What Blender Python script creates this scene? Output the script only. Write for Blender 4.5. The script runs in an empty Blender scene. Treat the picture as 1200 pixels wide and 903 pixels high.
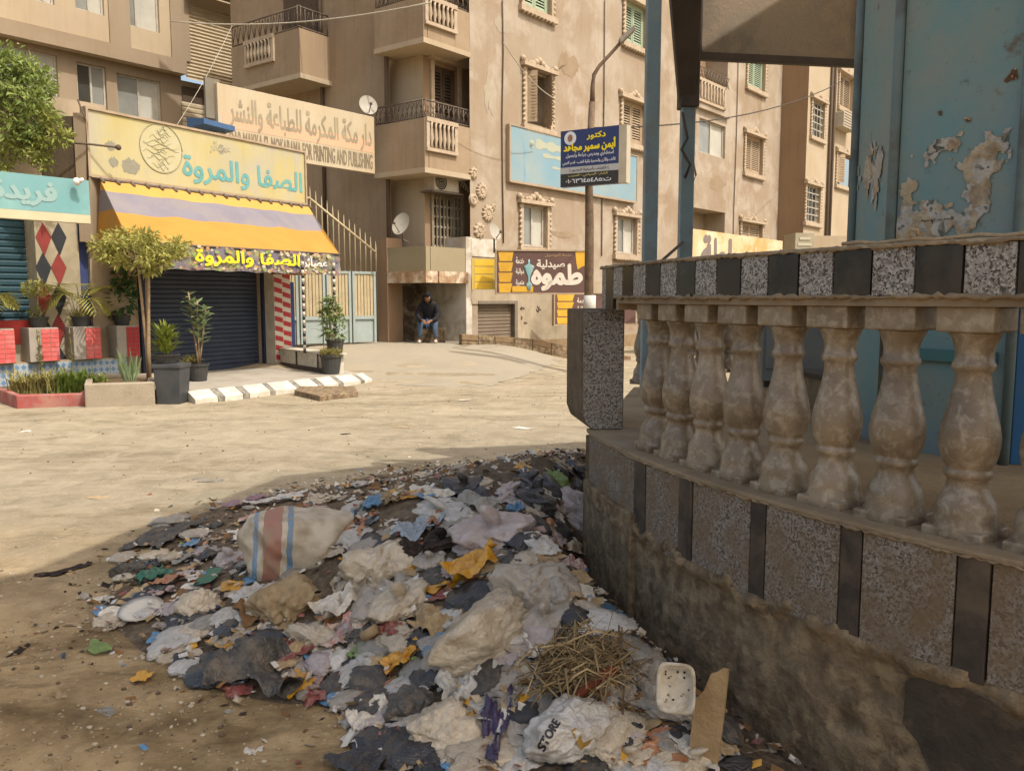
import bpy, bmesh, math, random
import numpy as np
from mathutils import Vector, Matrix, noise as mnoise
R_ = random.Random(7)
SC = bpy.context.scene
COL = SC.collection
PI = math.pi
# ------------------------------------------------------------ camera, sky, sun
F = 960.0; EYE = 1.55; TH = math.atan(101.5/960)
cd = bpy.data.cameras.new('camera'); cd.sensor_width = 36; cd.lens = F/1200*36
cd.clip_start = .05; cd.clip_end = 2000
cam = bpy.data.objects.new('camera', cd); COL.objects.link(cam)
cam.location = (0, 0, EYE); cam.rotation_euler = (PI/2-TH, 0, 0)
SC.camera = cam
SUN_H = Vector((.80, -.60)).normalized(); SUN_EL = math.radians(56)
w = bpy.data.worlds.new('World'); SC.world = w; w.use_nodes = True
nt = w.node_tree
sky = nt.nodes.new('ShaderNodeTexSky'); sky.sky_type = 'NISHITA'; sky.sun_disc = False
sky.sun_elevation = SUN_EL; sky.sun_rotation = math.atan2(SUN_H.x, SUN_H.y)
sky.dust_density = 5.0; sky.air_density = 1.0; sky.altitude = 50
dustmix = nt.nodes.new('ShaderNodeMix'); dustmix.data_type = 'RGBA'; dustmix.blend_type = 'MULTIPLY'; dustmix.inputs['Factor'].default_value = 1
dustmix.inputs[7].default_value = (1, .94, .83, 1)          # dusty desert air takes the blue out of the sky light
nt.links.new(sky.outputs[0], dustmix.inputs[6]); nt.links.new(dustmix.outputs[2], nt.nodes['Background'].inputs[0])
nt.nodes['Background'].inputs[1].default_value = .15
sl = bpy.data.lights.new('sun', 'SUN'); sl.energy = 2.0; sl.angle = math.radians(.6); sl.color = (1, .965, .93)
so = bpy.data.objects.new('sun', sl); COL.objects.link(so)
sd = Vector((SUN_H.x*math.cos(SUN_EL), SUN_H.y*math.cos(SUN_EL), math.sin(SUN_EL)))
so.rotation_euler = sd.to_track_quat('Z', 'Y').to_euler(); so.location = (6, -4, 12)
SC.view_settings.view_transform = 'Standard'; SC.view_settings.look = 'None'
SC.view_settings.exposure = .84; SC.view_settings.gamma = 1
SC.cycles.max_bounces = 5; SC.cycles.diffuse_bounces = 4; SC.cycles.glossy_bounces = 2
SC.cycles.transmission_bounces = 3; SC.cycles.transparent_max_bounces = 6
SC.cycles.caustics_reflective = False; SC.cycles.caustics_refractive = False

# ------------------------------------------------------------ pixel -> world
CT, ST = math.cos(TH), math.sin(TH)
def ray(px, py):
    a = (px-600)/F; b = (451.5-py)/F
    return Vector((a, CT+b*ST, -ST+b*CT))
def gp(px, py, z=0.0):                       # point on the horizontal plane z
    r = ray(px, py); t = (z-EYE)/r.z
    return Vector((r.x*t, r.y*t, z))
def dp(px, py, Y):                           # point at depth Y
    r = ray(px, py); t = Y/r.y
    return Vector((r.x*t, Y, EYE+r.z*t))
class PL:                                    # vertical plane: origin, direction; n looks at the viewer
    def __init__(s, ox, oy, dx, dy):
        s.o = Vector((ox, oy)); s.d = Vector((dx, dy)).normalized(); s.n = Vector((s.d.y, -s.d.x))
    def loc(s, px, py, off=0):
        r = ray(px, py); o = s.o+s.n*off
        t = (o.dot(s.n))/(r.x*s.n.x+r.y*s.n.y)
        p = Vector((r.x*t, r.y*t)); return ((p-o).dot(s.d), EYE+r.z*t)
    def at(s, u, z, off=0):
        p = s.o+s.d*u+s.n*off; return Vector((p.x, p.y, z))
    def rect(s, x0, y0, x1, y1, off=0):      # pixel box -> s0,s1,z0,z1 (y at the middle column / row)
        ym = (y0+y1)/2; xm = (x0+x1)/2
        return s.loc(x0, ym, off)[0], s.loc(x1, ym, off)[0], s.loc(xm, y1, off)[1], s.loc(xm, y0, off)[1]
    def mat(s, u, z, off=0):                 # frame: x along the plane, y up, z to the viewer
        p = s.at(u, z, off)
        return Matrix(((s.d.x, 0, s.n.x, p.x), (s.d.y, 0, s.n.y, p.y), (0, 1, 0, p.z), (0, 0, 0, 1)))

# ------------------------------------------------------------ colours and materials
def H(h, k=1.0):
    v = [int(h[i:i+2], 16)/255 for i in (0, 2, 4)]
    return tuple(((x/12.92 if x <= .04045 else ((x+.055)/1.055)**2.4)*k) for x in v)+(1,)
MATS = {}
def M(name, c, c2=None, sc=3.0, amt=.6, rough=.85, bump=.0, bsc=40., metal=0, c3=None, sc3=.7, amt3=.5, streak=0, spec=.3, rnd=0, trans=0, wr=0, wrs=9., coat=0, objc=True):
    """plain procedural surface: base, second tone by noise, third tone by larger noise, streaks, bump"""
    if name in MATS: return MATS[name]
    m = bpy.data.materials.new(name); m.use_nodes = True; MATS[name] = m
    n = m.node_tree.nodes; L = m.node_tree.links; b = n['Principled BSDF']
    b.inputs['Roughness'].default_value = rough; b.inputs['Metallic'].default_value = metal
    b.inputs['Specular IOR Level'].default_value = spec
    if coat: b.inputs['Coat Weight'].default_value = coat; b.inputs['Coat Roughness'].default_value = .25
    tc = n.new('ShaderNodeTexCoord'); src = tc.outputs['Object']
    if rnd:
        oi = n.new('ShaderNodeObjectInfo'); mp0 = n.new('ShaderNodeVectorMath'); mp0.operation = 'MULTIPLY_ADD'
        cmb = n.new('ShaderNodeCombineXYZ')
        for k in range(3): L.new(oi.outputs['Random'], cmb.inputs[k])
        mp0.inputs[1].default_value = (1, 1, 1); L.new(src, mp0.inputs[0])
        sc_ = n.new('ShaderNodeVectorMath'); sc_.operation = 'SCALE'; sc_.inputs['Scale'].default_value = 37; L.new(cmb.outputs[0], sc_.inputs[0])
        L.new(sc_.outputs[0], mp0.inputs[2]); src = mp0.outputs[0]
    def nz(scale, det=5, rg=.6, vec=None, dist=0):
        t = n.new('ShaderNodeTexNoise'); t.inputs['Scale'].default_value = scale; t.inputs['Detail'].default_value = det
        t.inputs['Roughness'].default_value = rg; t.inputs['Distortion'].default_value = dist; L.new(vec or src, t.inputs['Vector']); return t
    def ramp(s_, lo, hi, top=1.0):
        r = n.new('ShaderNodeMapRange'); r.inputs['From Min'].default_value = lo; r.inputs['From Max'].default_value = hi
        r.inputs['To Max'].default_value = top; L.new(s_, r.inputs['Value']); return r.outputs[0]
    def mix(f_, a, b_):
        x = n.new('ShaderNodeMix'); x.data_type = 'RGBA'
        L.new(f_, x.inputs['Factor'])
        for sck, v in ((6, a), (7, b_)):
            if isinstance(v, tuple): x.inputs[sck].default_value = v
            else: L.new(v, x.inputs[sck])
        return x.outputs[2]
    cur = c
    if c2: cur = mix(ramp(nz(sc).outputs[0], .35, .68, amt), cur, c2)
    if c3: cur = mix(ramp(nz(sc3, 6, .65, dist=.4).outputs[0], .47, .62, amt3), cur, c3)
    if streak:
        mp = n.new('ShaderNodeMapping'); mp.inputs['Scale'].default_value = (5, 5, .35); L.new(src, mp.inputs[0])
        dk = tuple(v*.45 for v in (c2 or c)[:3])+(1,)
        cur = mix(ramp(nz(1.4, 7, .7, mp.outputs[0]).outputs[0], .5, .8, streak), cur, dk)
    if rnd:
        hs = n.new('ShaderNodeHueSaturation'); 
        if isinstance(cur, tuple): hs.inputs['Color'].default_value = cur
        else: L.new(cur, hs.inputs['Color'])
        L.new(ramp(oi.outputs['Random'], -1e-3, 1, 1.0), hs.inputs['Value'])
        r_ = hs.inputs['Value'].links[0].from_node; r_.inputs['To Min'].default_value = 1-rnd; r_.inputs['To Max'].default_value = 1+rnd
        cur = hs.outputs[0]
    if isinstance(cur, tuple): b.inputs['Base Color'].default_value = cur
    else: L.new(cur, b.inputs['Base Color'])
    hs_ = None
    if bump:
        bp = n.new('ShaderNodeBump'); bp.inputs['Strength'].default_value = bump; bp.inputs['Distance'].default_value = .02
        L.new(nz(bsc, 6, .65).outputs[0], bp.inputs['Height']); L.new(bp.outputs[0], b.inputs['Normal']); hs_ = bp
    if wr:
        wn = nz(wrs*.6, 2, .5); va = n.new('ShaderNodeVectorMath'); va.operation = 'MULTIPLY_ADD'; va.inputs[1].default_value = (.25,)*3
        L.new(wn.outputs['Color'], va.inputs[0]); L.new(src, va.inputs[2])
        vo = n.new('ShaderNodeTexVoronoi'); vo.feature = 'DISTANCE_TO_EDGE'; vo.inputs['Scale'].default_value = wrs; L.new(va.outputs[0], vo.inputs['Vector'])
        v2 = n.new('ShaderNodeTexVoronoi'); v2.feature = 'DISTANCE_TO_EDGE'; v2.inputs['Scale'].default_value = wrs*2.7; L.new(va.outputs[0], v2.inputs['Vector'])
        ad = n.new('ShaderNodeMath'); ad.operation = 'MULTIPLY_ADD'; ad.inputs[1].default_value = .5; L.new(v2.outputs[0], ad.inputs[0]); L.new(vo.outputs[0], ad.inputs[2])
        bp = n.new('ShaderNodeBump'); bp.inputs['Strength'].default_value = wr*.8; bp.inputs['Distance'].default_value = .02
        L.new(ad.outputs[0], bp.inputs['Height']); L.new(bp.outputs[0], b.inputs['Normal'])
        if hs_: L.new(hs_.outputs[0], bp.inputs['Normal'])
    if trans:
        tr = n.new('ShaderNodeBsdfTranslucent'); ms = n.new('ShaderNodeMixShader'); ms.inputs[0].default_value = trans
        if isinstance(cur, tuple): tr.inputs[0].default_value = cur
        else: L.new(cur, tr.inputs[0])
        L.new(b.outputs[0], ms.inputs[1]); L.new(tr.outputs[0], ms.inputs[2]); L.new(ms.outputs[0], n['Material Output'].inputs[0])
    return m
def glassy(name, c, rough=.12):
    if name in MATS: return MATS[name]
    m = M(name, c, tuple(v*.6 for v in c[:3])+(1,), sc=1.3, rough=rough, spec=.7); return m

# ------------------------------------------------------------ mesh builder
class MB:
    def __init__(s): s.v = []; s.f = []; s.m = []; s.sm = []
    def add(s, vs, fs, mi=0, sm=False):
        k = len(s.v); s.v.extend([tuple(x) for x in vs]); s.f.extend([tuple(i+k for i in f) for f in fs])
        s.m.extend([mi]*len(fs)); s.sm.extend([sm]*len(fs)); return s
    def hexa(s, c, mi=0):                    # 8 corners: bottom 4 (ccw), top 4
        return s.add(c, [(3, 2, 1, 0), (4, 5, 6, 7), (0, 1, 5, 4), (1, 2, 6, 5), (2, 3, 7, 6), (3, 0, 4, 7)], mi)
    def box(s, x0, y0, z0, x1, y1, z1, mat=None, mi=0):
        c = [Vector(p) for p in ((x0, y0, z0), (x1, y0, z0), (x1, y1, z0), (x0, y1, z0), (x0, y0, z1), (x1, y0, z1), (x1, y1, z1), (x0, y1, z1))]
        if mat: c = [mat @ p for p in c]
        return s.hexa(c, mi)
    def pb(s, pl, s0, s1, z0, z1, o0, o1, mi=0):   # box in plane coordinates, o towards the viewer
        return s.hexa([pl.at(s0, z0, o1), pl.at(s1, z0, o1), pl.at(s1, z0, o0), pl.at(s0, z0, o0),
                       pl.at(s0, z1, o1), pl.at(s1, z1, o1), pl.at(s1, z1, o0), pl.at(s0, z1, o0)], mi)
    def tube(s, pts, r, n=8, mi=0, cap=True, sm=True):
        pts = [Vector(p) for p in pts]; k = len(pts); rr = r if isinstance(r, (list, tuple)) else [r]*k
        vs = []; up = Vector((.13, .21, 1)).normalized()
        for i, p in enumerate(pts):
            t = (pts[min(i+1, k-1)]-pts[max(i-1, 0)]).normalized()
            a = t.cross(up); a = a.normalized() if a.length > 1e-3 else t.orthogonal().normalized(); b = t.cross(a)
            for j in range(n):
                q = 2*PI*j/n; vs.append(p+(a*math.cos(q)+b*math.sin(q))*rr[i])
        fs = [(i*n+j, i*n+(j+1) % n, (i+1)*n+(j+1) % n, (i+1)*n+j) for i in range(k-1) for j in range(n)]
        if cap: fs += [tuple(range(n))[::-1], tuple((k-1)*n+j for j in range(n))]
        return s.add(vs, fs, mi, sm)
    def lathe(s, prof, n=20, mat=None, mi=0, sm=True, sq=None):   # prof: (r, z) upward
        vs = []
        for (r, z) in prof:
            for j in range(n):
                q = 2*PI*(j+.5)/n; p = Vector((r*math.cos(q), r*math.sin(q), z)); vs.append(mat @ p if mat else p)
        fs = [(i*n+j, i*n+(j+1) % n, (i+1)*n+(j+1) % n, (i+1)*n+j) for i in range(len(prof)-1) for j in range(n)]
        fs += [tuple(range(n))[::-1], tuple((len(prof)-1)*n+j for j in range(n))]
        return s.add(vs, fs, mi, sm)
    def ball(s, c, r, nu=8, nv=5, mi=0, sx=1, sy=1, sz=1):
        vs = [(c[0], c[1], c[2]-r*sz)]
        for i in range(1, nv):
            a = -PI/2+PI*i/nv
            for j in range(nu):
                q = 2*PI*j/nu; vs.append((c[0]+r*sx*math.cos(a)*math.cos(q), c[1]+r*sy*math.cos(a)*math.sin(q), c[2]+r*sz*math.sin(a)))
        vs.append((c[0], c[1], c[2]+r*sz)); t = len(vs)-1
        fs = [(0, 1+(j+1) % nu, 1+j) for j in range(nu)]
        fs += [(1+i*nu+j, 1+i*nu+(j+1) % nu, 1+(i+1)*nu+(j+1) % nu, 1+(i+1)*nu+j) for i in range(nv-2) for j in range(nu)]
        fs += [(t, 1+(nv-2)*nu+j, 1+(nv-2)*nu+(j+1) % nu) for j in range(nu)]
        return s.add(vs, fs, mi, True)
    def quad(s, a, b, c, d, mi=0): return s.add([a, b, c, d], [(0, 1, 2, 3)], mi)
    def build(s, name, mat, parent=None, bev=0, **kw):
        me = bpy.data.meshes.new(name); me.from_pydata([tuple(v) for v in s.v], [], s.f)
        for m_ in (mat if isinstance(mat, (list, tuple)) else [mat]): me.materials.append(m_)
        me.polygons.foreach_set('material_index', s.m); me.polygons.foreach_set('use_smooth', s.sm); me.update()
        o = bpy.data.objects.new(name, me); COL.objects.link(o)
        if parent: o.parent = parent; o.matrix_parent_inverse = Matrix.Translation(-parent.location) if parent.type == 'EMPTY' else Matrix()
        if bev:
            md = o.modifiers.new('bevel', 'BEVEL'); md.width = bev; md.segments = 2; md.limit_method = 'ANGLE'
        tag(o, **kw); return o
def tag(o, label=None, cat=None, group=None, kind=None):
    if label: o['label'] = label
    if cat: o['category'] = cat
    if group: o['group'] = group
    if kind: o['kind'] = kind
    return o
def thing(name, label, cat, loc=(0, 0, 0), group=None):
    o = bpy.data.objects.new(name, None); COL.objects.link(o); o.location = loc; o.empty_display_size = .2
    return tag(o, label, cat, group)
def kids(o): return [c for c in COL.objects if c.parent == o]
def wall_holes(mb, pl, s0, s1, z0, z1, holes, off=0, depth=.2, mi=0, mj=None):
    """flat wall with rectangular openings and their reveals"""
    S = sorted({s0, s1, *[h[0] for h in holes], *[h[1] for h in holes]}); S = [x for x in S if s0 <= x <= s1]
    Z = sorted({z0, z1, *[h[2] for h in holes], *[h[3] for h in holes]}); Z = [x for x in Z if z0 <= x <= z1]
    for i in range(len(S)-1):
        for j in range(len(Z)-1):
            cs, cz = (S[i]+S[i+1])/2, (Z[j]+Z[j+1])/2
            if any(h[0] < cs < h[1] and h[2] < cz < h[3] for h in holes): continue
            mb.quad(pl.at(S[i], Z[j], off), pl.at(S[i+1], Z[j], off), pl.at(S[i+1], Z[j+1], off), pl.at(S[i], Z[j+1], off), mi)
    for h in holes:
        a, b, c, d = h[:4]; q = mi if mj is None else mj; o2 = off-depth
        for (p, r) in (((a, c), (a, d)), ((a, d), (b, d)), ((b, d), (b, c)), ((b, c), (a, c))):
            mb.quad(pl.at(p[0], p[1], off), pl.at(r[0], r[1], off), pl.at(r[0], r[1], o2), pl.at(p[0], p[1], o2), q)

# ------------------------------------------------------------ lettering (joined Arabic forms, right to left)
_AR = dict(zip('آأؤإئابةتثجحخدذرزسشصضطظعغفقكلمنهوىي',
    [0xFE81, 0xFE83, 0xFE85, 0xFE87, 0xFE89, 0xFE8D, 0xFE8F, 0xFE93, 0xFE95, 0xFE99, 0xFE9D, 0xFEA1, 0xFEA5, 0xFEA9, 0xFEAB, 0xFEAD, 0xFEAF,
     0xFEB1, 0xFEB5, 0xFEB9, 0xFEBD, 0xFEC1, 0xFEC5, 0xFEC9, 0xFECD, 0xFED1, 0xFED5, 0xFED9, 0xFEDD, 0xFEE1, 0xFEE5, 0xFEE9, 0xFEED, 0xFEEF, 0xFEF1]))
_TWO = set('آأؤإادذرزوىة')
def shape(t):
    out = []
    isl = lambda c: c in _AR
    i = 0; prev = False                       # prev: previous letter joins forward
    while i < len(t):
        c = t[i]
        if not isl(c): out.append(c); prev = False; i += 1; continue
        if c == 'ل' and i+1 < len(t) and t[i+1] in 'اأ':
            base = 0xFEFB if t[i+1] == 'ا' else 0xFEF7; out.append(chr(base+(1 if prev else 0))); prev = False; i += 2; continue
        nxt = i+1 < len(t) and isl(t[i+1]) and c not in _TWO
        f = (3 if nxt else 1) if prev else (2 if nxt else 0)
        out.append(chr(_AR[c]+f)); prev = c not in _TWO; i += 1
    # right to left, but digits keep their order
    vis = ''.join(out)[::-1]; res = ''; run = ''
    for ch in vis:
        if '٠' <= ch <= '٩': run = ch+run
        else: res += run+ch; run = ''
    return res+run
_GL = {}
def glyph(ch, wt):
    fin = ch in '\uFE94\uFEEA'; wt = .02 if fin else .011
    if (ch, wt) in _GL: return _GL[(ch, wt)]
    def mk(s_):
        c = bpy.data.curves.new('t', 'FONT'); c.body = s_; c.resolution_u = 12 if fin else 3; c.offset = wt
        o = bpy.data.objects.new('t', c); COL.objects.link(o); bpy.context.view_layer.update()
        me = bpy.data.meshes.new_from_object(o.evaluated_get(bpy.context.evaluated_depsgraph_get()))
        v = [tuple(x.co) for x in me.vertices]; f = [tuple(p.vertices) for p in me.polygons]
        bpy.data.objects.remove(o); bpy.data.curves.remove(c); bpy.data.meshes.remove(me); return v, f
    v, f = mk(ch) if ch != ' ' else ([], [])
    a, _ = mk(ch+'l'); b, _ = mk('l')
    adv = max(x[0] for x in a)-max(x[0] for x in b)
    _GL[(ch, wt)] = (v, f, adv); return _GL[(ch, wt)]
def lettering(text, wt=0.0, arabic=True):
    t = shape(text) if arabic else text
    V = []; Fc = []; x = 0
    for i, ch in enumerate(t):
        v, f, adv = glyph(ch, wt); k = len(V)
        V += [(p[0]+x, p[1], (i % 2)*.004) for p in v]; Fc += [tuple(j+k for j in q) for q in f]; x += adv
    return V, Fc
def put_text(mb, text, pl, s0, s1, z0, z1, off, wt=0.0, arabic=True, mi=0, slant=0):
    V, Fc = lettering(text, 0.0, arabic)
    xs = [v[0] for v in V]; ys = [v[1] for v in V]; x0, x1, y0, y1 = min(xs), max(xs), min(ys), max(ys)
    b = wt*.9*(z1-z0)
    for q, (dx, dz) in enumerate(((0, 0), (b, 0), (-b, 0), (0, b), (0, -b), (b*.7, b*.7), (-b*.7, -b*.7)) if b > 0 else ((0, 0),)):
        mb.add([pl.at(s0+(v[0]-x0)/(x1-x0)*(s1-s0)+dx, z0+(v[1]-y0)/(y1-y0)*(z1-z0)+dz, off+v[2]*.3+q*.0002) for v in V], Fc, mi)
def smooth(a, b, x): 
    t = max(0, min(1, (x-a)/(b-a))); return t*t*(3-2*t)
def nz3(x, y, z=0, s=1): return mnoise.noise(Vector((x*s, y*s, z)))
# ------------------------------------------------------------ shared materials
def granite(name, dirt=.2, dk=1.0):
    m = bpy.data.materials.new(name); m.use_nodes = True; n = m.node_tree.nodes; L = m.node_tree.links; b = n['Principled BSDF']
    tc = n.new('ShaderNodeTexCoord'); vo = n.new('ShaderNodeTexVoronoi'); vo.inputs['Scale'].default_value = 160; vo.inputs['Randomness'].default_value = 1
    nz = n.new('ShaderNodeTexNoise'); nz.inputs['Scale'].default_value = 60; va = n.new('ShaderNodeVectorMath'); va.operation = 'MULTIPLY_ADD'; va.inputs[1].default_value = (.02,)*3
    L.new(tc.outputs['Object'], nz.inputs['Vector']); L.new(nz.outputs['Color'], va.inputs[0]); L.new(tc.outputs['Object'], va.inputs[2]); L.new(va.outputs[0], vo.inputs['Vector'])
    sp = n.new('ShaderNodeSeparateColor'); L.new(vo.outputs['Color'], sp.inputs[0])
    r = n.new('ShaderNodeValToRGB'); r.color_ramp.interpolation = 'CONSTANT'; e = r.color_ramp.elements
    e[0].position = 0; e[0].color = (.035*dk, .034*dk, .033*dk, 1); e[1].position = .24; e[1].color = (.17*dk, .165*dk, .155*dk, 1)
    for p_, c_ in ((.42, .34), (.72, .46), (.9, .25)):
        x = e.new(p_); x.color = (c_*dk, c_*.97*dk, c_*.91*dk, 1)
    L.new(sp.outputs[0], r.inputs[0])
    d = n.new('ShaderNodeTexNoise'); d.inputs['Scale'].default_value = 8; d.inputs['Detail'].default_value = 8; d.inputs['Roughness'].default_value = .7; L.new(tc.outputs['Object'], d.inputs['Vector'])
    mr = n.new('ShaderNodeMapRange'); mr.inputs['From Min'].default_value = .38; mr.inputs['From Max'].default_value = .66; mr.inputs['To Min'].default_value = dirt*.45; mr.inputs['To Max'].default_value = min(1, dirt*1.6)
    L.new(d.outputs[0], mr.inputs['Value']); mx = n.new('ShaderNodeMix'); mx.data_type = 'RGBA'; L.new(mr.outputs[0], mx.inputs['Factor'])
    L.new(r.outputs[0], mx.inputs[6]); mx.inputs[7].default_value = H('6e5c45'); L.new(mx.outputs[2], b.inputs['Base Color'])
    b.inputs['Roughness'].default_value = .45+.3*dirt; MATS[name] = m; return m
GRAN = granite('speckled_granite', .22); GRAND = granite('dirty_granite', .85, .8); GRANP = granite('pillar_granite', .25, .75)
BLK = M('black_polished_tile', H('1d1b1a'), H('3b3632'), sc=9, rough=.22, spec=.5, c3=H('5a5044'), sc3=5, amt3=.25)
BLKD = M('dusty_black_strip', H('383330'), H('574d43'), sc=12, rough=.5, c3=H('6b5d4b'), sc3=6, amt3=.5)
CEM = M('dirty_cement', H('8a775d'), H('5a4b39'), sc=9, amt=1, rough=.95, bump=1, bsc=26, c3=H('a38e6e'), sc3=12, amt3=.75, streak=.5)
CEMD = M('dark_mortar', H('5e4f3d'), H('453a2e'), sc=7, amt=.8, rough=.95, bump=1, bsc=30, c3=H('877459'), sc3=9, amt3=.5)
LEDGE = M('worn_ledge_cement', H('8f7e66'), H('6c5c48'), sc=5, rough=.85, bump=.4, bsc=35, c3=H('a49276'), sc3=3, amt3=.5)
BAL = M('painted_baluster', H('8f7e67'), H('6a5a46'), sc=4, amt=.9, rough=.36, bump=.18, bsc=22, c3=H('ddd3bd'), sc3=26, amt3=.22, spec=.5, rnd=.1, streak=.2)
GROUT = M('grout', H('7c6d58'), H('5c4f3f'), sc=20, rough=.95, bump=.5)
SAND = M('sandy_dirt', H('b39873'), H('98805f'), sc=1.1, amt=.6, rough=1, bump=.65, bsc=14, c3=H('8a7356'), sc3=.38, amt3=.55, spec=.1)
# ground: ruts, gravel colour patches on top of the sand
def ground_mat():
    m = bpy.data.materials.new('packed_dirt_road'); m.use_nodes = True; n = m.node_tree.nodes; L = m.node_tree.links; b = n['Principled BSDF']
    tc = n.new('ShaderNodeTexCoord'); b.inputs['Roughness'].default_value = 1; b.inputs['Specular IOR Level'].default_value = .1
    def nz(scale, det=6, rg=.6, sx=1, sy=1, rot=0, dist=0):
        mp = n.new('ShaderNodeMapping'); mp.inputs['Scale'].default_value = (sx, sy, 1); mp.inputs['Rotation'].default_value = (0, 0, rot); L.new(tc.outputs['Object'], mp.inputs[0])
        t = n.new('ShaderNodeTexNoise'); t.inputs['Scale'].default_value = scale; t.inputs['Detail'].default_value = det; t.inputs['Roughness'].default_value = rg; t.inputs['Distortion'].default_value = dist
        L.new(mp.outputs[0], t.inputs['Vector']); return t.outputs[0]
    def mr(s_, a, c_, lo=0., hi=1.):
        r = n.new('ShaderNodeMapRange'); r.inputs['From Min'].default_value = a; r.inputs['From Max'].default_value = c_; r.inputs['To Min'].default_value = lo; r.inputs['To Max'].default_value = hi
        L.new(s_, r.inputs['Value']); return r.outputs[0]
    def mix(f_, a, c_, t='MIX'):
        x = n.new('ShaderNodeMix'); x.data_type = 'RGBA'; x.blend_type = t
        if isinstance(f_, float): x.inputs['Factor'].default_value = f_
        else: L.new(f_, x.inputs['Factor'])
        for k, v in ((6, a), (7, c_)):
            if isinstance(v, tuple): x.inputs[k].default_value = v
            else: L.new(v, x.inputs[k])
        return x.outputs[2]
    c = mix(mr(nz(.5, 7, .62), .38, .62), H('9d927b'), H('8d826b'))
    c = mix(mr(nz(.9, 6, .65, .35, 1.3, .35, .6), .5, .68, 0, .7), c, H('766b56'))       # long darker drag marks
    c = mix(mr(nz(.33, 5, .6, .5, 1.2, -.2, .4), .56, .7, 0, .6), c, H('a89d88'))          # pale dusty sheets
    c = mix(mr(nz(6, 8, .7), .55, .72, 0, .55), c, H('7d6d54'))
    c = mix(mr(nz(1.1, 6, .6, .10, 2.4, .12, .5), .55, .66, 0, .6), c, H('776a52')); c = mix(mr(nz(.9, 6, .6, .10, 1.9, -.25, .5), .57, .67, 0, .5), c, H('7d7057'))
    # trodden soil round the heap, tone lifted against the canopy shade, with damp patches
    sx = n.new('ShaderNodeSeparateXYZ'); L.new(tc.outputs['Object'], sx.inputs[0])
    ad = n.new('ShaderNodeMath'); ad.operation = 'MULTIPLY_ADD'; ad.inputs[1].default_value = 2.2; L.new(nz(.8, 6, .6), ad.inputs[0]); L.new(sx.outputs['Y'], ad.inputs[2])
    near = mr(ad.outputs[0], 7.3, 4.6)
    c = mix(mr(nz(2.6, 9, .72, 1, 1, 0, .8), .42, .62, 0, .5), c, H('b5a68c')); c = mix(mr(nz(1.7, 9, .7, .5, 1.6, .15, 1.2), .52, .68, 0, .55), c, H('75674f'))
    c = mix(near, c, mix(mr(nz(2.2, 8, .68), .4, .62), H('b39b75'), H('7c6748')))
    wet = nz(1.5, 8, .66, .5, 1.9, .55, .9); w2 = n.new('ShaderNodeMath'); w2.operation = 'MULTIPLY'; L.new(mr(wet, .53, .66, 0, .8), w2.inputs[0]); L.new(near, w2.inputs[1])
    c = mix(w2.outputs[0], c, H('5a4a36'))
    vo = n.new('ShaderNodeTexVoronoi'); vo.inputs['Scale'].default_value = 42; L.new(tc.outputs['Object'], vo.inputs['Vector'])
    sp = n.new('ShaderNodeSeparateColor'); L.new(vo.outputs['Color'], sp.inputs[0])
    dt = n.new('ShaderNodeMath'); dt.operation = 'LESS_THAN'; dt.inputs[1].default_value = .28; L.new(vo.outputs['Distance'], dt.inputs[0])
    g = n.new('ShaderNodeMath'); g.operation = 'GREATER_THAN'; g.inputs[1].default_value = .83; L.new(sp.outputs[0], g.inputs[0])
    mm = n.new('ShaderNodeMath'); mm.operation = 'MULTIPLY'; L.new(dt.outputs[0], mm.inputs[0]); L.new(g.outputs[0], mm.inputs[1])
    m2 = n.new('ShaderNodeMath'); m2.operation = 'MULTIPLY'; m2.inputs[1].default_value = .55; L.new(mm.outputs[0], m2.inputs[0])
    c = mix(m2.outputs[0], c, H('b8a98f'))
    L.new(c, b.inputs['Base Color'])
    bp = n.new('ShaderNodeBump'); bp.inputs['Strength'].default_value = .8; bp.inputs['Distance'].default_value = .05
    a1 = n.new('ShaderNodeMath'); a1.operation = 'MULTIPLY_ADD'; a1.inputs[1].default_value = .35; L.new(nz(28, 7, .7), a1.inputs[0]); L.new(nz(4.5, 8, .6), a1.inputs[2])
    L.new(a1.outputs[0], bp.inputs['Height']); L.new(bp.outputs[0], b.inputs['Normal'])
    return m
# ------------------------------------------------------------ ground
def rise(x, y): return .46*smooth(14.5, 20, y)*(1-smooth(-.6, 2.0, x))
def gz(x, y):
    k = 1-smooth(14, 22, y)
    near = 1-smooth(5, 9, y)
    return rise(x, y)+k*(.02*nz3(x, y, 0, .6)+.012*nz3(x, y, 3, 1.7)) + (.008*max(0, nz3(x*.35+y*.15, y*1.7, 41, .9))+.010*nz3(x*.6, y*2.2, 17, 1.1))*k + near*(.013*nz3(x, y, 5, 5)+.012*nz3(x, y, 8, 2.4)) - .012
def axis(lo, fa, fb, hi, st):
    a = list(np.arange(fa, fb, st)); g = st
    r = a[-1]
    while r < hi: g *= 1.13; r += g; a.append(r)
    g = st; l = a[0]; pre = []
    while l > lo: g *= 1.13; l -= g; pre.append(l)
    return pre[::-1]+a
gxs = axis(-260, -3.6, 2.0, 260, .045); gys = axis(-60, 2.2, 8.6, 420, .045)
g = MB(); W = len(gxs)
g.v = [(x, y, gz(x, y)) for y in gys for x in gxs]
g.f = [(j*W+i, j*W+i+1, (j+1)*W+i+1, (j+1)*W+i) for j in range(len(gys)-1) for i in range(W-1)]
g.m = [0]*len(g.f); g.sm = [True]*len(g.f)
g.build('ground', ground_mat(), kind='structure')
def onground(px, py):
    z = 0
    for _ in range(6): p = gp(px, py, z); z = gz(p.x, p.y)
    return Vector((p.x, p.y, z))
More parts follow.
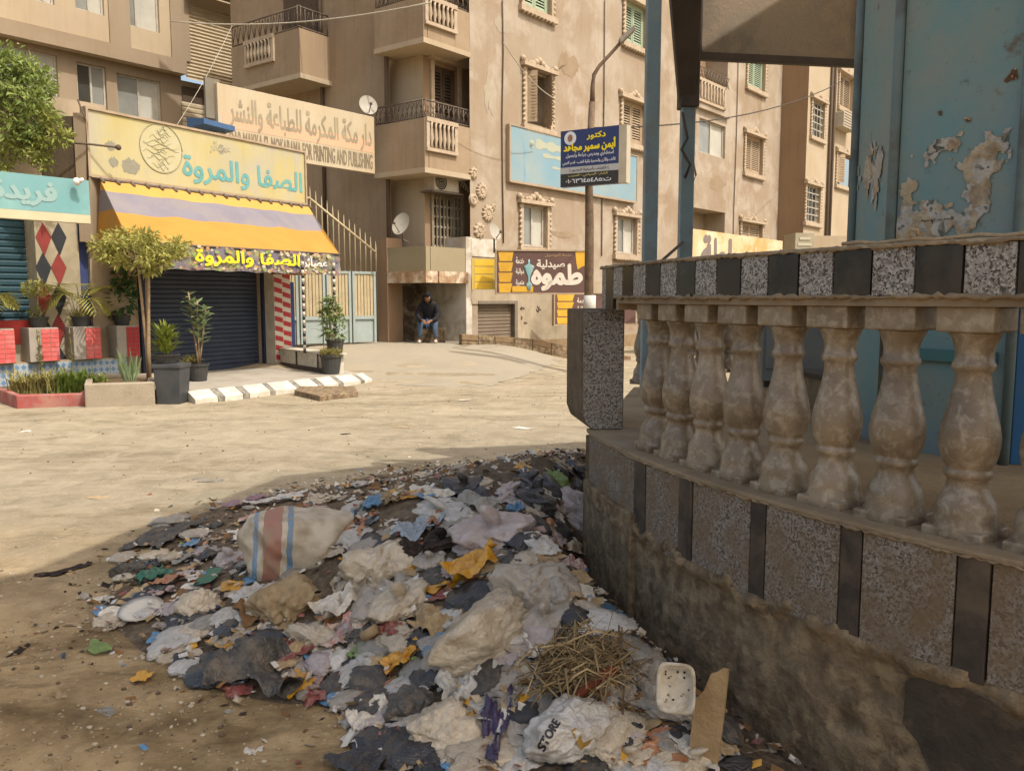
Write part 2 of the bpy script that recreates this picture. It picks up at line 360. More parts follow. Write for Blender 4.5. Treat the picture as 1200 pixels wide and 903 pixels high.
# ------------------------------------------------------------ round kiosk platform
CX, CY, RR, PH = 4.484, 4.705, 4.055, -2.997; DA = .27/RR
def arc(n, off, z):
    a = PH+DA*n; return Vector((CX+(RR+off)*math.cos(a), CY+(RR+off)*math.sin(a), z))
def proj(p):
    v = Vector(p)-Vector((0, 0, EYE)); c = v.y*CT-v.z*ST; u = v.y*ST+v.z*CT
    return 600+F*v.x/c, 451.5-F*u/c
def n_at(px, off, z):
    best = min((abs(proj(arc(k/100, off, z))[0]-px), k/100) for k in range(-100, 1100)); return best[1]
def arcbox(mb, n0, n1, z0, z1, o0, o1, st=1, mi=0):
    k = max(1, int(math.ceil((n1-n0)/st))); N = [n0+(n1-n0)*i/k for i in range(k+1)]
    vs = []
    for n in N: vs += [arc(n, o1, z0), arc(n, o1, z1), arc(n, o0, z1), arc(n, o0, z0)]
    fs = []
    for i in range(k):
        a, b = i*4, i*4+4
        for j in range(4): fs.append((a+j, b+j, b+(j+1) % 4, a+(j+1) % 4))
    fs += [(0, 1, 2, 3), (k*4+3, k*4+2, k*4+1, k*4)]
    mb.add(vs, fs, mi)
FLZ = .866; NE = -.62; NW = 12.5
plat = thing('kiosk_platform', 'round raised kiosk platform with worn cement and granite clad wall', 'platform', (CX, CY, 0))
m = MB(); top = []
for i in range(60):
    a = PH+DA*NE+(2*PI-DA*(NE+4.2)-.0)*0; 
pts = [arc(NE+ (54)*i/60, .0, FLZ) for i in range(61)]
pts = [p for p in pts if not (p.x < 1.6 and p.y > 5.2)]+[Vector((.95, 6.35, FLZ))]
k = len(pts); cen = Vector((CX, CY, FLZ))
m.add([p for p in pts]+[cen], [(i, (i+1) % k, k) for i in range(k)])
far_ = [p for p in pts]
m.add([p for p in far_]+[Vector((p.x, p.y, -.1)) for p in far_], [(i, (i+1) % k, k+(i+1) % k, k+i) for i in range(k)])
m.build('floor_slab', M('platform_floor', H('998668'), H('75634b'), sc=3, rough=.9, bump=.6, bsc=18, c3=H('a08a68'), sc3=2, amt3=.6), plat)
m = MB(); arcbox(m, NE-.02, NW, FLZ-.014, FLZ+.004, -.25, .058); m.build('ledge', LEDGE, plat, bev=.006)
# lower cement wall: a displaced sheet with a lumpy mortar collar under the slabs
m = MB(); ns = np.arange(NE, NW, .055); zs = list(np.arange(-.08, .62, .016)); vs = []
for n in ns:
    lip = .555+.05*nz3(n*1.1, 2, 1)-.035*smooth(2, 8, n)+.03*nz3(n*4, 5, 2)
    for z in zs:
        zz = min(z, lip); t = max(0, 1-abs(zz-(lip-.03))/.045)
        o = .045+.02*nz3(n*.5, zz*2.2, 4)+.008*nz3(n*2.4, zz*9, 7)+.006*nz3(n*7, zz*25, 9)+.004*nz3(n*17, zz*60, 5)-.010*max(0, nz3(n*1.7, zz*7, 33)-.25)*4+.038*t*(.65+.8*nz3(n*3.2, zz*6, 12)+.4*nz3(n*9, zz*20, 15))
        if zz >= lip: o = -.01
        vs.append(arc(n, o, zz))
Wz = len(zs)
m.add(vs, [(i*Wz+j, (i+1)*Wz+j, (i+1)*Wz+j+1, i*Wz+j+1) for i in range(len(ns)-1) for j in range(Wz-1)], 0, True)
c0 = [arc(NE, o, z) for o, z in ((.06, -.08), (.06, FLZ-.03), (-.3, FLZ-.03), (-.3, -.08))]; m.add(c0, [(0, 1, 2, 3)])
m.build('cement_wall', CEM, plat)
m = MB(); arcbox(m, NE+.01, NW, .4, FLZ-.016, -.2, .028); m.build('mortar_bed', CEMD, plat)
# granite slabs and black strips
strips = [(743, 756), (796, 811), (880, 897), (986, 1010), (1123, 1161)]
sn = [(n_at(a, .05, .84), n_at(b, .05, .84)) for a, b in strips]
d_ = sn[-1][0]-sn[-2][0]; q_ = sn[-1][1]-sn[-1][0]
for i in range(2): sn.append((sn[-1][0]+d_, sn[-1][0]+d_+q_))
prev = NE+.02
for i, (a, b) in enumerate(sn):
    for n0, n1, nm, mt, o in ((prev+.02, a-.02, 'granite_slab', GRAND, .048), (a, b, 'black_strip', BLKD, .052)):
        m = MB(); bot = .5+R_.uniform(-.01, .01)
        arcbox(m, n0, n1, bot, FLZ-.0145, .028, o+R_.uniform(-.003, .003), .5); m.build(nm, mt, plat, bev=.002)
    prev = b
m = MB(); arcbox(m, NE-.015, n_at(742, .06, .8), -.08, .60, .03, .072, .3); m.build('corner_pier', CEM, plat, bev=.006)
# black painted patch low on the wall
m = MB(); N0 = n_at(1062, .06, .4)-.1; cols = 16; vs = []
for i in range(cols+1):
    n = N0+.05+i*.16
    top_ = .53-.10*math.exp(-i*.9)-.012*i+.012*nz3(i*.8, 1); low = .30-.30*smooth(0, 5, i)+.015*nz3(i, 7)
    for j in range(9):
        z = low+(top_-low)*j/8; o = .045+.02*nz3(n*.5, z*2.2, 4)+.008*nz3(n*2.4, z*9, 7)+.007+.002*math.sin(j*2.+i)
        vs.append(arc(n, o, z))
m.add(vs, [(i*9+j, (i+1)*9+j, (i+1)*9+j+1, i*9+j+1) for i in range(cols) for j in range(8)], 0, True)
m.build('paint_patch', M('flaking_black_paint', H('4d4438'), H('322c26'), sc=9, rough=.8, bump=.6, c3=H('6d5d4a'), sc3=5, amt3=.9), plat)
# ------------------------------------------------------------ balustrade
bal = thing('balustrade', 'curved stone balustrade with chequered black and speckled rail tiles', 'balustrade', arc(4, 0, FLZ))
m = MB(); arcbox(m, -.3, NW, 1.558, 1.702, -.2, -.012); arcbox(m, .62, NW, 1.528, 1.558, -.19, -.002); arcbox(m, -.3, .62, 1.497, 1.558, -.2, -.012)
m.build('handrail', LEDGE, bal)
m = MB(); arcbox(m, -.32, NW, 1.702, 1.712, -.22, .012); m.build('rail_cap', M('pale_cap', H('a99b84'), H('8b7c66'), sc=8, rough=.8, bump=.4), bal)
jt = [-.3, -.0, .5]+[1+.5*i for i in range(0, 24)]
for i in range(len(jt)-1):
    a, b = jt[i], jt[i+1]; m = MB(); e = .012
    arcbox(m, a+e, b-e, (1.50 if i < 2 else 1.559), 1.700, -.012, .004+R_.uniform(-.0015, .0015), .5)
    blk = (i % 2 == 1)
    m.build('rail_tile', (M('brown_black_tile', H('3a332c'), H('2a2522'), sc=5, rough=.3) if blk and i in (1, 9) else BLK) if blk else GRAN, bal, bev=.0015)
PROF = [(.1, .0), (.098, .03), (.09, .05), (.088, .075), (.085, .10), (.068, .125), (.06, .145), (.056, .165), (.062, .172), (.068, .18), (.068, .192), (.061, .2),
        (.068, .212), (.08, .235), (.086, .265), (.0865, .29), (.082, .32), (.073, .355), (.063, .39), (.055, .425), (.051, .455), (.05, .475), (.057, .482), (.061, .49),
        (.061, .5), (.055, .508), (.053, .53), (.057, .55), (.066, .572), (.073, .585), (.074, .592)]
def baluster_mb(j=0):
    m = MB(); k = 1.0
    m.lathe([(r*.93, z*1.0) for r, z in PROF], 40)
    m.v = [(v[0]*(1+.018*mnoise.noise(Vector(v)*12)+.008*mnoise.noise(Vector(v)*45)), v[1]*(1+.018*mnoise.noise(Vector(v)*12)+.008*mnoise.noise(Vector(v)*45)), v[2]+.004*mnoise.noise(Vector(v)*9)) for v in m.v]
    h = .085; m.box(-h, -h, -.012, h, h, .03)
    h = .078; m.box(-h, -h, .59, h, h, .664)
    return m
bm0 = baluster_mb(); first = None
def put_baluster(n, parent, off=-.1, sc=1):
    global first
    p = arc(n, off, FLZ)
    if first is None:
        first = bm0.build('baluster', BAL); o = first; md = o.modifiers.new('bevel', 'BEVEL'); md.width = .01; md.segments = 3; md.limit_method = 'ANGLE'; md.angle_limit = math.radians(60)
    else: o = first.copy(); COL.objects.link(o)
    o.parent = parent; o.matrix_parent_inverse = Matrix.Translation(-parent.location)
    o.location = p; o.rotation_euler = (0, 0, PH+DA*n+R_.uniform(-.03, .03)); o.scale = (sc*R_.uniform(.98, 1.02),)*2+(1,); return o
NB = n_at(1145, -.1, 1.5)
for i in range(12): put_baluster(NB+(3-i)*.222/.27 if False else NB-.822*(7-i), bal)
m = MB(); rg = random.Random(17)
for z_, o_, n0_, rr0 in ((1.556, .003, .6, .008), (FLZ-.015, .054, NE, .004), (1.704, .008, -.3, .006)):
    k_ = int((NW-n0_)/.06); m.tube([arc(n0_+i*.06, o_+rg.uniform(-.003, .003), z_+rg.uniform(-.004, .004)) for i in range(k_)], [rr0*rg.uniform(.4, 1.7) for i in range(k_)], 5)
m.build('mortar_bead', LEDGE, bal)
# end pillar, clad in speckled granite, with a brown side
def frame_at(n):
    a = PH+DA*n; r = Vector((math.cos(a), math.sin(a), 0)); t = Vector((-math.sin(a), math.cos(a), 0)); o = arc(n, 0, 0)
    return Matrix(((r.x, t.x, 0, o.x), (r.y, t.y, 0, o.y), (0, 0, 1, 0), (0, 0, 0, 1)))
fm = frame_at(-.45)
m = MB(); z0 = .868; z1 = 1.497
prof = [(-.13, z0), (.05, z0), (.105, z0+.03), (.135, z0+.09), (.135, z1), (-.13, z1)]
vs = [fm @ Vector((x, y, z)) for y in (-.0, -.42) for x, z in [(min(x, x*.72+.0) if x > 0 else x, z) for x, z in prof]]; k = len(prof)
m.add(vs, [tuple(range(k))[::-1], tuple(range(k, 2*k))]+[(i, (i+1) % k, k+(i+1) % k, k+i) for i in range(k)])
m.build('end_pillar', M('weathered_brown_stone', H('7a6a56'), H('54483a'), sc=9, rough=.9, bump=1, bsc=25, streak=.6), bal, bev=.008)
m = MB(); prof = [(-.12, z0+.006), (.036, z0+.006), (.07, z0+.035), (.088, z0+.09), (.088, z1-.006), (-.12, z1-.006)]
vs = [fm @ Vector((x, y, z)) for y in (.014, 0) for x, z in prof]
m.add(vs, [tuple(range(k))[::-1], tuple(range(k, 2*k))]+[(i, (i+1) % k, k+(i+1) % k, k+i) for i in range(k)])
m.build('granite_plate', GRANP, bal, bev=.002)
# far side of the ring
bal2 = thing('balustrade', 'far run of beige stone balusters seen through the near balusters', 'balustrade', (3, 8, FLZ))
nf = -15.2
m = MB(); arcbox(m, -20.5, -9.6, 1.53, 1.70, -.2, 0); m.build('handrail', LEDGE, bal2)
for i in range(13): put_baluster(-10.2-i*.82, bal2)
# rope along the rail
m = MB(); m.tube([arc(6.1+i*.22, .0+.004*math.sin(i*1.7), 1.719+.004*math.sin(i*2.1)) for i in range(26)], .006, 6)
m.tube([arc(6.95, .0, 1.72), arc(6.93, .012, 1.735), arc(6.97, .02, 1.75), arc(7.02, .01, 1.745), arc(7.0, .0, 1.728)], .004, 6)
m.build('rope', M('dirty_rope', H('a8977c'), H('7f6d55'), sc=60, rough=.9), label='thin knotted rope lying along the top of the chequered rail', cat='rope')
# ------------------------------------------------------------ kiosk and canopy
def bluepaint(name, seed=0.):
    m = bpy.data.materials.new(name); m.use_nodes = True; n = m.node_tree.nodes; L = m.node_tree.links; b = n['Principled BSDF']
    tc = n.new('ShaderNodeTexCoord'); b.inputs['Roughness'].default_value = .6
    def nz(s, d=6, r=.6, off=0., sz=1.):
        mp = n.new('ShaderNodeMapping'); mp.inputs['Location'].default_value = (off+seed, off, off); mp.inputs['Scale'].default_value = (1, 1, sz); L.new(tc.outputs['Object'], mp.inputs[0])
        t = n.new('ShaderNodeTexNoise'); t.inputs['Scale'].default_value = s; t.inputs['Detail'].default_value = d; t.inputs['Roughness'].default_value = r; L.new(mp.outputs[0], t.inputs[0]); return t.outputs[0]
    def mix(f, a, c, lo, hi, top=1.):
        r = n.new('ShaderNodeMapRange'); r.inputs['From Min'].default_value = lo; r.inputs['From Max'].default_value = hi; r.inputs['To Max'].default_value = top; L.new(f, r.inputs[0])
        x = n.new('ShaderNodeMix'); x.data_type = 'RGBA'; L.new(r.outputs[0], x.inputs['Factor'])
        for k, v in ((6, a), (7, c)):
            if isinstance(v, tuple): x.inputs[k].default_value = v
            else: L.new(v, x.inputs[k])
        return x.outputs[2]
    c = mix(nz(1.6), H('6b9497'), H('84938c'), .4, .6)
    c = mix(nz(2.6, 8, .7, 3), c, H('8b9288'), .45, .65, .8)
    c = mix(nz(.9, 6, .6, 9, .5), c, H('4d8ba3'), .54, .68, .7)
    c = mix(nz(3.4, 9, .72, 5), c, H('6b5640'), .62, .68, .85)
    c = mix(nz(30, 5, .7, 2), c, H('4e4c44'), .6, .72, .6)
    L.new(c, b.inputs['Base Color'])
    bp = n.new('ShaderNodeBump'); bp.inputs['Strength'].default_value = .35; L.new(nz(9, 8, .7, 5), bp.inputs['Height']); L.new(bp.outputs[0], b.inputs['Normal'])
    MATS[name] = m; return m
BLUE = bluepaint('peeling_blue_paint'); BLUE2 = bluepaint('peeling_blue_paint_side', 7.)
STEELB = M('blue_grey_steel', H('788e96'), H('8a9896'), sc=5, rough=.6, c3=H('7d6b58'), sc3=6, amt3=.35, bump=.2)
RUST = M('rusty_sheet', H('948874'), H('a08a70'), sc=2.2, amt=.8, rough=.75, c3=H('6c655a'), sc3=1.6, amt3=.7, bump=.25)
DKST = M('dark_steel', H('4a4038'), H('5e5145'), sc=6, rough=.7)
ki = thing('kiosk', 'tall blue painted kiosk column with torn poster remains and peeling paint', 'kiosk', (2.3, 3.9, FLZ))
A_ = dp(1036, 420, 3.78); B_ = dp(1182, 450, 3.34)   # front face edges on the floor
A = Vector((A_.x, A_.y)); B = Vector((B_.x, B_.y)); C_ = dp(992, 420, 4.5); C = Vector((C_.x, C_.y))
D = Vector((3.3, 3.25)); E_ = Vector((3.5, 5.2)); E2 = Vector((2.4, 5.3))
poly = [C, A, B, D, E_, E2]; zt = 4.15
def face(pl_a, pl_b, name, mt, z0=FLZ, z1=4.15, th=.02, ins=.0):
    d = (pl_b-pl_a); p = PL(pl_a.x, pl_a.y, d.x, d.y); m = MB(); m.pb(p, ins, d.length-ins, z0, z1, -.03, -.03+th); o = m.build(name, mt, ki, bev=.004); return p, d.length
pL, wL = face(C, A, 'side_panel', BLUE2, ins=.03)
pF, wF = face(A, B, 'front_panel', BLUE, ins=.02)
pR, wR = face(B, D, 'side_panel', M('deep_blue_paint', H('1f4f78'), H('2c5b78'), sc=2, rough=.6, c3=H('4c5a5c'), sc3=2), ins=.03)
face(D, E_, 'side_panel', BLUE2); face(E_, E2, 'side_panel', BLUE2); face(E2, C, 'side_panel', BLUE2)
for q, r in ((A, .022), (B, .02), (C, .025)):
    m = MB(); m.tube([(q.x, q.y, FLZ), (q.x, q.y, 4.15)], r, 12); m.build('corner_post', M('grey_teal_post', H('6c8286'), H('8a8f84'), sc=4, rough=.65, c3=H('5a5148'), sc3=3, amt3=.6, streak=.4), ki)
m = MB(); m.pb(pF, .02, wF-.02, FLZ, FLZ+.1, -.008, .012); m.pb(pL, .02, wL-.02, FLZ, FLZ+.1, -.008, .012); m.build('skirting', STEELB, ki)
for z in (2.0,):
    m = MB(); m.pb(pF, .05, wF-.05, 1.28, 1.33, -.008, .01); m.build('cross_rail', M('teal_rail', H('467a7c'), H('5e7c78'), sc=6), ki)
# torn poster scraps: thin paper with ragged outline, standing 3 mm proud
def torn(pl, px, py, w_, h_, seed, mt, off=0.0, spike=.35):
    s, z = pl.loc(px, py); m = MB(); N = 46; vs = [pl.at(s, z, -.01+.004+off)]; r = random.Random(seed)
    for i in range(N):
        a = 2*PI*i/N; k = 1+spike*mnoise.noise(Vector((math.cos(a)*1.6+seed, math.sin(a)*1.6, 0)))*2+spike*.5*mnoise.noise(Vector((math.cos(a)*7+seed, math.sin(a)*7, 0)))*2
        vs.append(pl.at(s+w_/2*math.cos(a)*k, z+h_/2*math.sin(a)*k, -.01+.005+off+r.uniform(0, .003)))
    m.add(vs, [(0, 1+i, 1+(i+1) % N) for i in range(N)]); return m.build('torn_poster', mt, ki)
PAP = M('old_poster_paper', H('cbbb9f'), H('a8916f'), sc=14, amt=.9, rough=.9, c3=H('6b4a34'), sc3=9, amt3=.45, bump=.5, bsc=50)
PAPG = M('grey_poster_paper', H('c9c2b5'), H('a9a195'), sc=18, rough=.9, c3=H('55504a'), sc3=14, amt3=.4, bump=.5, bsc=50)
PAPB = M('inked_poster_paper', H('59605c'), H('a39a88'), sc=30, amt=1, rough=.9, c3=H('2d2a28'), sc3=22, amt3=.6)
def remains(pl, px0, py0, px1, py1, name, mts, dens, seed, n=120, off=-.006):
    a, b, c, d = pl.rect(px0, py0, px1, py1); m = MB(); k = int(n*(d-c)/(b-a)); ids = {}
    def vid(i, j):
        if (i, j) not in ids:
            ids[(i, j)] = len(m.v); u, v = i/n, j/k; x = mnoise.noise(Vector((i*.9, j*.9, seed)))*.5
            m.v.append(tuple(pl.at(a+(b-a)*(u+x/n), c+(d-c)*(v+x/k), off+.0025*mnoise.noise(Vector((u*14, v*14, seed)))+.002)))
        return ids[(i, j)]
    for i in range(n):
        for j in range(k):
            u, v = (i+.5)/n, (j+.5)/k; P = Vector((u*3.1, v*3.1*(d-c)/(b-a), seed)); f = mnoise.noise(P)+.5*mnoise.noise(P*2.7)+.28*mnoise.noise(P*7)
            if f+dens(u, v) > 0:
                q = mnoise.noise(P*2.2+Vector((9, 4, 0)))+.4*mnoise.noise(P*8); m.f.append((vid(i, j), vid(i+1, j), vid(i+1, j+1), vid(i, j+1))); m.m.append(2 if q > .38 and len(mts) > 2 else 1 if q > .02 else 0); m.sm.append(True)
    return m.build(name, mts, ki, kind='stuff')
def dn(u, v):
    e = -.34
    e += 1.0*math.exp(-((u-.3)/.3)**2-((v-.12)/.2)**2)+.95*math.exp(-((u-.76)/.12)**2-((v-.55)/.42)**2)+.55*math.exp(-((u-.62)/.12)**2-((v-.75)/.15)**2)+.6*math.exp(-((u-.1)/.05)**2-((v-.45)/.2)**2)
    return e
remains(pF, 1052, 160, 1182, 284, 'torn_poster', [PAP, PAPG, PAPB], dn, 3.3)
RSP = M('rust_spot', H('5d4331'), H('7d5c40'), sc=30, rough=.9)
remains(pF, 1070, 90, 1190, 200, 'rust_spots', [RSP, PAP], lambda u, v: -.62+.12*math.sin(u*5), 12.1, 90, -.0075)
remains(pL, 1004, 150, 1034, 250, 'torn_poster', [PAPG, PAP], lambda u, v: -.25-.9*abs(u-.5)+.5*(1-abs(v-.45)*2), 8.2, 40)
s_, z_ = pF.loc(1085, 258); m = MB(); put_text(m, 'الحديد توجيه', pF, s_-.02, s_+.12, z_-.008, z_+.006, .003, .01); m.build('poster_lettering', M('print_black', H('26221f'), rough=.8), ki)
# plinth and clutter behind the balusters
m = MB(); p0 = dp(932, 470, 5.3); p1 = dp(1006, 470, 4.55); pq = PL(p0.x, p0.y, p1.x-p0.x, p1.y-p0.y); ln = (Vector((p1.x, p1.y))-Vector((p0.x, p0.y))).length
t = thing('plinth', 'low peeling concrete plinth at the foot of the blue kiosk', 'plinth', (p0.x, p0.y, FLZ))
m = MB(); m.pb(pq, 0, ln, FLZ, FLZ+.2, -.35, 0); m.build('block', M('peeling_plinth', H('8f7c60'), H('6a5a45'), sc=12, rough=.95, bump=.8, streak=.6), t, bev=.008)
m = MB(); m.pb(pq, -.02, ln+.02, FLZ+.2, FLZ+.225, -.38, .02); m.build('top_board', M('plinth_top', H('54483a'), H('3d342b'), sc=9), t)
t = thing('metal_cabinet', 'grey steel cabinet standing beyond the balusters beside the kiosk', 'cabinet', (dp(930, 450, 6.2).x, 6.2, FLZ))
pc = PL(dp(900, 450, 6.3).x, 6.3, 1, -.25)
m = MB(); m.pb(pc, -.05, .95, FLZ+.05, 1.75, -.4, 0); m.build('body', M('grey_cabinet', H('7e7f7b'), H('66655f'), sc=3, rough=.6, streak=.3), t, bev=.008)
for a in (0, .46): m = MB(); m.pb(pc, a-.02, a+.4, FLZ+.15, 1.68, 0, .012); m.build('door', M('grey_door', H('85857f'), H('6f6e68'), sc=5, rough=.55), t, bev=.004)
m = MB(); m.pb(pc, -.03, .93, FLZ, FLZ+.05, -.35, -.04); m.build('base', DKST, t)
# canopy: posts, brace, hung sheet, roof slab
ca = thing('kiosk_canopy', 'steel framed kiosk canopy with blue posts and a hanging rusty sheet', 'canopy', (2, 6, FLZ))
def post(px, Y, wd, z0=FLZ, z1=4.25, mt=STEELB):
    p = dp(px, 180, Y); m = MB(); m.box(p.x-wd/2, Y-wd/2, z0, p.x+wd/2, Y+wd/2, z1); return m.build('post', mt, ca, bev=.006), p
_, q1 = post(763, 6.0, .098)
_, q2 = post(805, 6.7, .105)
m = MB(); a = Vector((q2.x-.01, 6.7, 3.15)); b = Vector((q2.x-.12, 6.1, 4.3))
for (u, v, wd) in ((a, b, .17),):
    m.hexa([u+Vector((-.06, -.04, -.1)), u+Vector((.05, -.04, -.1)), u+Vector((.05, .04, -.1)), u+Vector((-.06, .04, -.1)), v+Vector((-.22, -.04, 0)), v+Vector((.10, -.04, 0)), v+Vector((.10, .04, 0)), v+Vector((-.22, .04, 0))])
m.build('brace', DKST, ca, bev=.005)
m = MB(); m.box(q2.x-.075, 6.62, 3.05, q2.x+.075, 6.78, 4.3); m.build('post_sleeve', DKST, ca, bev=.01)
m = MB(); m.tube([(q2.x-.06, 6.6, 3.0), (q2.x-.02, 6.6, 2.8), (q2.x-.06, 6.62, 2.72), (q2.x+.01, 6.61, 2.6), (q2.x-.03, 6.62, 2.5)], .012, 6); m.build('cable', DKST, ca)
fa = dp(812, 60, 6.75); fb = dp(1014, 60, 6.98); pf = PL(fa.x, fa.y, fb.x-fa.x, fb.y-fa.y); fl = (Vector((fb.x, fb.y))-Vector((fa.x, fa.y))).length
zb = pf.loc(900, 74)[1]
m = MB(); m.pb(pf, .03, fl-.03, zb+.05, 4.25, -.02, 0)
m.build('hanging_sheet', RUST, ca)
m = MB(); m.pb(pf, 0, fl, zb, zb+.06, -.04, .02); m.pb(pf, 0, .07, zb+.06, 4.25, -.04, .02); m.pb(pf, fl-.07, fl, zb+.06, 4.25, -.04, .02); m.build('sheet_frame', DKST, ca, bev=.004)
zr = 5.6
rp = [(-.7, -.1), (.28, 2.22), (1.05, 4.82), (3.6, 6.45), (8.5, 6.9), (8.5, 0), (3.9, -1.1)]  # unseen roof; outline and height shaped for its shadow and the sky light
m = MB(); k = len(rp); m.add([(x, y, zr) for x, y in rp]+[(x, y, zr+.12) for x, y in rp], [tuple(range(k))[::-1], tuple(range(k, 2*k))]+[(i, (i+1) % k, k+(i+1) % k, k+i) for i in range(k)])
m.build('roof_slab', M('roof_underside', H('8b7c66'), H('6d604f'), sc=1), ca)

m = MB()
for (x0, y0), (x1, y1) in (((q1.x, 6.0), (2.3, 5.0)), ((q2.x, 6.7), (3.2, 5.2)), ((2.0, 3.6), (2.0, 3.6))):
    m.tube([(x0, y0, 4.2), (x1, y1, 5.62)], .06, 6)
m.build('roof_strut', DKST, ca)
# ------------------------------------------------------------ buildings
STUC = M('sandy_stucco', H('9f917d'), H('8f7a62'), sc=.55, amt=.9, rough=.95, c3=H('aea291'), sc3=.9, amt3=.7, bump=.35, bsc=9, streak=.22)
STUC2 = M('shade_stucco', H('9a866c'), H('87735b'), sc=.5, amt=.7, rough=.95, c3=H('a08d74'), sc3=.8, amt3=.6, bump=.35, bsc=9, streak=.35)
STUCP = M('pinkish_stucco', H('92795f'), H('80684f'), sc=.7, amt=.6, rough=.95, bump=.3, bsc=8, streak=.3)
PALE = M('pale_stucco', H('b0a189'), H('a08b6c'), sc=.6, amt=.6, rough=.95, bump=.3, bsc=9, streak=.2)
ORN = M('plaster_ornament', H('b3a28a'), H('97836b'), sc=6, rough=.9, bump=.3)
TRIM = M('dusty_trim', H('a8957c'), H('8f7b63'), sc=5, rough=.9, bump=.2)
WHITEF = M('white_frame', H('b8b1a3'), H('978e7d'), sc=8, rough=.5)
LOUV = M('wood_louvre', H('a9957a'), H('8d795f'), sc=9, rough=.8)
GREENL = M('green_louvre', H('93a58c'), H('a8a98c'), sc=7, rough=.8)
BROWNL = M('brown_louvre', H('5c4c3c'), H('473a2e'), sc=7, rough=.8)
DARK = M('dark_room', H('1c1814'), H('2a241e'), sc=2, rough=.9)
GLS = glassy('dusty_glass', H('8f9088')); GLD = glassy('dark_glass', H('45443e')); CURT = M('curtain', H('b9b6a8'), H('9b988c'), sc=1.5, rough=.8, streak=.2)
IRON = M('dark_iron', H('5c5145'), H('76685a'), sc=12, rough=.7)
PF_ = PL(-2.08, 20, .64, .768)                       # sunny facade
PLF = PL(-2.08, 20, .804, -.594)                     # shaded left flank: s runs towards the corner, so s<0 lies behind
bld = thing('apartment_building', 'tall sandy apartment building with ornate windows and corner balconies', 'building', (-1, 21, .4))
HOLES = []
def wspec(x0, y0, x1, y1, kind='louvre', frame=True, pl=PF_, big=.0): return dict(r=pl.rect(x0, y0, x1, y1), kind=kind, frame=frame, pl=pl)
def surround(pl, a, b, c, d, orn=True):
    m = MB(); w = .13
    m.pb(pl, a-w, a, c-.05, d+.02, -.01, .06); m.pb(pl, b, b+w, c-.05, d+.02, -.01, .06)
    m.pb(pl, a-w-.08, b+w+.08, c-.2, c-.05, -.01, .13); m.pb(pl, a-w-.1, b+w+.1, d+.02, d+.12, -.01, .16)
    if orn:
        n = int((d-c)/.13)
        for i in range(n):
            z = c+(i+.5)*(d-c)/n
            for s in (a-w, b+w): p = pl.at(s, z, .05); m.ball(p, .05, 6, 4)
        n = int((b-a)/.16)+2
        for i in range(n):
            s = a-w+(i+.5)*(b-a+2*w)/n; m.ball(pl.at(s, c-.2, .08), .06, 6, 4)
            m.ball(pl.at(s, d+.16, .05), .05, 6, 4)
        mid = (a+b)/2
        for k in (-.28, -.14, 0, .14, .28): m.ball(pl.at(mid+k, d+.28-abs(k)*.5, .04), .1, 7, 5)
        for s in (a-w-.05, b+w+.05): m.ball(pl.at(s, d+.2, .05), .09, 6, 4)
    return m
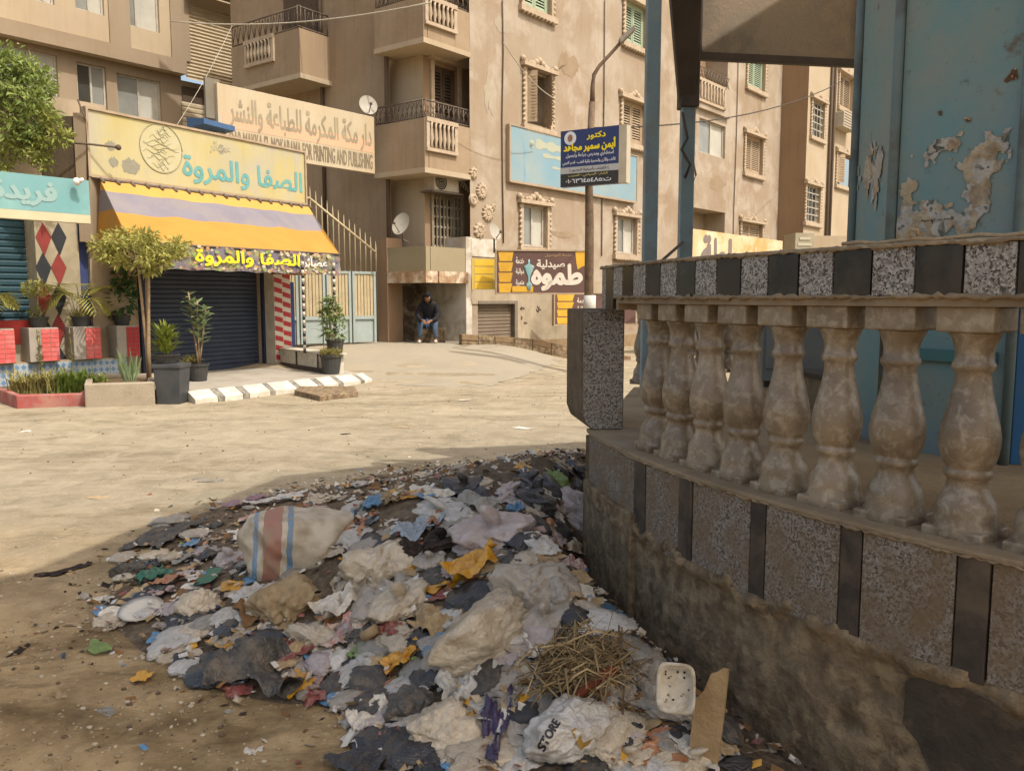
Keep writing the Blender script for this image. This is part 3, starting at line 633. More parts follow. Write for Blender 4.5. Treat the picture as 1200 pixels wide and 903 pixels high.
def window(parent, pl, a, b, c, d, kind='louvre', frame=True, orn=True, rev=.16, off=0):
    """one window inside its opening; parts hang below a frame mesh"""
    m = MB(); o = off-rev; t = .055
    m.pb(pl, a, a+t, c, d, o, o+.06); m.pb(pl, b-t, b, c, d, o, o+.06); m.pb(pl, a+t, b-t, d-t, d, o, o+.06); m.pb(pl, a+t, b-t, c, c+t, o, o+.06)
    fm_ = {'louvre': LOUV, 'green': GREENL, 'brown': BROWNL, 'open': LOUV}.get(kind, WHITEF)
    if kind in ('slide', 'slided'): mid = (a+b)/2; m.pb(pl, mid-.03, mid+.03, c+t, d-t, o, o+.07)
    fr = m.build('window', fm_, parent)
    if kind in ('louvre', 'green', 'brown'):
        mid = (a+b)/2
        for s0, s1 in ((a+t, mid-.01), (mid+.01, b-t)):
            m = MB(); q = .07; m.pb(pl, s0, s0+q, c+t, d-t, o+.005, o+.055); m.pb(pl, s1-q, s1, c+t, d-t, o+.005, o+.055); m.pb(pl, s0+q, s1-q, d-t-q, d-t, o+.005, o+.055); m.pb(pl, s0+q, s1-q, c+t, c+t+q, o+.005, o+.055)
            n = int((d-c-2*t-2*q)/.075)
            for i in range(n):
                z = c+t+q+(i+.5)*(d-c-2*t-2*q)/n
                m.hexa([pl.at(s0+q, z-.034, o+.05), pl.at(s1-q, z-.034, o+.05), pl.at(s1-q, z-.02, o+.045), pl.at(s0+q, z-.02, o+.045), pl.at(s0+q, z+.02, o+.01), pl.at(s1-q, z+.02, o+.01), pl.at(s1-q, z+.034, o+.006), pl.at(s0+q, z+.034, o+.006)])
            m.build('shutter', fm_, fr)
    elif kind == 'open':
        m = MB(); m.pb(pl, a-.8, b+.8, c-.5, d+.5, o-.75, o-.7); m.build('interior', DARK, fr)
        for s, sg in ((a+t, 1), (b-t, -1)):
            m = MB(); w_ = (b-a)/2-.1; e = (.42 if sg > 0 else .25)*w_
            q = [pl.at(s, c+t, o+.06), pl.at(s+sg*e, c+t, o+.35), pl.at(s+sg*e, c+t, o+.38), pl.at(s-sg*.0, c+t, o+.1)]
            m.hexa([*q, *[p+Vector((0, 0, d-c-2*t)) for p in q]])
            n = 14
            for i in range(n):
                z = c+t+.1+(i+.5)*(d-c-2*t-.2)/n
                r1, r2 = pl.at(s+sg*.04, z, o+.11), pl.at(s+sg*(e-.04), z, o+.395); u = Vector((0, 0, .028))
                m.hexa([r1-u, r2-u, r2-u+Vector((pl.n.x, pl.n.y, 0))*-.02, r1-u+Vector((pl.n.x, pl.n.y, 0))*-.02, r1+u*.2, r2+u*.2, r2-Vector((pl.n.x, pl.n.y, 0))*.02+u, r1-Vector((pl.n.x, pl.n.y, 0))*.02+u])
            m.build('shutter', LOUV, fr)
    elif kind in ('slide', 'slided'):
        mid = (a+b)/2
        m = MB(); m.pb(pl, a+t, mid-.03, c+t, d-t, o+.015, o+.025); m.build('pane', GLD if kind == 'slided' else GLS, fr)
        m = MB(); m.pb(pl, mid+.03, b-t, c+t, d-t, o+.005, o+.015); m.build('pane', CURT if kind == 'slide' else GLS, fr)
    elif kind == 'barred':
        m = MB(); m.pb(pl, a+t, b-t, c+t, d-t, o+.0, o+.01); m.build('pane', GLD, fr)
        m = MB(); 
        for i in range(1, 4): s = a+(b-a)*i/4; m.pb(pl, s-.015, s+.015, c, d, off-.04, off-.01)
        for i in range(1, 5): z = c+(d-c)*i/5; m.pb(pl, a, b, z-.02, z+.02, off-.05, off-.02)
        m.build('grille', WHITEF, fr)
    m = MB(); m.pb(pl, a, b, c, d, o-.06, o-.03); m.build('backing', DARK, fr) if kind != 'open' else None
    if frame: surround(pl, a, b, c, d, orn).build('surround', ORN, fr)
    return fr
W1 = [((616, 84, 644, 148), 'open'), ((612, 241, 640, 289), 'slide'), ((722, 255, 745, 297), 'slide'), ((729, 120, 756, 168), 'louvre'), ((613, -45, 645, 12), 'green'), ((732, 5, 757, 53), 'green'),
      ((819, 143, 850, 182), 'slideX'), ((873, 160, 893, 203), 'louvre'), ((876, 62, 896, 104), 'green'), ((868, 262, 892, 300), 'louvre')]
specs = []
for r, k in W1:
    a, b, c, d = PF_.rect(*r); specs.append((a, b, c, d, k))
bz = [PF_.rect(812, 60, 853, 98), PF_.rect(812, 246, 849, 300)]   # loggia openings
S0 = PF_.loc(551, 250)[0]; S1 = PF_.loc(912, 250)[0]; ZT = 15.0
shopa = PF_.rect(557, 356, 602, 402); shopa = (shopa[0]+.1, shopa[1], 0.1, shopa[3])
m = MB()
wall_holes(m, PF_, S0, S1, -.3, ZT, [s[:4] for s in specs]+[(bz[0][0], bz[0][1], bz[0][2], bz[0][3]+1.4), bz[1], shopa], depth=.9)
# deep reveals are only wanted for loggias; windows get their own backing
m.build('wall', STUC, bld)
for a, b, c, d, k in specs: window(bld, PF_, a, b, c, d, 'slide' if k == 'slideX' else k, frame=(k != 'slideX'), orn=True)
m = MB(); m.pb(PF_, S0+.3, S1, -.3, 0.38, 0, .05); m.build('plinth_course', M('grimy_plinth', H('9a8465'), H('7c684f'), sc=3, rough=.95, bump=.5, streak=.4), bld)
# lower wall finish at the shop: pale render
lo = PF_.rect(603, 345, 660, 405); m = MB(); z1_ = shopa[3]+.05
m.pb(PF_, shopa[1]+.03, lo[1]+3.2, .0, z1_+.62, .002, .03); m.pb(PF_, S0, shopa[1]+.03, shopa[3], z1_+.62, .002, .03)
m.build('render_coat', M('greyish_render', H('ab9e87'), H('8f8068'), sc=1.5, rough=.95, streak=.35, c3=H('76684f'), sc3=1.2, amt3=.4), bld)
# graffiti scraps on the render
m = MB(); 
for px, py, w_, h_ in ((611, 361, .18, .1), (611, 372, .05, .14), (615, 378, .14, .04), (630, 362, .2, .25)):
    s, z = PF_.loc(px, py, .035)
    for k in range(4): m.tube([PF_.at(s+w_*(.2*k-.3), z+h_*.4*math.sin(k*2.1), .035), PF_.at(s+w_*(.25*k), z-h_*.3*math.cos(k*1.7), .036)], .02, 4)
m.build('sprayed_mark', M('faded_spray', H('6c6152'), rough=.9), bld)
# roller shutter of the pharmacy
def roller(parent, pl, a, b, c, d, off, mt, pitch=.09, name='roller_shutter', box=True):
    m = MB(); n = max(2, int((d-c)/pitch)); q = (d-c)/n
    vs = []; 
    for i in range(n+1):
        for dz, o in ((0, off-.012), (.25*q, off+.008), (.75*q, off+.008)):
            if i == n and dz > 0: continue
            vs += [pl.at(a, c+i*q+dz, o), pl.at(b, c+i*q+dz, o)]
    k = len(vs)//2
    m.add(vs, [(2*i, 2*i+1, 2*i+3, 2*i+2) for i in range(k-1)]); m.pb(pl, a, b, c-.01, c+.07, off-.02, off+.025)
    return m.build(name, mt, parent)
roller(bld, PF_, *shopa, -.12, M('brownish_shutter', H('7a6d5d'), H('695c4d'), sc=2, rough=.55, streak=.3))
m = MB(); m.pb(PF_, shopa[1]-.0, shopa[1]+.12, shopa[2], shopa[3], -.1, .05); m.pb(PF_, shopa[0]-.02, shopa[1]+.12, shopa[3], shopa[3]+.08, -.1, .05); m.build('shutter_frame', M('grey_frame', H('7d7466'), H('665c4e'), sc=4), bld)
# loggia of the upper right: floor, railing, back wall
a, b, c, d = bz[0]
m = MB(); m.pb(PF_, a-.25, b+.05, c-1.05, c, 0, .14); m.build('balcony_front', STUC, bld)
m = MB(); q0 = c-.85
m.pb(PF_, a, b-.5, c-.12, c-.02, .14, .2); m.pb(PF_, a, b-.5, q0, q0+.1, .14, .2); m.pb(PF_, b-.62, b-.5, q0, c, .14, .2); k = 9
for i in range(k): s = a+(b-.6-a)*(i+.5)/k; m.lathe([(.05, 0), (.03, .12), (.06, .3), (.04, .5), (.05, .62)], 8, Matrix.Translation(PF_.at(s, q0+.1, .17)))
m.build('small_balusters', ORN, bld, kind='stuff')
m = MB(); 
for i in range(12):
    s0, s1 = a+(b-a)*i/12, a+(b-a)*(i+1)/12
    for zz in (c+.02, c+.42): m.tube([PF_.at(s0, zz, .06), PF_.at(s1, zz, .06)], .018, 5)
    m.tube([PF_.at(s0, c+.02, .06), PF_.at(s1, c+.42, .06)], .014, 5); m.tube([PF_.at(s1, c+.02, .06), PF_.at(s0, c+.42, .06)], .014, 5)
m.build('iron_railing', IRON, bld)
for (a, b, c, d), mt in ((bz[0], STUCP), (bz[1], STUC)):
    m = MB(); m.pb(PF_, a-.1, b+.1, c-.1, d+1.5, -1.0, -.9); m.build('recess_wall', mt, bld)
# ---- corner: set back walls, balconies, porch
def lft(px, py=200, off=0): return PLF.loc(px, py, off)[0]
def facex(px, py=200, off=0): return PF_.loc(px, py, off)[0]
NF = Vector((PF_.n.x, PF_.n.y, 0)); 
SB = .75; ZP = 2.1
cB = PF_.o-(PF_.n+PLF.n)*SB*.9                      # set back corner
PFB = PL(cB.x, cB.y, PF_.d.x, PF_.d.y); PLB = PL(cB.x, cB.y, PLF.d.x, PLF.d.y)
# windows/doors in the set back facade
dr1 = PFB.rect(508, 80, 536, 141); dr2 = PFB.rect(507, 231, 540, 290); dr0 = PFB.rect(508, -70, 536, -6)
eB = PFB.loc(552, 200)[0]+.12
m = MB(); wall_holes(m, PFB, 0, eB, ZP, ZT, [dr1, dr2, dr0], depth=.16)
m.quad(PFB.at(eB, ZP), PF_.at(S0, ZP), PF_.at(S0, ZT), PFB.at(eB, ZT)); m.build('recess_wall', STUCP, bld)
for d_, k in ((dr1, 'brown'), (dr0, 'brown')):
    fr = window(bld, PFB, *d_, kind=k, frame=False)
    m = MB(); a, b, c, d = d_; m.pb(PFB, a-.12, a, c, d+.1, 0, .05); m.pb(PFB, b, b+.12, c, d+.1, 0, .05); m.pb(PFB, a-.2, b+.3, d+.1, d+.35, 0, .16)
    for i in range(9): m.ball(PFB.at(a-.1+(b-a+.3)*i/8, d+.4+.12*math.sin(i*.8), .06), .1, 6, 4)
    m.build('door_surround', ORN, fr)
fr = window(bld, PFB, *dr2, kind='barred', frame=False)
m = MB(); a, b, c, d = dr2; m.pb(PFB, a-.08, a, c-.1, d+.08, 0, .06); m.pb(PFB, b, b+.08, c-.1, d+.08, 0, .06); m.pb(PFB, a-.08, b+.08, d+.08, d+.16, 0, .06)
for i in range(1, 8): s = a+(b-a)*i/8; m.pb(PFB, s-.018, s+.018, c, d, .0, .03)
m.build('security_bars', M('weathered_bars', H('8d8069'), H('6c604e'), sc=7), bld)
# left flank walls
sL = PLB.loc(460, 200)[0]
m = MB(); m.quad(PLB.at(sL-1.2, ZP), PLB.at(0, ZP), PLB.at(0, ZT), PLB.at(sL-1.2, ZT)); m.build('flank_wall', PALE, bld)
PLC = PL(*(PLF.o-PLF.n*.35), PLF.d.x, PLF.d.y)
sC = PLC.loc(458, 200)[0]
m = MB(); s9 = PLC.loc(273, 100)[0]; m.quad(PLC.at(s9, -.2), PLC.at(sC, -.2), PLC.at(sC, ZT), PLC.at(s9, ZT)); m.quad(PLC.at(s9, -.2), PLC.at(s9, ZT), PLC.at(s9+3, ZT, -6), PLC.at(s9+3, -.2, -6)); p, q = PLC.at(sC, 0), PLB.at(sL-.4, 0)
m.quad((p.x, p.y, -.2), (q.x, q.y, -.2), (q.x, q.y, ZT), (p.x, p.y, ZT)); m.build('flank_wall', STUC2, bld)
M('dark_pipe', H('5d4f41'), rough=.8)
m = MB(); m.tube([PLC.at(sC-.06, 1.5, .05), PLC.at(sC-.06, ZT, .05)], .05, 8); s_ = PLC.loc(379, 100)[0]; m.tube([PLC.at(s_, 3, .05), PLC.at(s_, ZT, .05)], .05, 8); m.build('drain_pipe', M('dark_pipe', H('5d4f41'), rough=.8), bld)
def corner_balcony(zb, zt_, x0=439, x1=551, t=.14, nb=8, ext=0, crack=False):
    """box balcony whose corner is the building corner: two parapets, slab, grille of small balusters, iron rail"""
    sl0 = lft(x0, 170); sf1 = facex(x1, 170)
    mB = MB(); mB.pb(PLF, sl0, 0, zb, zt_, -t, 0); mB.pb(PF_, t*1.05, sf1, zb, zt_, -t, 0)
    par = mB.build('balcony', STUC2 if not crack else MATS['shade_stucco'], bld)
    mB = MB(); c0 = PLF.at(sl0, 0, .03); c1 = PF_.at(-.03, 0, .03); c1 = Vector((PF_.o.x, PF_.o.y, 0))+(Vector((PLF.n.x, PLF.n.y, 0))+NF)*.03
    c2 = PF_.at(sf1, 0, .03); c3 = PF_.at(sf1, 0, -2.2); c4 = PLF.at(sl0, 0, -1.6)
    P_ = [c0, c1, c2, c3, c4]; k = 5
    mB.add([Vector((p.x, p.y, zb-.1)) for p in P_]+[Vector((p.x, p.y, zb+.02)) for p in P_], [tuple(range(k))[::-1], tuple(range(k, 2*k))]+[(i, (i+1) % k, k+(i+1) % k, k+i) for i in range(k)])
    mB.build('slab', PALE, par)
    # baluster grille framed in the sunny parapet
    a, b = .12, sf1*.62; c_, d_ = zb+.42*(zt_-zb), zt_+.02
    mB = MB(); mB.pb(PF_, a-.1, b+.1, d_-.1, d_, 0, .08); mB.pb(PF_, a-.1, b+.1, c_-.08, c_, 0, .08); mB.pb(PF_, a-.1, a, c_, d_-.1, 0, .06); mB.pb(PF_, b, b+.1, c_, d_-.1, 0, .06)
    n = 6; hh = d_-.1-c_
    for i in range(n): mB.lathe([(.045, 0), (.025, .15*hh), (.06, .4*hh), (.025, .8*hh), (.045, hh)], 8, Matrix.Translation(PF_.at(a+(b-a)*(i+.5)/n, c_, .04)))
    mB.build('baluster_grille', ORN, par)
    mB = MB(); mB.pb(PF_, a, b, c_, d_-.1, .0, .004); mB.build('grille_shadow_gap', M('shade_gap', H('6b5946'), rough=1), par)  # dark sheet painting the shade between the small balusters
    # iron rail on top
    mB = MB(); hr = .42; z0 = zt_+.02
    for pl, s0, s1, n in ((PLF, sl0, 0, 11), (PF_, 0, sf1, 9)):
        for z in (z0+.03, z0+hr): mB.tube([pl.at(s0, z, -.06), pl.at(s1, z, -.06)], .02, 6)
        for i in range(n+1):
            s = s0+(s1-s0)*i/n; mB.tube([pl.at(s, z0, -.06), pl.at(s, z0+hr, -.06)], .013, 5)
            if i < n:
                s2 = s0+(s1-s0)*(i+1)/n; sm_ = (s+s2)/2
                mB.tube([pl.at(s, z0+hr*.5, -.06), pl.at(sm_, z0+hr*.9, -.06), pl.at(s2, z0+hr*.5, -.06), pl.at(sm_, z0+hr*.1, -.06), pl.at(s, z0+hr*.5, -.06)], .01, 4)
    mB.build('iron_railing', IRON, par)
    return par
z1b = PF_.loc(503, 198)[1]; z1t = PF_.loc(503, 139)[1]
z2b = PF_.loc(503, 47)[1]; z2t = PF_.loc(503, 10)[1]+.1
corner_balcony(z1b, z1t); corner_balcony(z2b, z2t+.15, x0=441)
# a third storey balcony is out of frame; keep its slab so the shade falls right
# balcony further along the flank
def flank_balcony(px0, px1, yb, yt):
    s1_ = PLC.loc(378, 90)[0]; ov = 1.0
    P2 = PL(*(PLC.o+PLC.n*ov), PLC.d.x, PLC.d.y)
    a = P2.loc(px0, 90)[0]; b = P2.loc(px1, 90)[0]; zb_ = P2.loc(px1, yb)[1]; zt2 = P2.loc(px1, yt)[1]
    mB = MB(); mB.pb(P2, a, b, zb_, zt2, -.14, 0)
    e = P2.at(b, 0); P3 = PL(e.x, e.y, -PLC.n.x, -PLC.n.y); mB.pb(P3, .14, ov, zb_, zt2, -.14, 0)
    par = mB.build('balcony', STUC2, bld)
    mB = MB(); mB.pb(P2, a-.05, b+.05, zb_-.12, zb_, -ov, .04); mB.build('slab', PALE, par)
    mB = MB(); c_, d_ = zb_+.5*(zt2-zb_), zt2+.03; u0, u1 = a+.26*(b-a), a+.62*(b-a)
    mB.pb(P2, u0-.1, u1+.1, d_-.1, d_, 0, .08); mB.pb(P2, u0-.1, u1+.1, c_-.1, c_, 0, .08); mB.pb(P2, u0-.1, u0, c_, d_, 0, .06); mB.pb(P2, u1, u1+.1, c_, d_, 0, .06)
    hh = d_-.1-c_
    for i in range(7): mB.lathe([(.05, 0), (.03, .15*hh), (.07, .4*hh), (.03, .8*hh), (.05, hh)], 8, Matrix.Translation(P2.at(u0+(u1-u0)*(i+.5)/7, c_, .04)))
    mB.build('baluster_grille', ORN, par)
    mB = MB(); mB.pb(P2, u0, u1, c_, d_-.1, .0, .004); mB.build('grille_shadow_gap', MATS['shade_gap'], par)  # same painted shade behind the flank balusters
    mB = MB(); hr = .55
    for pl, s0, s2, n in ((P2, a, b, 12), (P3, 0, ov, 4)):
        for z in (zt2+.05, zt2+hr): mB.tube([pl.at(s0, z, -.06), pl.at(s2, z, -.06)], .02, 6)
        for i in range(n+1):
            s = s0+(s2-s0)*i/n; mB.tube([pl.at(s, zt2, -.06), pl.at(s, zt2+hr, -.06)], .013, 5)
            if i < n: s3 = s0+(s2-s0)*(i+1)/n; mB.tube([pl.at(s, zt2+.05, -.06), pl.at((s+s3)/2, zt2+hr*.9, -.06), pl.at(s3, zt2+.05, -.06)], .01, 4)
    mB.build('iron_railing', IRON, par)
    # dark door behind
    a2 = PLC.loc(333, 0)[0]; b2 = PLC.loc(372, 0)[0]
    mB = MB(); mB.pb(PLC, a2, b2, zt2-1, zt2+1.9, .0, .03); mB.build('balcony_door', BROWNL, bld)
    return par
flank_balcony(272, 352, 86, 32)
# porch at the street corner
zp0 = PF_.loc(497, 331)[1]; zp1 = PF_.loc(497, 317)[1]; zp2 = PF_.loc(497, 288)[1]
PO = .25
def pfo(u): return PF_.o+(PF_.n+PLF.n)*u
cp = PF_.o+(PF_.n+PLF.n)*.0; PF3 = PL(cp.x, cp.y, PF_.d.x, PF_.d.y); PL3 = PL(cp.x, cp.y, PLF.d.x, PLF.d.y)
sl0 = PL3.loc(454, 300)[0]; sf1 = PF3.loc(546, 300)[0]
m = MB(); m.pb(PL3, sl0, 0, zp1, zp2, -.15, 0); m.pb(PF3, .16, sf1, zp1, zp2, -.15, 0); m.build('porch_parapet', M('olive_grey_render', H('8f8367'), H('a1957a'), sc=.7, rough=.95, streak=.2, bump=.2), bld)
m = MB(); m.pb(PL3, sl0-.05, .02, zp0, zp1-.003, -.4, .03); m.pb(PF3, .42, sf1+.05, zp0, zp1-.003, -.4, .035)
m.build('rubble_band', M('rubble_plaster', H('ad9070'), H('8b6e52'), sc=4, amt=.9, rough=1, bump=1, bsc=12, c3=H('cfc3ac'), sc3=3, amt3=.9), bld)
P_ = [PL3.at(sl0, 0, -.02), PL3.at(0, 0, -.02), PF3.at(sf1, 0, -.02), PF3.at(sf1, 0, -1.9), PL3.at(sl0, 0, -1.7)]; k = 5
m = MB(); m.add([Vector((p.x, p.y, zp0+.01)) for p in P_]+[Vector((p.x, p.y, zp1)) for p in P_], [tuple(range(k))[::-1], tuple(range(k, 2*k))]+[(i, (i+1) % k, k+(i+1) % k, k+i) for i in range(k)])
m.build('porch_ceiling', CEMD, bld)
m = MB(); m.pb(PF3, sf1-.02, sf1+.2, -.2, zp2+.3, -1.9, .02); m.build('porch_pillar', M('whitewashed_plaster', H('cfc8ba'), H('a99c86'), sc=4, rough=.9, bump=.4, c3=H('8f8068'), sc3=2, amt3=.5), bld)
m = MB(); m.pb(PL3, sl0-.32, sl0+.02, -.2, zp2+.25, -.5, .04); m.build('porch_pillar', STUCP, bld)
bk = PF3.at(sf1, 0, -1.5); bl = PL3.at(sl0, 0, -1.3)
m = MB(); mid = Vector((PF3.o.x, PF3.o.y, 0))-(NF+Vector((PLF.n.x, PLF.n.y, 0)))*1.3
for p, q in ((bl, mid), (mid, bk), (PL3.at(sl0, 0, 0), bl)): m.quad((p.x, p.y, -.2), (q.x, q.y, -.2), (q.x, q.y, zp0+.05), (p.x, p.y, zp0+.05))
m.build('porch_back_wall', M('shade_dark_plaster', H('4f4336'), H('3a3026'), sc=1.5, rough=1, bump=.6, c3=H('a99a82'), sc3=2.2, amt3=.5), bld)  # plaster colour darkened to deepen the shade inside the porch
# whitewashed patch right of the porch, behind the yellow sign panel
m = MB(); a, b, c, d = PF_.rect(551, 280, 581, 301); m.pb(PF_, a, b, c, d, .002, .02); m.build('whitewash_patch', MATS['whitewashed_plaster'], bld)
rp_ = random.Random(8); PM = [M('patch_repair', H('a89c88'), H('8f8270'), sc=3, rough=.95, bump=.4), M('patch_dark', H('8b7860'), H('9d8b72'), sc=3, rough=.95, bump=.4)]
for i, (px, py, w_, h_) in enumerate(((575, 110, .5, .9), (665, 75, 1.1, .6), (700, 235, .8, .35), (840, 215, 1.4, .5), (590, 30, .6, .4), (890, 120, .5, 1.2), (710, 130, .35, .8), (660, 275, 1.2, .2))):
    s, z = PF_.loc(px, py); N = 26; m = MB(); m.add([PF_.at(s, z, .006)]+[PF_.at(s+w_*.5*math.cos(2*PI*q/N)*(1+.6*nz3(math.cos(2*PI*q/N)*2, math.sin(2*PI*q/N)*2, i*3.7)), z+h_*.5*math.sin(2*PI*q/N)*(1+.7*nz3(math.cos(2*PI*q/N)*2.5, math.sin(2*PI*q/N)*2.5, i*5.1+9)), .006) for q in range(N)], [(0, 1+q, 1+(q+1) % N) for q in range(N)]); m.build('plaster_patch', PM[i % 2], bld)
m = MB()
for px, ys in ((588, (0, 60, 140, 200, 285)), (706, (0, 120, 240, 300)), (862, (60, 160, 250, 290))):
    m.tube([PF_.at(PF_.loc(px, 150)[0]+.03*math.sin(i*2.), PF_.loc(px, y)[1], .035) for i, y in enumerate(ys)], .018, 5)
m.build('wall_cable', MATS['dark_pipe'], bld)
# plaster rosettes climbing the wall
for px, py, r, kk in ((554, 203, .14, 8), (564, 224, .2, 14), (554, 234, .15, 0), (571, 250, .21, 12), (561, 270, .2, 9), (577, 243, .08, 6)):
    s, z = PF_.loc(px, py); m = MB(); T = PF_.mat(s, z, 0)
    N = 48; vs = [T @ Vector((0, 0, .07))]; 
    for ring, (q, h_) in enumerate(((.3, .07), (.36, .045), (.6, .075), (.9, .055), (1., .0))):
        for i in range(N):
            a = 2*PI*i/N; k_ = 1+(.14*math.cos(kk*a) if ring > 1 and kk else 0); vs.append(T @ Vector((r*q*k_*math.cos(a), r*q*k_*math.sin(a), h_)))
    fs = [(0, 1+i, 1+(i+1) % N) for i in range(N)]+[(1+j*N+i, 1+(j+1)*N+i, 1+(j+1)*N+(i+1) % N, 1+j*N+(i+1) % N) for j in range(4) for i in range(N)]
    m.add(vs, fs, 0, False); m.build('plaster_rosette', ORN, bld)
# cracks, cables on the far facade
m = MB()
for pts in (((801, 105), (803, 150), (799, 200), (800, 255)), ((806, 150), (812, 190), (815, 205), (812, 212)),):
    m.tube([PF_.at(*PF_.loc(*p), .03) for p in pts], .025, 5)
m.build('loose_cable', MATS['dark_pipe'], bld)
# returns so that the building is closed from the side
m = MB(); e = PF_.at(S1, 0); 
m.quad(PF_.at(S0, ZT), PF_.at(S1, ZT), PF_.at(S1, ZT, -8), PF_.at(S0, ZT, -8)); m.quad(PF_.at(S1, -.3), PF_.at(S1, -.3, -8), PF_.at(S1, ZT, -8), PF_.at(S1, ZT))
m.build('roof', STUC2, bld)
# ------------------------------------------------------------ neighbour beyond
nb = thing('apartment_building', 'paler apartment building beyond with barred windows and a brown flank', 'building', (9, 36, 0))
PN = PL(*[PF_.o[i]+PF_.n[i]*1.15 for i in (0, 1)], PF_.d.x, PF_.d.y)
sN = PN.loc(944, 200)[0]; eN = sN+16
W2 = [((951, 119, 965, 161), 'barred', 1), ((944, 218, 960, 260), 'barred', 1), ((983, 88, 999, 128), 'louvre', 1), ((980, 182, 999, 218), 'open', 1)]
sp2 = [(*PN.rect(*r), k) for r, k, _ in W2]
m = MB(); wall_holes(m, PN, sN, eN, -.3, 17, [s[:4] for s in sp2], depth=.16); m.build('wall', PALE, nb)
for a, b, c, d, k in sp2: window(nb, PN, a, b, c, d, k)
m = MB(); p = PN.at(sN, 0); q = PN.at(sN, 0, -2.2); m.quad((p.x, p.y, -.3), (p.x, p.y, 17), (q.x, q.y, 17), (q.x, q.y, -.3)); m.build('flank_wall', STUCP, nb)
m = MB(); p = PF_.at(S1+.02, 0, -.02); 
m.quad(PF_.at(S1, -.3, .0), PF_.at(S1, 15, .0), PF_.at(S1+4, 15, -.3), PF_.at(S1+4, -.3, -.3)); m.build('gap_wall', STUCP, nb)
m = MB()
for px in (969, 973): s = PN.loc(px, 200)[0]; m.tube([PN.at(s, .5, .08), PN.at(s, 16, .08)], .06, 8)
m.build('drain_pipe', MATS['dark_pipe'], nb)
t = thing('air_conditioner', 'boxy air conditioner hung outside the pale building beyond', 'air conditioner', PN.at(PN.loc(993, 143)[0], PN.loc(993, 143)[1], .2))
a, b, c, d = PN.rect(985, 134, 1000, 152, .3); m = MB(); m.pb(PN, a, b, c, d, .0, .45); m.build('casing', M('ac_beige', H('b9ae9a'), H('998e7a'), sc=5), t, bev=.02); m = MB()
for i in range(6): m.pb(PN, a+.05, b-.05, c+.08+i*.12, c+.12+i*.12, .45, .46)
m.build('grille', IRON, t)
# ------------------------------------------------------------ block behind the shops
rb = thing('office_block', 'yellowish block behind the shops with sliding windows and corrugated infill', 'building', (-12, 27, 0))
oR = Vector((dp(105, 130, 26).x, 26)); PR = PL(oR.x, oR.y, .64, .768)
YEL = M('yellow_stucco', H('b3a286'), H('a59276'), sc=.5, rough=.95, bump=.2, streak=.2, c3=H('ab9b84'), sc3=.4, amt3=.5)
TANW = M('tan_stucco', H('9a8972'), H('8b7962'), sc=.5, rough=.95, bump=.2, streak=.2)
zc = PR.loc(105, 66)[1]; z_lo = 0
W3 = [((91, 76, 125, 130), 'slided', 0), ((138, 91, 189, 141), 'slide', 0), ((0, 58, 68, 122), 'slide', 0)]
W4 = [((87, -35, 121, 14), 'slide', 0), ((133, -30, 186, 32), 'slide', 0), ((40, -60, 62, 3), 'slide', 0)]
sA = PR.loc(-60, 90)[0]; sB = PR.loc(278, 90)[0]; s21 = PR.loc(212, 90)[0]
h1 = [PR.rect(*r) for r, k, _ in W3]; h2 = [PR.rect(*r, .35) for r, k, _ in W4]
m = MB(); wall_holes(m, PR, sA, s21, 0, zc, h1, depth=.18); m.build('wall', TANW, rb)
m = MB(); wall_holes(m, PR, sA, s21, zc, zc+6, h2, off=.35, depth=.18); m.quad(PR.at(sA, zc, .35), PR.at(s21, zc, .35), PR.at(s21, zc, 0), PR.at(sA, zc, 0)); m.build('upper_wall', YEL, rb)
for r in W3: window(rb, PR, *PR.rect(*r[0]), kind=r[1], frame=False)
for r in W4: window(rb, PR, *PR.rect(*r[0], .35), kind=r[1], frame=False, off=.35)
m = MB(); m.pb(PR, sA, s21, zc-.02, zc+.42, .35, .42); 
for px in (118, 190): s = PR.loc(px, 40)[0]; m.pb(PR, s+.1, s+.75, zc+.42, zc+6, .35, .40)
m.build('string_course', TANW, rb)
# corrugated infill and stacked louvres on the right
m = MB(); z0 = PR.loc(240, 100)[1]; z1 = PR.loc(240, 12)[1]; n = 44; vs = []
for i in range(n+1):
    z = z0+(z1-z0)*i/n; o = .33 if i % 2 else .36; vs += [PR.at(s21, z, o), PR.at(sB+.1, z, o)]
m.add(vs, [(2*i, 2*i+1, 2*i+3, 2*i+2) for i in range(n)]); m.build('corrugated_infill', M('beige_corrugated', H('b4a283'), H('a08e6f'), sc=1.5, rough=.6, streak=.25), rb)
m = MB(); m.pb(PR, s21, sB+.1, 0, z0, -.1, 0); 
for z in (z1+.02, z1+.4): m.hexa([PR.at(s21, z, .1), PR.at(sB+1.2, z, .1), PR.at(sB+1.2, z, .0), PR.at(s21, z, .0), PR.at(s21, z+.12, .8), PR.at(sB+1.2, z+.12, .8), PR.at(sB+1.2, z+.2, .7), PR.at(s21, z+.2, .7)])
m.pb(PR, s21, sB+1, z1+.4, z1+5, -.1, .0); m.build('infill_wall', TANW, rb)
a, b, c, d = PR.rect(213, 104, 243, 122); m = MB(); m.pb(PR, a, b, c, d, .0, .04); m.build('dark_vent', BROWNL, rb)
a, b, c, d = PR.rect(213, 122, 243, 158); roller(rb, PR, a, b, c-1, d, .05, M('cream_roller', H('b9a98a'), H('a39375'), sc=2, rough=.6), .16)
m = MB(); m.quad(PR.at(sA, zc+6, .4), PR.at(sB+1, zc+6, .4), PR.at(sB+1, zc+6, -8), PR.at(sA, zc+6, -8)); m.build('roof', TANW, rb)
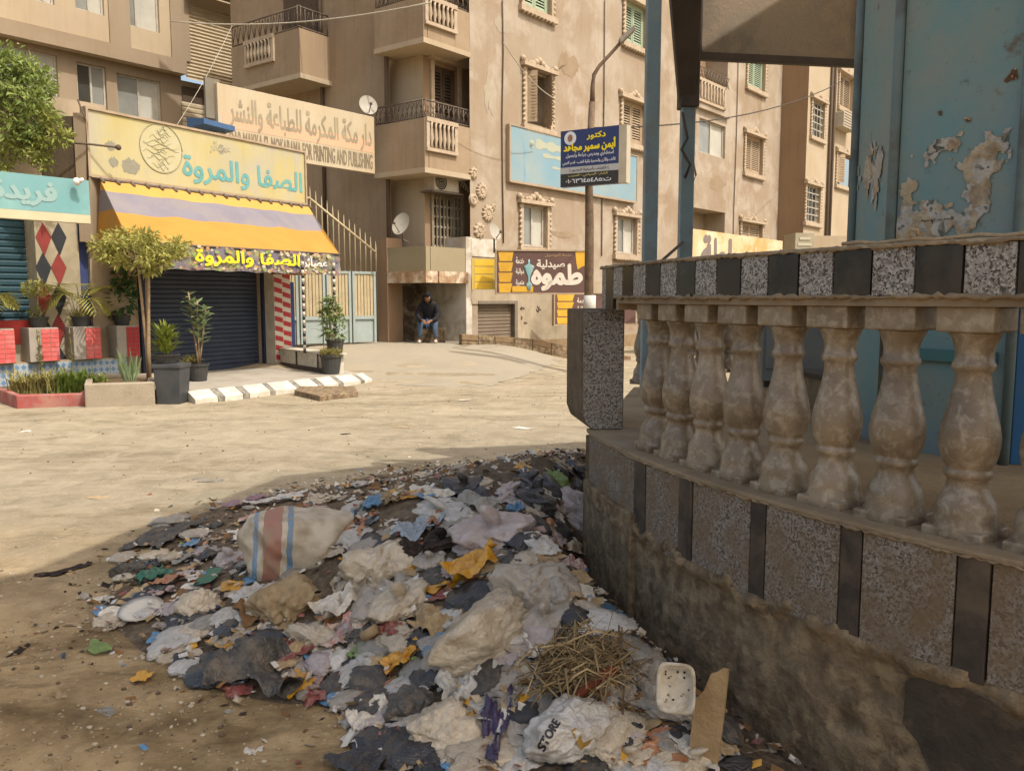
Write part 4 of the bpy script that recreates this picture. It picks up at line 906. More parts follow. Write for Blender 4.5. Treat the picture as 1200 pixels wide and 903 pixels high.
# ------------------------------------------------------------ juice shop with the striped awning
PS = PL(-6.2, 15.6, .524, .852)
def sx(px, py=300, off=0): return PS.loc(px, py, off)[0]
shop = thing('juice_shop', 'juice shop with dark blue roller shutter behind the striped awning', 'shop', (-6, 16, 0))
a0, a1 = sx(170, 380), sx(306, 380); sl, sr = sx(104, 170, .15), sx(358, 210, .15)
WARM = M('shop_plaster', H('a8977e'), H('8b7b64'), sc=2, rough=.95, streak=.35, bump=.3)
m = MB(); wall_holes(m, PS, sl, sx(328, 380), 0, 4.62, [(a0, a1, .0, 2.35)], depth=.14); m.build('wall', WARM, shop)
roller(shop, PS, a0, a1, .15, 2.35, -.1, M('navy_shutter', H('323a4a'), H('3c4453'), sc=2, rough=.45, c3=H('4b4f55'), sc3=3, amt3=.3), .085)
m = MB(); m.pb(PS, a0-.12, a0, .1, 2.4, .0, .07); m.pb(PS, a1, a1+.13, .1, 2.4, 0, .07); m.build('shutter_frame', M('navy_frame', H('272e44'), H('333a50'), sc=4, rough=.6), shop)
# candy-striped pillar at the end
def zig(mb, mr, pl, s0, s1, z0, z1, off, cols, cell, tile=False):
    pass
WHT = M('painted_white', H('c6bfae'), H('a39a86'), sc=5, rough=.8); REDP = M('faded_red_paint', H('a8383a'), H('8d3435'), sc=5, rough=.8); PINK = M('pink_tile', H('cf5f5a'), H('bb4a48'), sc=7, rough=.6, c3=H('d9928a'), sc3=5, amt3=.4)
BLUP = M('blue_paint', H('39446e'), H('48507a'), sc=5, rough=.8)
p0 = sx(309, 400); p1 = sx(322, 400)
m = MB(); m.pb(PS, p0, p1+.15, .1, 2.6, .05, .35); m.build('striped_pillar', WHT, shop)
for i in range(9):
    for j in range(2):
        z = .3+i*.2+j*.1; s = p0+(p1+.15-p0)*(.02+.5*j); wd = (p1+.15-p0)*.46
        m = MB(); m.hexa([PS.at(s, z, .355), PS.at(s+wd, z-.05, .355), PS.at(s+wd, z-.05, .35), PS.at(s, z, .35), PS.at(s, z+.1, .355), PS.at(s+wd, z+.05, .355), PS.at(s+wd, z+.05, .35), PS.at(s, z+.1, .35)]); m.build('red_tile', REDP, shop)
m = MB(); m.pb(PS, p1+.16, p1+.3, .1, 1.9, .1, .3); m.build('blue_post', BLUP, shop)
m = MB(); a, b, c, d = PS.rect(306, 335, 358, 347, .5); m.pb(PS, sx(306, 340), sx(345, 340), 2.05, 2.32, .3, .36); m.build('flower_panel', M('flower_print', H('7f3d2c'), H('5a5a2c'), sc=9, amt=1, rough=.8, c3=H('c78a3a'), sc3=14, amt3=.8), shop)
# building body behind the sign, down to the alley
m = MB(); m.pb(PS, sl+.02, sx(328, 380), 2.6, 4.6, -3, -.02); m.build('roof', WARM, shop)
# platform floor and painted kerb
K0 = onground(213, 471); K1 = onground(421, 441); Kd = (K1-K0).normalized(); Kn = Vector((Kd.y, -Kd.x, 0))
fl = [K0+Vector((0, 0, 0)), K1, Vector((*PS.at(sx(328, 400)+.9, 0).xy, 0)), Vector((*PS.at(sl-.2, 0).xy, 0))]
m = MB(); m.add([Vector((p.x, p.y, .145)) for p in fl]+[Vector((p.x, p.y, -.2)) for p in fl], [(0, 1, 2, 3), (0, 4, 5, 1), (1, 5, 6, 2), (3, 2, 6, 7), (0, 3, 7, 4)]); m.build('shop_pavement', M('pale_floor_tiles', H('a9a294'), H('948c7c'), sc=3, rough=.6, c3=H('847a68'), sc3=1.5, amt3=.4), kind='structure')
kb = thing('painted_kerb', 'white kerb with black slanted bands along the front of the juice shop', 'kerb', K0)
KL = (K1-K0).length; pk = PL(K0.x, K0.y, Kd.x, Kd.y); n = 26; KB = M('worn_black_paint', H('5f5c54'), H('8d877a'), sc=14, amt=1, rough=.9, c3=H('a9a190'), sc3=11, amt3=.6); KW = M('worn_white_paint', H('cfc9ba'), H('b0a792'), sc=10, rough=.9, bump=.3, c3=H('9a8c72'), sc3=5, amt3=.35)
s = 0; i = 0
while s < KL:
    wd = (.11 if i % 2 else .4)*(1+.15*math.sin(i*2.3)); e = min(KL, s+wd); j = .1
    q = [pk.at(s, -.05, .34), pk.at(e-.008, -.05, .34), pk.at(e-.008+j, -.05, 0), pk.at(s+j, -.05, 0)]; h1_ = .06; h2_ = .155
    m = MB(); m.hexa([*q, q[0]+Vector((0, 0, .05+h1_)), q[1]+Vector((0, 0, .05+h1_)), q[2]+Vector((0, 0, .05+h2_)), q[3]+Vector((0, 0, .05+h2_))]); m.build('kerb_stone', KB if i % 2 else KW, kb, bev=.006); s = e; i += 1
# big sign
ys = thing('shop_sign', 'long weathered yellow sign board with turquoise Arabic lettering and round emblem', 'sign', PS.at(sl, 4, .2))
sl2, sr2, zb_, zt2 = sx(104, 170, .2), sx(357, 212, .2), 3.6, 4.66
YS = M('faded_yellow_board', H('b1a46a'), H('b5ab84'), sc=1.1, amt=1, rough=.6, c3=H('a8a28e'), sc3=.75, amt3=.95, streak=.15)
m = MB(); m.pb(PS, sl2, sr2, zb_, zt2, .08, .2); m.build('board', YS, ys, bev=.01)
m = MB(); m.pb(PS, sl2-.04, sr2+.04, zt2, zt2+.04, .06, .23); m.pb(PS, sl2-.04, sl2, zb_-.03, zt2, .06, .23); m.pb(PS, sr2, sr2+.04, zb_-.03, zt2, .06, .23); m.pb(PS, sl2, sr2, zb_-.04, zb_, .06, .23); m.build('board_frame', TRIM, ys)
TURQ = M('turquoise_letter', H('5b9795'), H('7aa39c'), sc=5, rough=.6)
def fr_(pl, s0, s1, f0, f1): return s0+(s1-s0)*f0, s0+(s1-s0)*f1
ta, tb = sx(214, 200, .2), sx(354, 225, .2)
m = MB(); put_text(m, 'الصفا والمروة', PS, ta, tb, zb_+.1, zb_+.62, .206, .018); m.build('lettering', TURQ, ys)
ta, tb = sx(246, 180, .2), sx(270, 180, .2)
m = MB(); put_text(m, 'عصائر', PS, ta, tb, zb_+.72, zb_+.95, .206, .01); m.build('lettering', M('ghost_letter', H('a39d84'), H('b8ae86'), sc=6), ys)
es, ez = PS.loc(189, 174, .2); m = MB(); T = PS.mat(es, ez, .2); N = 40; RE = .43
m.tube([T @ Vector((RE*math.cos(2*PI*i/N), RE*math.sin(2*PI*i/N), .006)) for i in range(N+1)], .009, 5)
rr = random.Random(5)
for k in range(17):
    y = -RE*.82+k*RE*1.64/16; hw = math.sqrt(max(.01, RE*RE*.8-y*y)); a = rr.uniform(-1, -.2)*hw; b = rr.uniform(.2, 1)*hw
    m.tube([T @ Vector((a+(b-a)*t/8, y+.035*math.sin(t*1.3+k)+rr.uniform(-.01, .01), .004)) for t in range(9)], [.003+.008*math.sin(PI*t/8) for t in range(9)], 4)
m.build('emblem', M('emblem_grey', H('9c9678'), H('949070'), sc=6), ys)
m = MB(); T2 = PS.mat(es, ez, .203); m.add([T2 @ Vector((0, 0, 0))]+[T2 @ Vector((RE*.97*math.cos(2*PI*i/N), RE*.97*math.sin(2*PI*i/N), 0)) for i in range(N)], [(0, 1+i, 1+(i+1) % N) for i in range(N)]); m.build('emblem_disc', M('emblem_cream', H('b5ae8e'), H('b0a673'), sc=4), ys)
for px, py, w_, h_, sd in ((153, 195, .17, .13, 3), (133, 190, .09, .08, 4), (130, 171, .1, .08, 6), (259, 175, .07, .09, 8)):
    s, z = PS.loc(px, py, .2); m = MB(); N = 22; m.add([PS.at(s, z, .203)]+[PS.at(s+w_*math.cos(2*PI*i/N)*(1+.5*nz3(math.cos(2*PI*i/N)*2, math.sin(2*PI*i/N)*2, sd)), z+h_*math.sin(2*PI*i/N)*(1+.5*nz3(i*.9, 0, sd)), .2035) for i in range(N)], [(0, 1+i, 1+(i+1) % N) for i in range(N)]); m.build('bare_patch', M('bare_metal_patch', H('8d8a78'), H('77735f'), sc=14, rough=.7), ys)
m = MB(); s, z = PS.loc(104, 170, .2); m.tube([PS.at(s-.35, z+.0, .1), PS.at(s, z, .3), PS.at(s+.28, z-.02, .5)], .018, 6); m.ball(PS.at(s+.32, z-.02, .52), .05); m.tube([PS.at(s-.15, z+.7, .2), PS.at(s-.02, z+.35, .22), PS.at(s-.05, z-.6, .2)], .015, 5)
m.build('lamp_arm', MATS['dark_pipe'], ys)
# awning
aw = thing('awning', 'yellow and mauve striped fabric awning with printed fruit valance', 'awning', PS.at(0, 2.5, 1))
u0, u1 = sx(118, 213, .25), sx(362, 243, .25); v0, v1 = sx(113, 286, 1.6), sx(398, 299, 1.6)
AY = M('awning_yellow', H('bb8a3e'), H('aa7c38'), sc=2, rough=.85, bump=.5, bsc=5, trans=.12, c3=H('a98845'), sc3=1.5, amt3=.4); AYP = M('awning_pale_yellow', H('c99a50'), H('bf9046'), sc=2, rough=.85, trans=.12); AM = M('awning_mauve', H('857f86'), H('77727a'), sc=2, rough=.85, bump=.5, bsc=5, c3=H('8f877e'), sc3=1.5, amt3=.5, trans=.12)
TL = PS.at(u0, 3.52, .25); TR = PS.at(u1, 3.52, .25); v0 = sx(152, 292, 1.6); BL = PS.at(v0, 2.43, 1.6); WL = PS.at(sx(113, 287, .12), 2.40, .12); WR = PS.at(v1+.25, 2.43, .12); BR = PS.at(v1, 2.45, 1.6); SLt = PS.at(u0-.1, 3.45, .2); SRt = PS.at(u1+.05, 3.45, .2)
SLb = PS.at(v0-.0, 2.35, .3)
def strip(f0, f1, mt, nm='awning_panel'):
    m = MB(); n = 28; vs = []
    for i in range(n+1):
        for k in range(5):
            f = f0+(f1-f0)*k/4; p = TL.lerp(BL, f).lerp(TR.lerp(BR, f), i/n); sag = -.05*math.sin(PI*f)-.025*abs(math.sin(i*PI/7))*math.sin(PI*min(1, f*1.1))-.008*math.sin(i*1.3+f*4); vs.append(p+Vector((0, 0, sag)))
    m.add(vs, [(i*5+k, (i+1)*5+k, (i+1)*5+k+1, i*5+k+1) for i in range(n) for k in range(4)], 0, True); return m.build(nm, mt, aw)
strip(0, .15, AYP); strip(.15, .47, AM); strip(.47, 1, AY)
# the sloping cheek on the near side carries the same stripes
def cheek(f0, f1, mt, T_, B_, base):
    m = MB(); m.add([T_.lerp(B_, f0), T_.lerp(B_, f1), T_.lerp(base, f1), T_.lerp(base, f0)], [(0, 1, 2, 3)]); m.build('awning_cheek', mt, aw)
bs = PS.at(v0+.02, 2.43, .15)
for f0, f1, mt in ((0, .15, AYP), (.15, .47, AM), (.47, 1, AY)): cheek(f0, f1, mt, TL, BL, WL); cheek(f0, f1, mt, TR, BR, PS.at(v1-.02, 2.43, .15))
m = MB(); n = 40; vs = []; zb2 = 2.03
for i in range(n+1):
    s = v0+(v1-v0)*i/n
    for k in range(4): vs.append(PS.at(s, 2.44-(2.44-zb2)*k/3+.012*math.sin(i*1.1)*(k == 3), 1.6+.02*math.sin(i*.9+k)+.015*k/3))
m.add(vs, [(i*4+k, i*4+k+1, (i+1)*4+k+1, (i+1)*4+k) for i in range(n) for k in range(3)], 0, True)
m.build('valance', M('fruit_print_valance', H('6d6672'), H('7e7a70'), sc=3, amt=.5, rough=.85, c3=H('9a9554'), sc3=4.5, amt3=.75), aw)
m = MB(); 
rr = random.Random(3)
for cl, nm in ((H('84955a'), 'print_green'), (H('b08a5c'), 'print_orange'), (H('b5ad96'), 'print_cream'), (H('8f6a66'), 'print_berry')):
    m = MB()
    for k in range(60):
        s = rr.uniform(v0+.05, v1-.05); z = rr.choice([rr.uniform(2.35, 2.43), rr.uniform(2.05, 2.13), rr.uniform(2.05, 2.43)]); T = PS.mat(s, z, 1.642); r = rr.uniform(.012, .034); N = 9
        m.add([T @ Vector((r*1.5*math.cos(2*PI*i/N)*rr.uniform(.7, 1.2), r*math.sin(2*PI*i/N)*rr.uniform(.7, 1.2), k*.0002)) for i in range(N)], [tuple(range(N))])
    m.build('fruit_print', M(nm, cl, rough=.85), aw, kind='stuff')
LY = M('bright_yellow_letter', H('e3cd2a'), rough=.7); LW = M('white_letter', H('d8d4ca'), rough=.7)
ta, tb = sx(229, 305, 1.64), sx(351, 308, 1.64); m = MB(); put_text(m, 'الصفا والمروة', PS, ta, tb, 2.11, 2.39, 1.65, .03); m.build('lettering', LY, aw)
ta, tb = sx(355, 308, 1.64), sx(383, 308, 1.64); m = MB(); put_text(m, 'عصائر', PS, ta, tb, 2.14, 2.33, 1.65, .02); m.build('lettering', LW, aw)
m = MB()
for i in range(18): 
    s = u0+(u1-u0)*i/17; m.tube([PS.at(s, 3.56, .24), PS.at(s+.03, 3.48, .3)], .03, 5)
m.tube([PS.at(u0, 3.54, .22), PS.at(u1, 3.54, .22)], .03, 6); m.tube([BL, BR], .02, 6); m.build('awning_rail', IRON, aw)
# spiral painted props
for px, Yd in ((357, 15.9), (393, 16.6)):
    b = dp(px, 405, Yd); m = MB()
    for i in range(22): m.tube([(b.x, b.y, .5+i*.08), (b.x, b.y, .5+i*.08+.082)], .028, 8, mi=i % 2)
    m.build('awning_prop', [BLK, WHT], aw)
# low white and black planter wall
lw = thing('low_wall', 'low white panelled wall with black edging beside the juice shop floor', 'wall', (-4, 16.5, .14))
A1 = gp(319, 427, .15); A2 = gp(379, 437, .15); A3 = gp(403, 437, .15); A4 = gp(421, 436, .15)
pw = PL(A1.x, A1.y, A2.x-A1.x, A2.y-A1.y); L1 = (A2-A1).length; L2 = (A4-A1).length
m = MB(); m.pb(pw, 0, L2-.1, .14, .145+.36, -.32, -.01); m.build('core', WHT, lw)
m = MB(); m.pb(pw, -.03, L2, .505, .53, -.34, .03); m.build('coping', WHT, lw)
m = MB(); m.pb(pw, 0, L2-.02, .14, .23, -.01, .012); m.build('black_base', BLKD, lw)
nn = [0, L1*.5, L1*.98, L2*.8]
for i, s in enumerate(nn): m = MB(); m.pb(pw, s, s+.07, .231, .504, -.01, .01); m.build('black_strip', BLKD, lw)
for i in range(3): m = MB(); m.pb(pw, nn[i]+.08, nn[i+1]-.01, .236, .5, -.01, .004); m.build('white_panel', KW, lw)
# ------------------------------------------------------------ printing house sign
d_ = Vector((.64, .768)); pe = dp(439, 170, 20.6); PP = PL(pe.x, pe.y, .64, .768)
ps_ = thing('shop_sign', 'long cream banner sign of a printing house with Arabic and English lettering', 'sign', (-5, 19, 5))
q0 = PP.loc(255.7, 140)[0]; z0, z1 = PP.loc(430, 202.3)[1], PP.loc(350, 117.8)[1]
m = MB(); m.pb(PP, q0, 0, z0, z1, -.12, 0); m.build('board', M('cream_banner', H('b8ab90'), H('ab9d80'), sc=1.2, rough=.8, streak=.2, c3=H('b8a17f'), sc3=.8, amt3=.4), ps_, bev=.01)
h = z1-z0
m = MB(); m.pb(PP, q0+.1, -.05, z0+h*.36, z0+h*.58, .0, .004); m.build('peach_band', M('peach_paint', H('c9a283'), H('c2a587'), sc=2, rough=.85), ps_)
GT = M('dusty_grey_letter', H('8a7f68'), H('a3967b'), sc=2.5, amt=.9)
m = MB(); put_text(m, 'دار مكة المكرمة للطباعة والنشر', PP, q0+.25, -.1, z0+h*.36, z0+h*.86, .006, .01); m.build('lettering', GT, ps_)
m = MB(); put_text(m, 'DAR MAKKA EL MOKARAMA FOR PRINTING AND PUBLISHING', PP, q0+.25, -.08, z0+h*.07, z0+h*.33, .006, .012, False); m.build('lettering', M('brown_grey_letter', H('6f6350'), H('8c7f68'), sc=1.5, amt=.9), ps_)
m = MB(); a, b, c, d = PP.rect(241, 92, 258, 139, -.1); m.pb(PP, a, b, c, d, -.16, -.1); m.build('side_sheet', M('grey_corrugated', H('7b7466'), H('69614f'), sc=2, rough=.7), ps_)
t = thing('blue_shade', 'small blue corrugated shade over the vent behind the yellow board', 'shade', (-8, 20, 5)); m = MB(); p = PP.at(q0-.3, z1-1.0, -.5); a, b, c, d = PP.rect(222, 140, 258, 152, -.2); T0 = PP.mat(a, c, -.2); m.hexa([PP.at(a, c, .35), PP.at(b, c-.05, .35), PP.at(b, c-.05, -.3), PP.at(a, c, -.3), PP.at(a, c+.1, .35), PP.at(b, c+.05, .35), PP.at(b, d, -.3), PP.at(a, d, -.3)])
m.build('sheet', M('blue_sheet', H('3c5a80'), H('4a6684'), sc=4, rough=.6), t)
# ------------------------------------------------------------ alley gate
gt = thing('metal_gate', 'tall grey blue metal gate with beige vertical boards and spiked sloping top', 'gate', (-4.5, 19.5, .3))
g0 = dp(318, 380, 18.7); g1 = dp(441, 380, 20.3); pg = PL(g0.x, g0.y, g1.x-g0.x, g1.y-g0.y); GL = (Vector((g1.x, g1.y))-Vector((g0.x, g0.y))).length
zA = pg.loc(420, 401)[1]; zM = pg.loc(420, 372)[1]; zT = pg.loc(420, 318)[1]
GB = M('blue_grey_metal', H('9aa5a2'), H('8a938c'), sc=3, rough=.55, streak=.2, c3=H('87937c'), sc3=1.2, amt3=.4); GY = M('beige_metal_board', H('b3a482'), H('9d8e6e'), sc=4, rough=.6, streak=.2)
nL = 4; lw_ = GL/nL
for i in range(nL):
    a, b = i*lw_+.02, (i+1)*lw_-.02
    m = MB(); m.pb(pg, a, b, zA, zM, -.03, 0); m.build('lower_panel', GB, gt, bev=.01)
    m = MB(); m.pb(pg, a, a+.06, zA, zT, 0, .05); m.pb(pg, b-.06, b, zA, zT, 0, .05); m.pb(pg, a+.06, b-.06, zM-.04, zM+.04, 0, .04); m.pb(pg, a+.06, b-.06, zT-.06, zT, 0, .04); m.build('leaf_frame', GB, gt)
    k = 6
    for j in range(k): s = a+.06+(b-a-.12)*j/k; m = MB(); m.pb(pg, s+.008, s+(b-a-.12)/k-.008, zM+.04, zT-.06, -.02, .012+.008*(j % 2)); m.build('board', GY, gt)
tA = pg.loc(363, 233); tB = pg.loc(440, 296)
m = MB(); m.tube([pg.at(tA[0], tA[1], .02), pg.at(tB[0], tB[1], .02)], .03, 6)
for i in range(13):
    f = i/12; s = tA[0]+(tB[0]-tA[0])*f; z = tA[1]+(tB[1]-tA[1])*f; m.tube([pg.at(s, zT, .02), pg.at(s, z+.05, .02), pg.at(s, z+.28, .02)], [.016, .016, .003], 5)
m.tube([pg.at(tA[0]-1, tA[1]-.1, .02), pg.at(tA[0], tA[1]+.02, .02)], .03, 6); m.build('spiked_bars', GY, gt)
# alley side wall behind the gate and floor closing
aw2 = thing('alley_wall', 'shaded brown wall at the back of the alley behind the gate', 'wall', (-5, 22, 0)); m = MB(); m.box(-9, 23.4, 0, -3.6, 23.6, 4.7); m.build('wall', STUCP, aw2)
# ------------------------------------------------------------ low retaining wall before the pharmacy
rw = thing('retaining_wall', 'long low rough masonry wall in front of the pharmacy shutter', 'wall', (0, 20, 0))
pts = [(541, 394, 19.6), (580, 396, 19.9), (624, 399.5, 20.3), (668, 408, 20.6), (740, 420, 21)]
for i in range(len(pts)-1):
    a = dp(*pts[i]); b = dp(*pts[i+1]); pl = PL(a.x, a.y, b.x-a.x, b.y-a.y); ln = (b-a).xy.length; k = int(ln/.36)
    for r_ in range(3):
        for j in range(k):
            s0 = ln*j/k; s1 = ln*(j+1)/k; u = (i+(j+.5)/k)/4; zt_ = dp(pts[i][0]+(pts[i+1][0]-pts[i][0])*(j+.5)/k, 0, 20)
            ztop = a.z+(b.z-a.z)*(j+.5)/k+.05; z = ztop-.15*r_
            za = a.z+(b.z-a.z)*j/k+.05-.15*r_; zb9 = a.z+(b.z-a.z)*(j+1)/k+.05-.15*r_; e = R_.uniform(-.012, .012)
            m = MB(); m.hexa([pl.at(s0+.005, za-.143, e), pl.at(s1-.005, zb9-.143, e), pl.at(s1-.005, zb9-.143, -.25), pl.at(s0+.005, za-.143, -.25), pl.at(s0+.005, za, e), pl.at(s1-.005, zb9, e), pl.at(s1-.005, zb9, -.25), pl.at(s0+.005, za, -.25)]); m.build('stone', CEM if (j+r_) % 3 else M('rough_brown_stone', H('8a7356'), H('6f5b45'), sc=6, rough=1, bump=.8), rw, bev=.012)
# ------------------------------------------------------------ wall signs of the big building
bs_ = thing('wall_sign', 'large faded pale blue board fixed high on the sandy facade', 'sign', PF_.at(4, 6, .1))
a, _ = PF_.loc(598, 180, .12); b, _ = PF_.loc(746, 200, .12); zt_ = PF_.loc(600, 147, .12)[1]; zb_ = PF_.loc(600, 211, .12)[1]
def faded(name):
    return M(name, H('7897a3'), H('8f9d9b'), sc=.7, amt=1, rough=.7, c3=H('7c9dac'), sc3=.9, amt3=.6)
m = MB(); m.pb(PF_, a, b, zb_, zt_, .04, .12); m.build('board', faded('faded_blue_board'), bs_)
m = MB(); m.pb(PF_, a-.05, a, zb_-.05, zt_+.03, .02, .14); m.pb(PF_, a, b, zb_-.06, zb_, .02, .14); m.pb(PF_, a, b, zt_, zt_+.03, .02, .14); m.pb(PF_, b, b+.05, zb_-.05, zt_+.03, .02, .14); m.build('board_frame', TRIM, bs_)
m = MB()
for px, py, L_, h_ in ((648, 173, 1.6, .22), (660, 187, 1.9, .1), (665, 200, 1.5, .06)):
    s, z = PF_.loc(px, py, .12); T = 10; m.add([PF_.at(s-L_/2+L_*i/T, z+sg*h_/2*(1+.4*math.sin(i*1.7)), .124) for sg in (-1, 1) for i in range(T+1)], [(i, i+1, T+2+i, T+1+i) for i in range(T)])
s, z = PF_.loc(621, 168, .12); m.ball(PF_.at(s, z, .12), .12, 8, 4, sy=.1, sz=.7); m.build('ghost_print', M('cream_ghost', H('a8a890'), H('98a296'), sc=5), bs_)
m = MB(); s, z = PF_.loc(615, 190, .12); m.add([PF_.at(s-.05, z+.5, .125), PF_.at(s+.05, z+.55, .125), PF_.at(s+.06, z-.5, .125), PF_.at(s-.02, z-.6, .125)], [(0, 3, 2, 1)]); m.build('blue_streak', M('blue_streak_paint', H('7398a8'), H('93a8ab'), sc=6), bs_)
# pharmacy sign
BRN = M('brown_sign', H('5e4740'), H('6a5048'), sc=1.5, rough=.5); YLW = M('ochre_yellow', H('d1a437'), H('bd9130'), sc=3, rough=.6, c3=H('a8792c'), sc3=2.2, amt3=.35); CRM = M('cream_letter', H('d2c8b8'), rough=.6)
def phsign(name, label, px0, px1, py_t, py_b, refx, off, dx, dy, Y, short=False):
    o = dp(px0, (py_t+py_b)/2, Y); pl = PL(o.x, o.y, dx, dy); L_ = pl.loc(px1, (py_t+py_b)/2)[0]; zt_ = pl.loc(px0, py_t)[1]; zb_ = pl.loc(px0, py_b)[1]; h = zt_-zb_
    t = thing(name, label, 'sign', o)
    m = MB(); m.pb(pl, 0, L_, zb_, zt_, -.1, 0); m.build('board', BRN, t)
    m = MB(); m.pb(pl, -.03, L_+.03, zt_, zt_+.035, -.11, .02); m.pb(pl, -.03, L_+.03, zb_-.04, zb_, -.11, .02); m.pb(pl, -.03, 0, zb_, zt_, -.11, .02); m.build('board_frame', TRIM, t)
    W_ = 3.4 if short else L_; f = lambda x: x*W_
    for i in range(4):
        z = zt_-h*(i+1)/4+.01; m = MB(); e = .02*W_*(1-i/4)
        m.hexa([pl.at(f(.03), z, .004), pl.at(f(.165-.005*i), z, .004), pl.at(f(.165-.005*i), z, .001), pl.at(f(.03), z, .001), pl.at(f(.02), z+h/4-.03, .004), pl.at(f(.185-.005*i), z+h/4-.03, .004), pl.at(f(.185-.005*i), z+h/4-.03, .001), pl.at(f(.02), z+h/4-.03, .001)])
        m.build('yellow_box_print', YLW, t)
    for i, wd in enumerate(('خدمة', 'دوائية', 'متميزة')):
        m = MB(); z = zt_-h*(.2+.27*i); put_text(m, wd, pl, f(.21), f(.30), z-.1*h, z+.06*h, .005, .012); m.build('lettering', CRM, t)
    m = MB(); m.pb(pl, f(.17), f(.40), zb_+.02, zb_+.16*h, .0, .005); m.build('yellow_strip', YLW, t)
    if not short:
        m = MB(); put_text(m, 'صيدلية', pl, f(.44), f(.75), zb_+.57*h, zb_+.80*h, .005, .02); m.build('lettering', CRM, t)
        m = MB(); put_text(m, 'طموه', pl, f(.39), f(.94), zb_+.07*h, zb_+.68*h, .006, .05); m.build('lettering', CRM, t)
        m = MB(); put_text(m, 'خدمة التوصيل', pl, f(.53), f(.83), zb_+.86*h, zb_+.95*h, .005, .01); m.build('lettering', M('tan_letter', H('9c7f5c')), t)
        m = MB(); s = f(.355); m.lathe([(.03, -.9*.5*h), (.08, -.6*.5*h), (.02, -.45*.5*h), (.03, -.1*h), (.12, .1*h), (.13, .14*h), (.02, .2*h), (.02, .3*h)], 10, pl.mat(s, zb_+.5*h, .0) @ Matrix.Rotation(0, 4, 'X') @ Matrix(((1, 0, 0, 0), (0, 0, 1, 0), (0, .04, 0, .01), (0, 0, 0, 1)))); m.build('chalice_print', M('chalice_blue', H('6fa0a3'), H('a9b3a4'), sc=9), t)
        m = MB(); m.add([pl.at(f(x), zb_+y*h, .005) for x, y in ((.865, 1), (1, 1), (1, .72), (.975, .66), (.93, .62), (.895, .56), (.88, .7))], [tuple(range(7))[::-1]]); m.build('yellow_splash', YLW, t)
    return t, pl
phsign('wall_sign', 'brown pharmacy sign with cream Arabic lettering and stacked yellow boxes', 582, 688, 294, 343, 0, 0, 1, .12, 19.6)
phsign('wall_sign', 'smaller brown and yellow pharmacy sign below the main one beyond the lamp post', 650, 745, 344, 380, 0, 0, 1, .5, 22.6, True)
t = thing('sign_panel', 'bright yellow sign panel printed with four stacked boxes on the whitewashed wall', 'sign', PF_.at(2, 2.5, .1))
o = dp(553, 320, 19.9); pl = PL(o.x, o.y, 1, .25); L_ = pl.loc(580, 320)[0]; zt_, zb_ = pl.loc(560, 303)[1], pl.loc(560, 339)[1]
m = MB(); m.pb(pl, 0, L_, zb_, zt_, -.06, 0); m.build('board', M('pale_yellow', H('c7ae62'), H('b59a50'), sc=3), t)
for i in range(4): z = zb_+(zt_-zb_)*i/4; m = MB(); m.pb(pl, L_*.12, L_*(.86+.03*i), z+.01, z+(zt_-zb_)/4-.03, .0, .008); m.build('yellow_box_print', M('lemon_yellow', H('dfb73d'), H('d1a836'), sc=4, rough=.5), t)
# ------------------------------------------------------------ street lamp with the doctor's board
LY_ = 16.8; lb = dp(690, 350, LY_); lg = gz(lb.x, LY_)
la = thing('street_lamp', 'rusty brown street lamp post with bent arm', 'street lamp', (lb.x, LY_, lg))
def lp(px, py): return dp(px, py, LY_)
m = MB(); m.tube([(lb.x-.0, LY_, lg), (lb.x, LY_, 3), lp(690, 200), lp(694, 120)], [.1, .09, .075, .07], 10); m.build('pole', M('rusty_post', H('6d5a48'), H('4f4338'), sc=9, rough=.9, bump=.5, c3=H('8a735a'), sc3=5, amt3=.4), la)
m = MB(); m.tube([lp(694, 125), lp(694.5, 100), lp(696, 88), lp(702, 78), lp(722, 56), lp(733, 44)], [.06, .045, .04, .038, .036, .034], 8); m.build('arm', MATS['rusty_post'], la)
m = MB(); a, b = lp(728, 50), lp(744, 33); m.hexa([a+Vector((-.03, -.12, -.05)), b+Vector((0, -.12, -.05)), b+Vector((0, .12, -.05)), a+Vector((-.03, .12, -.05)), a+Vector((-.05, -.09, .06)), b+Vector((-.02, -.06, .05)), b+Vector((-.02, .06, .05)), a+Vector((-.05, .09, .06))]); m.build('lamp_head', M('lamp_grey', H('7c7262'), H('5f564a'), sc=6, rough=.6), la, bev=.015)
m = MB(); m.tube([lp(691, 368), lp(691, 346)], .125, 12); m.build('paper_wrap', M('white_paper_wrap', H('c4c0b6'), H('a8a294'), sc=6, rough=.8), la)
dr = thing('doctor_sign', 'dark blue doctor sign board with yellow and white Arabic writing on the lamp post', 'sign', lp(690, 190))
o = dp(657, 180, 16.62); e = dp(725, 180, 16.0); pd = PL(o.x, o.y, e.x-o.x, e.y-o.y); LD = (e-o).xy.length; zb_ = pd.loc(690, 217)[1]; zt_ = pd.loc(690, 150.5)[1]; h = zt_-zb_
m = MB(); m.pb(pd, 0, LD, zb_, zt_, -.14, 0); m.build('board', M('navy_sign', H('2c3560'), H('343d63'), sc=2, rough=.4, spec=.4), dr)
en = pd.at(LD, 0, 0); pz = PL(en.x, en.y, -pd.n.x*1, -pd.n.y*1)
m = MB(); m.pb(pd, LD+.002, LD+.16, zb_, zt_, -.2, -.0); m.build('box_side', M('sign_side', H('b6ac96'), H('a1967e'), sc=4, rough=.6), dr)
m = MB(); m.pb(pd, 0, LD, zb_+.23*h, zb_+.345*h, 0, .004); m.build('grey_band', M('band_grey', H('a8a8a6'), rough=.5), dr)
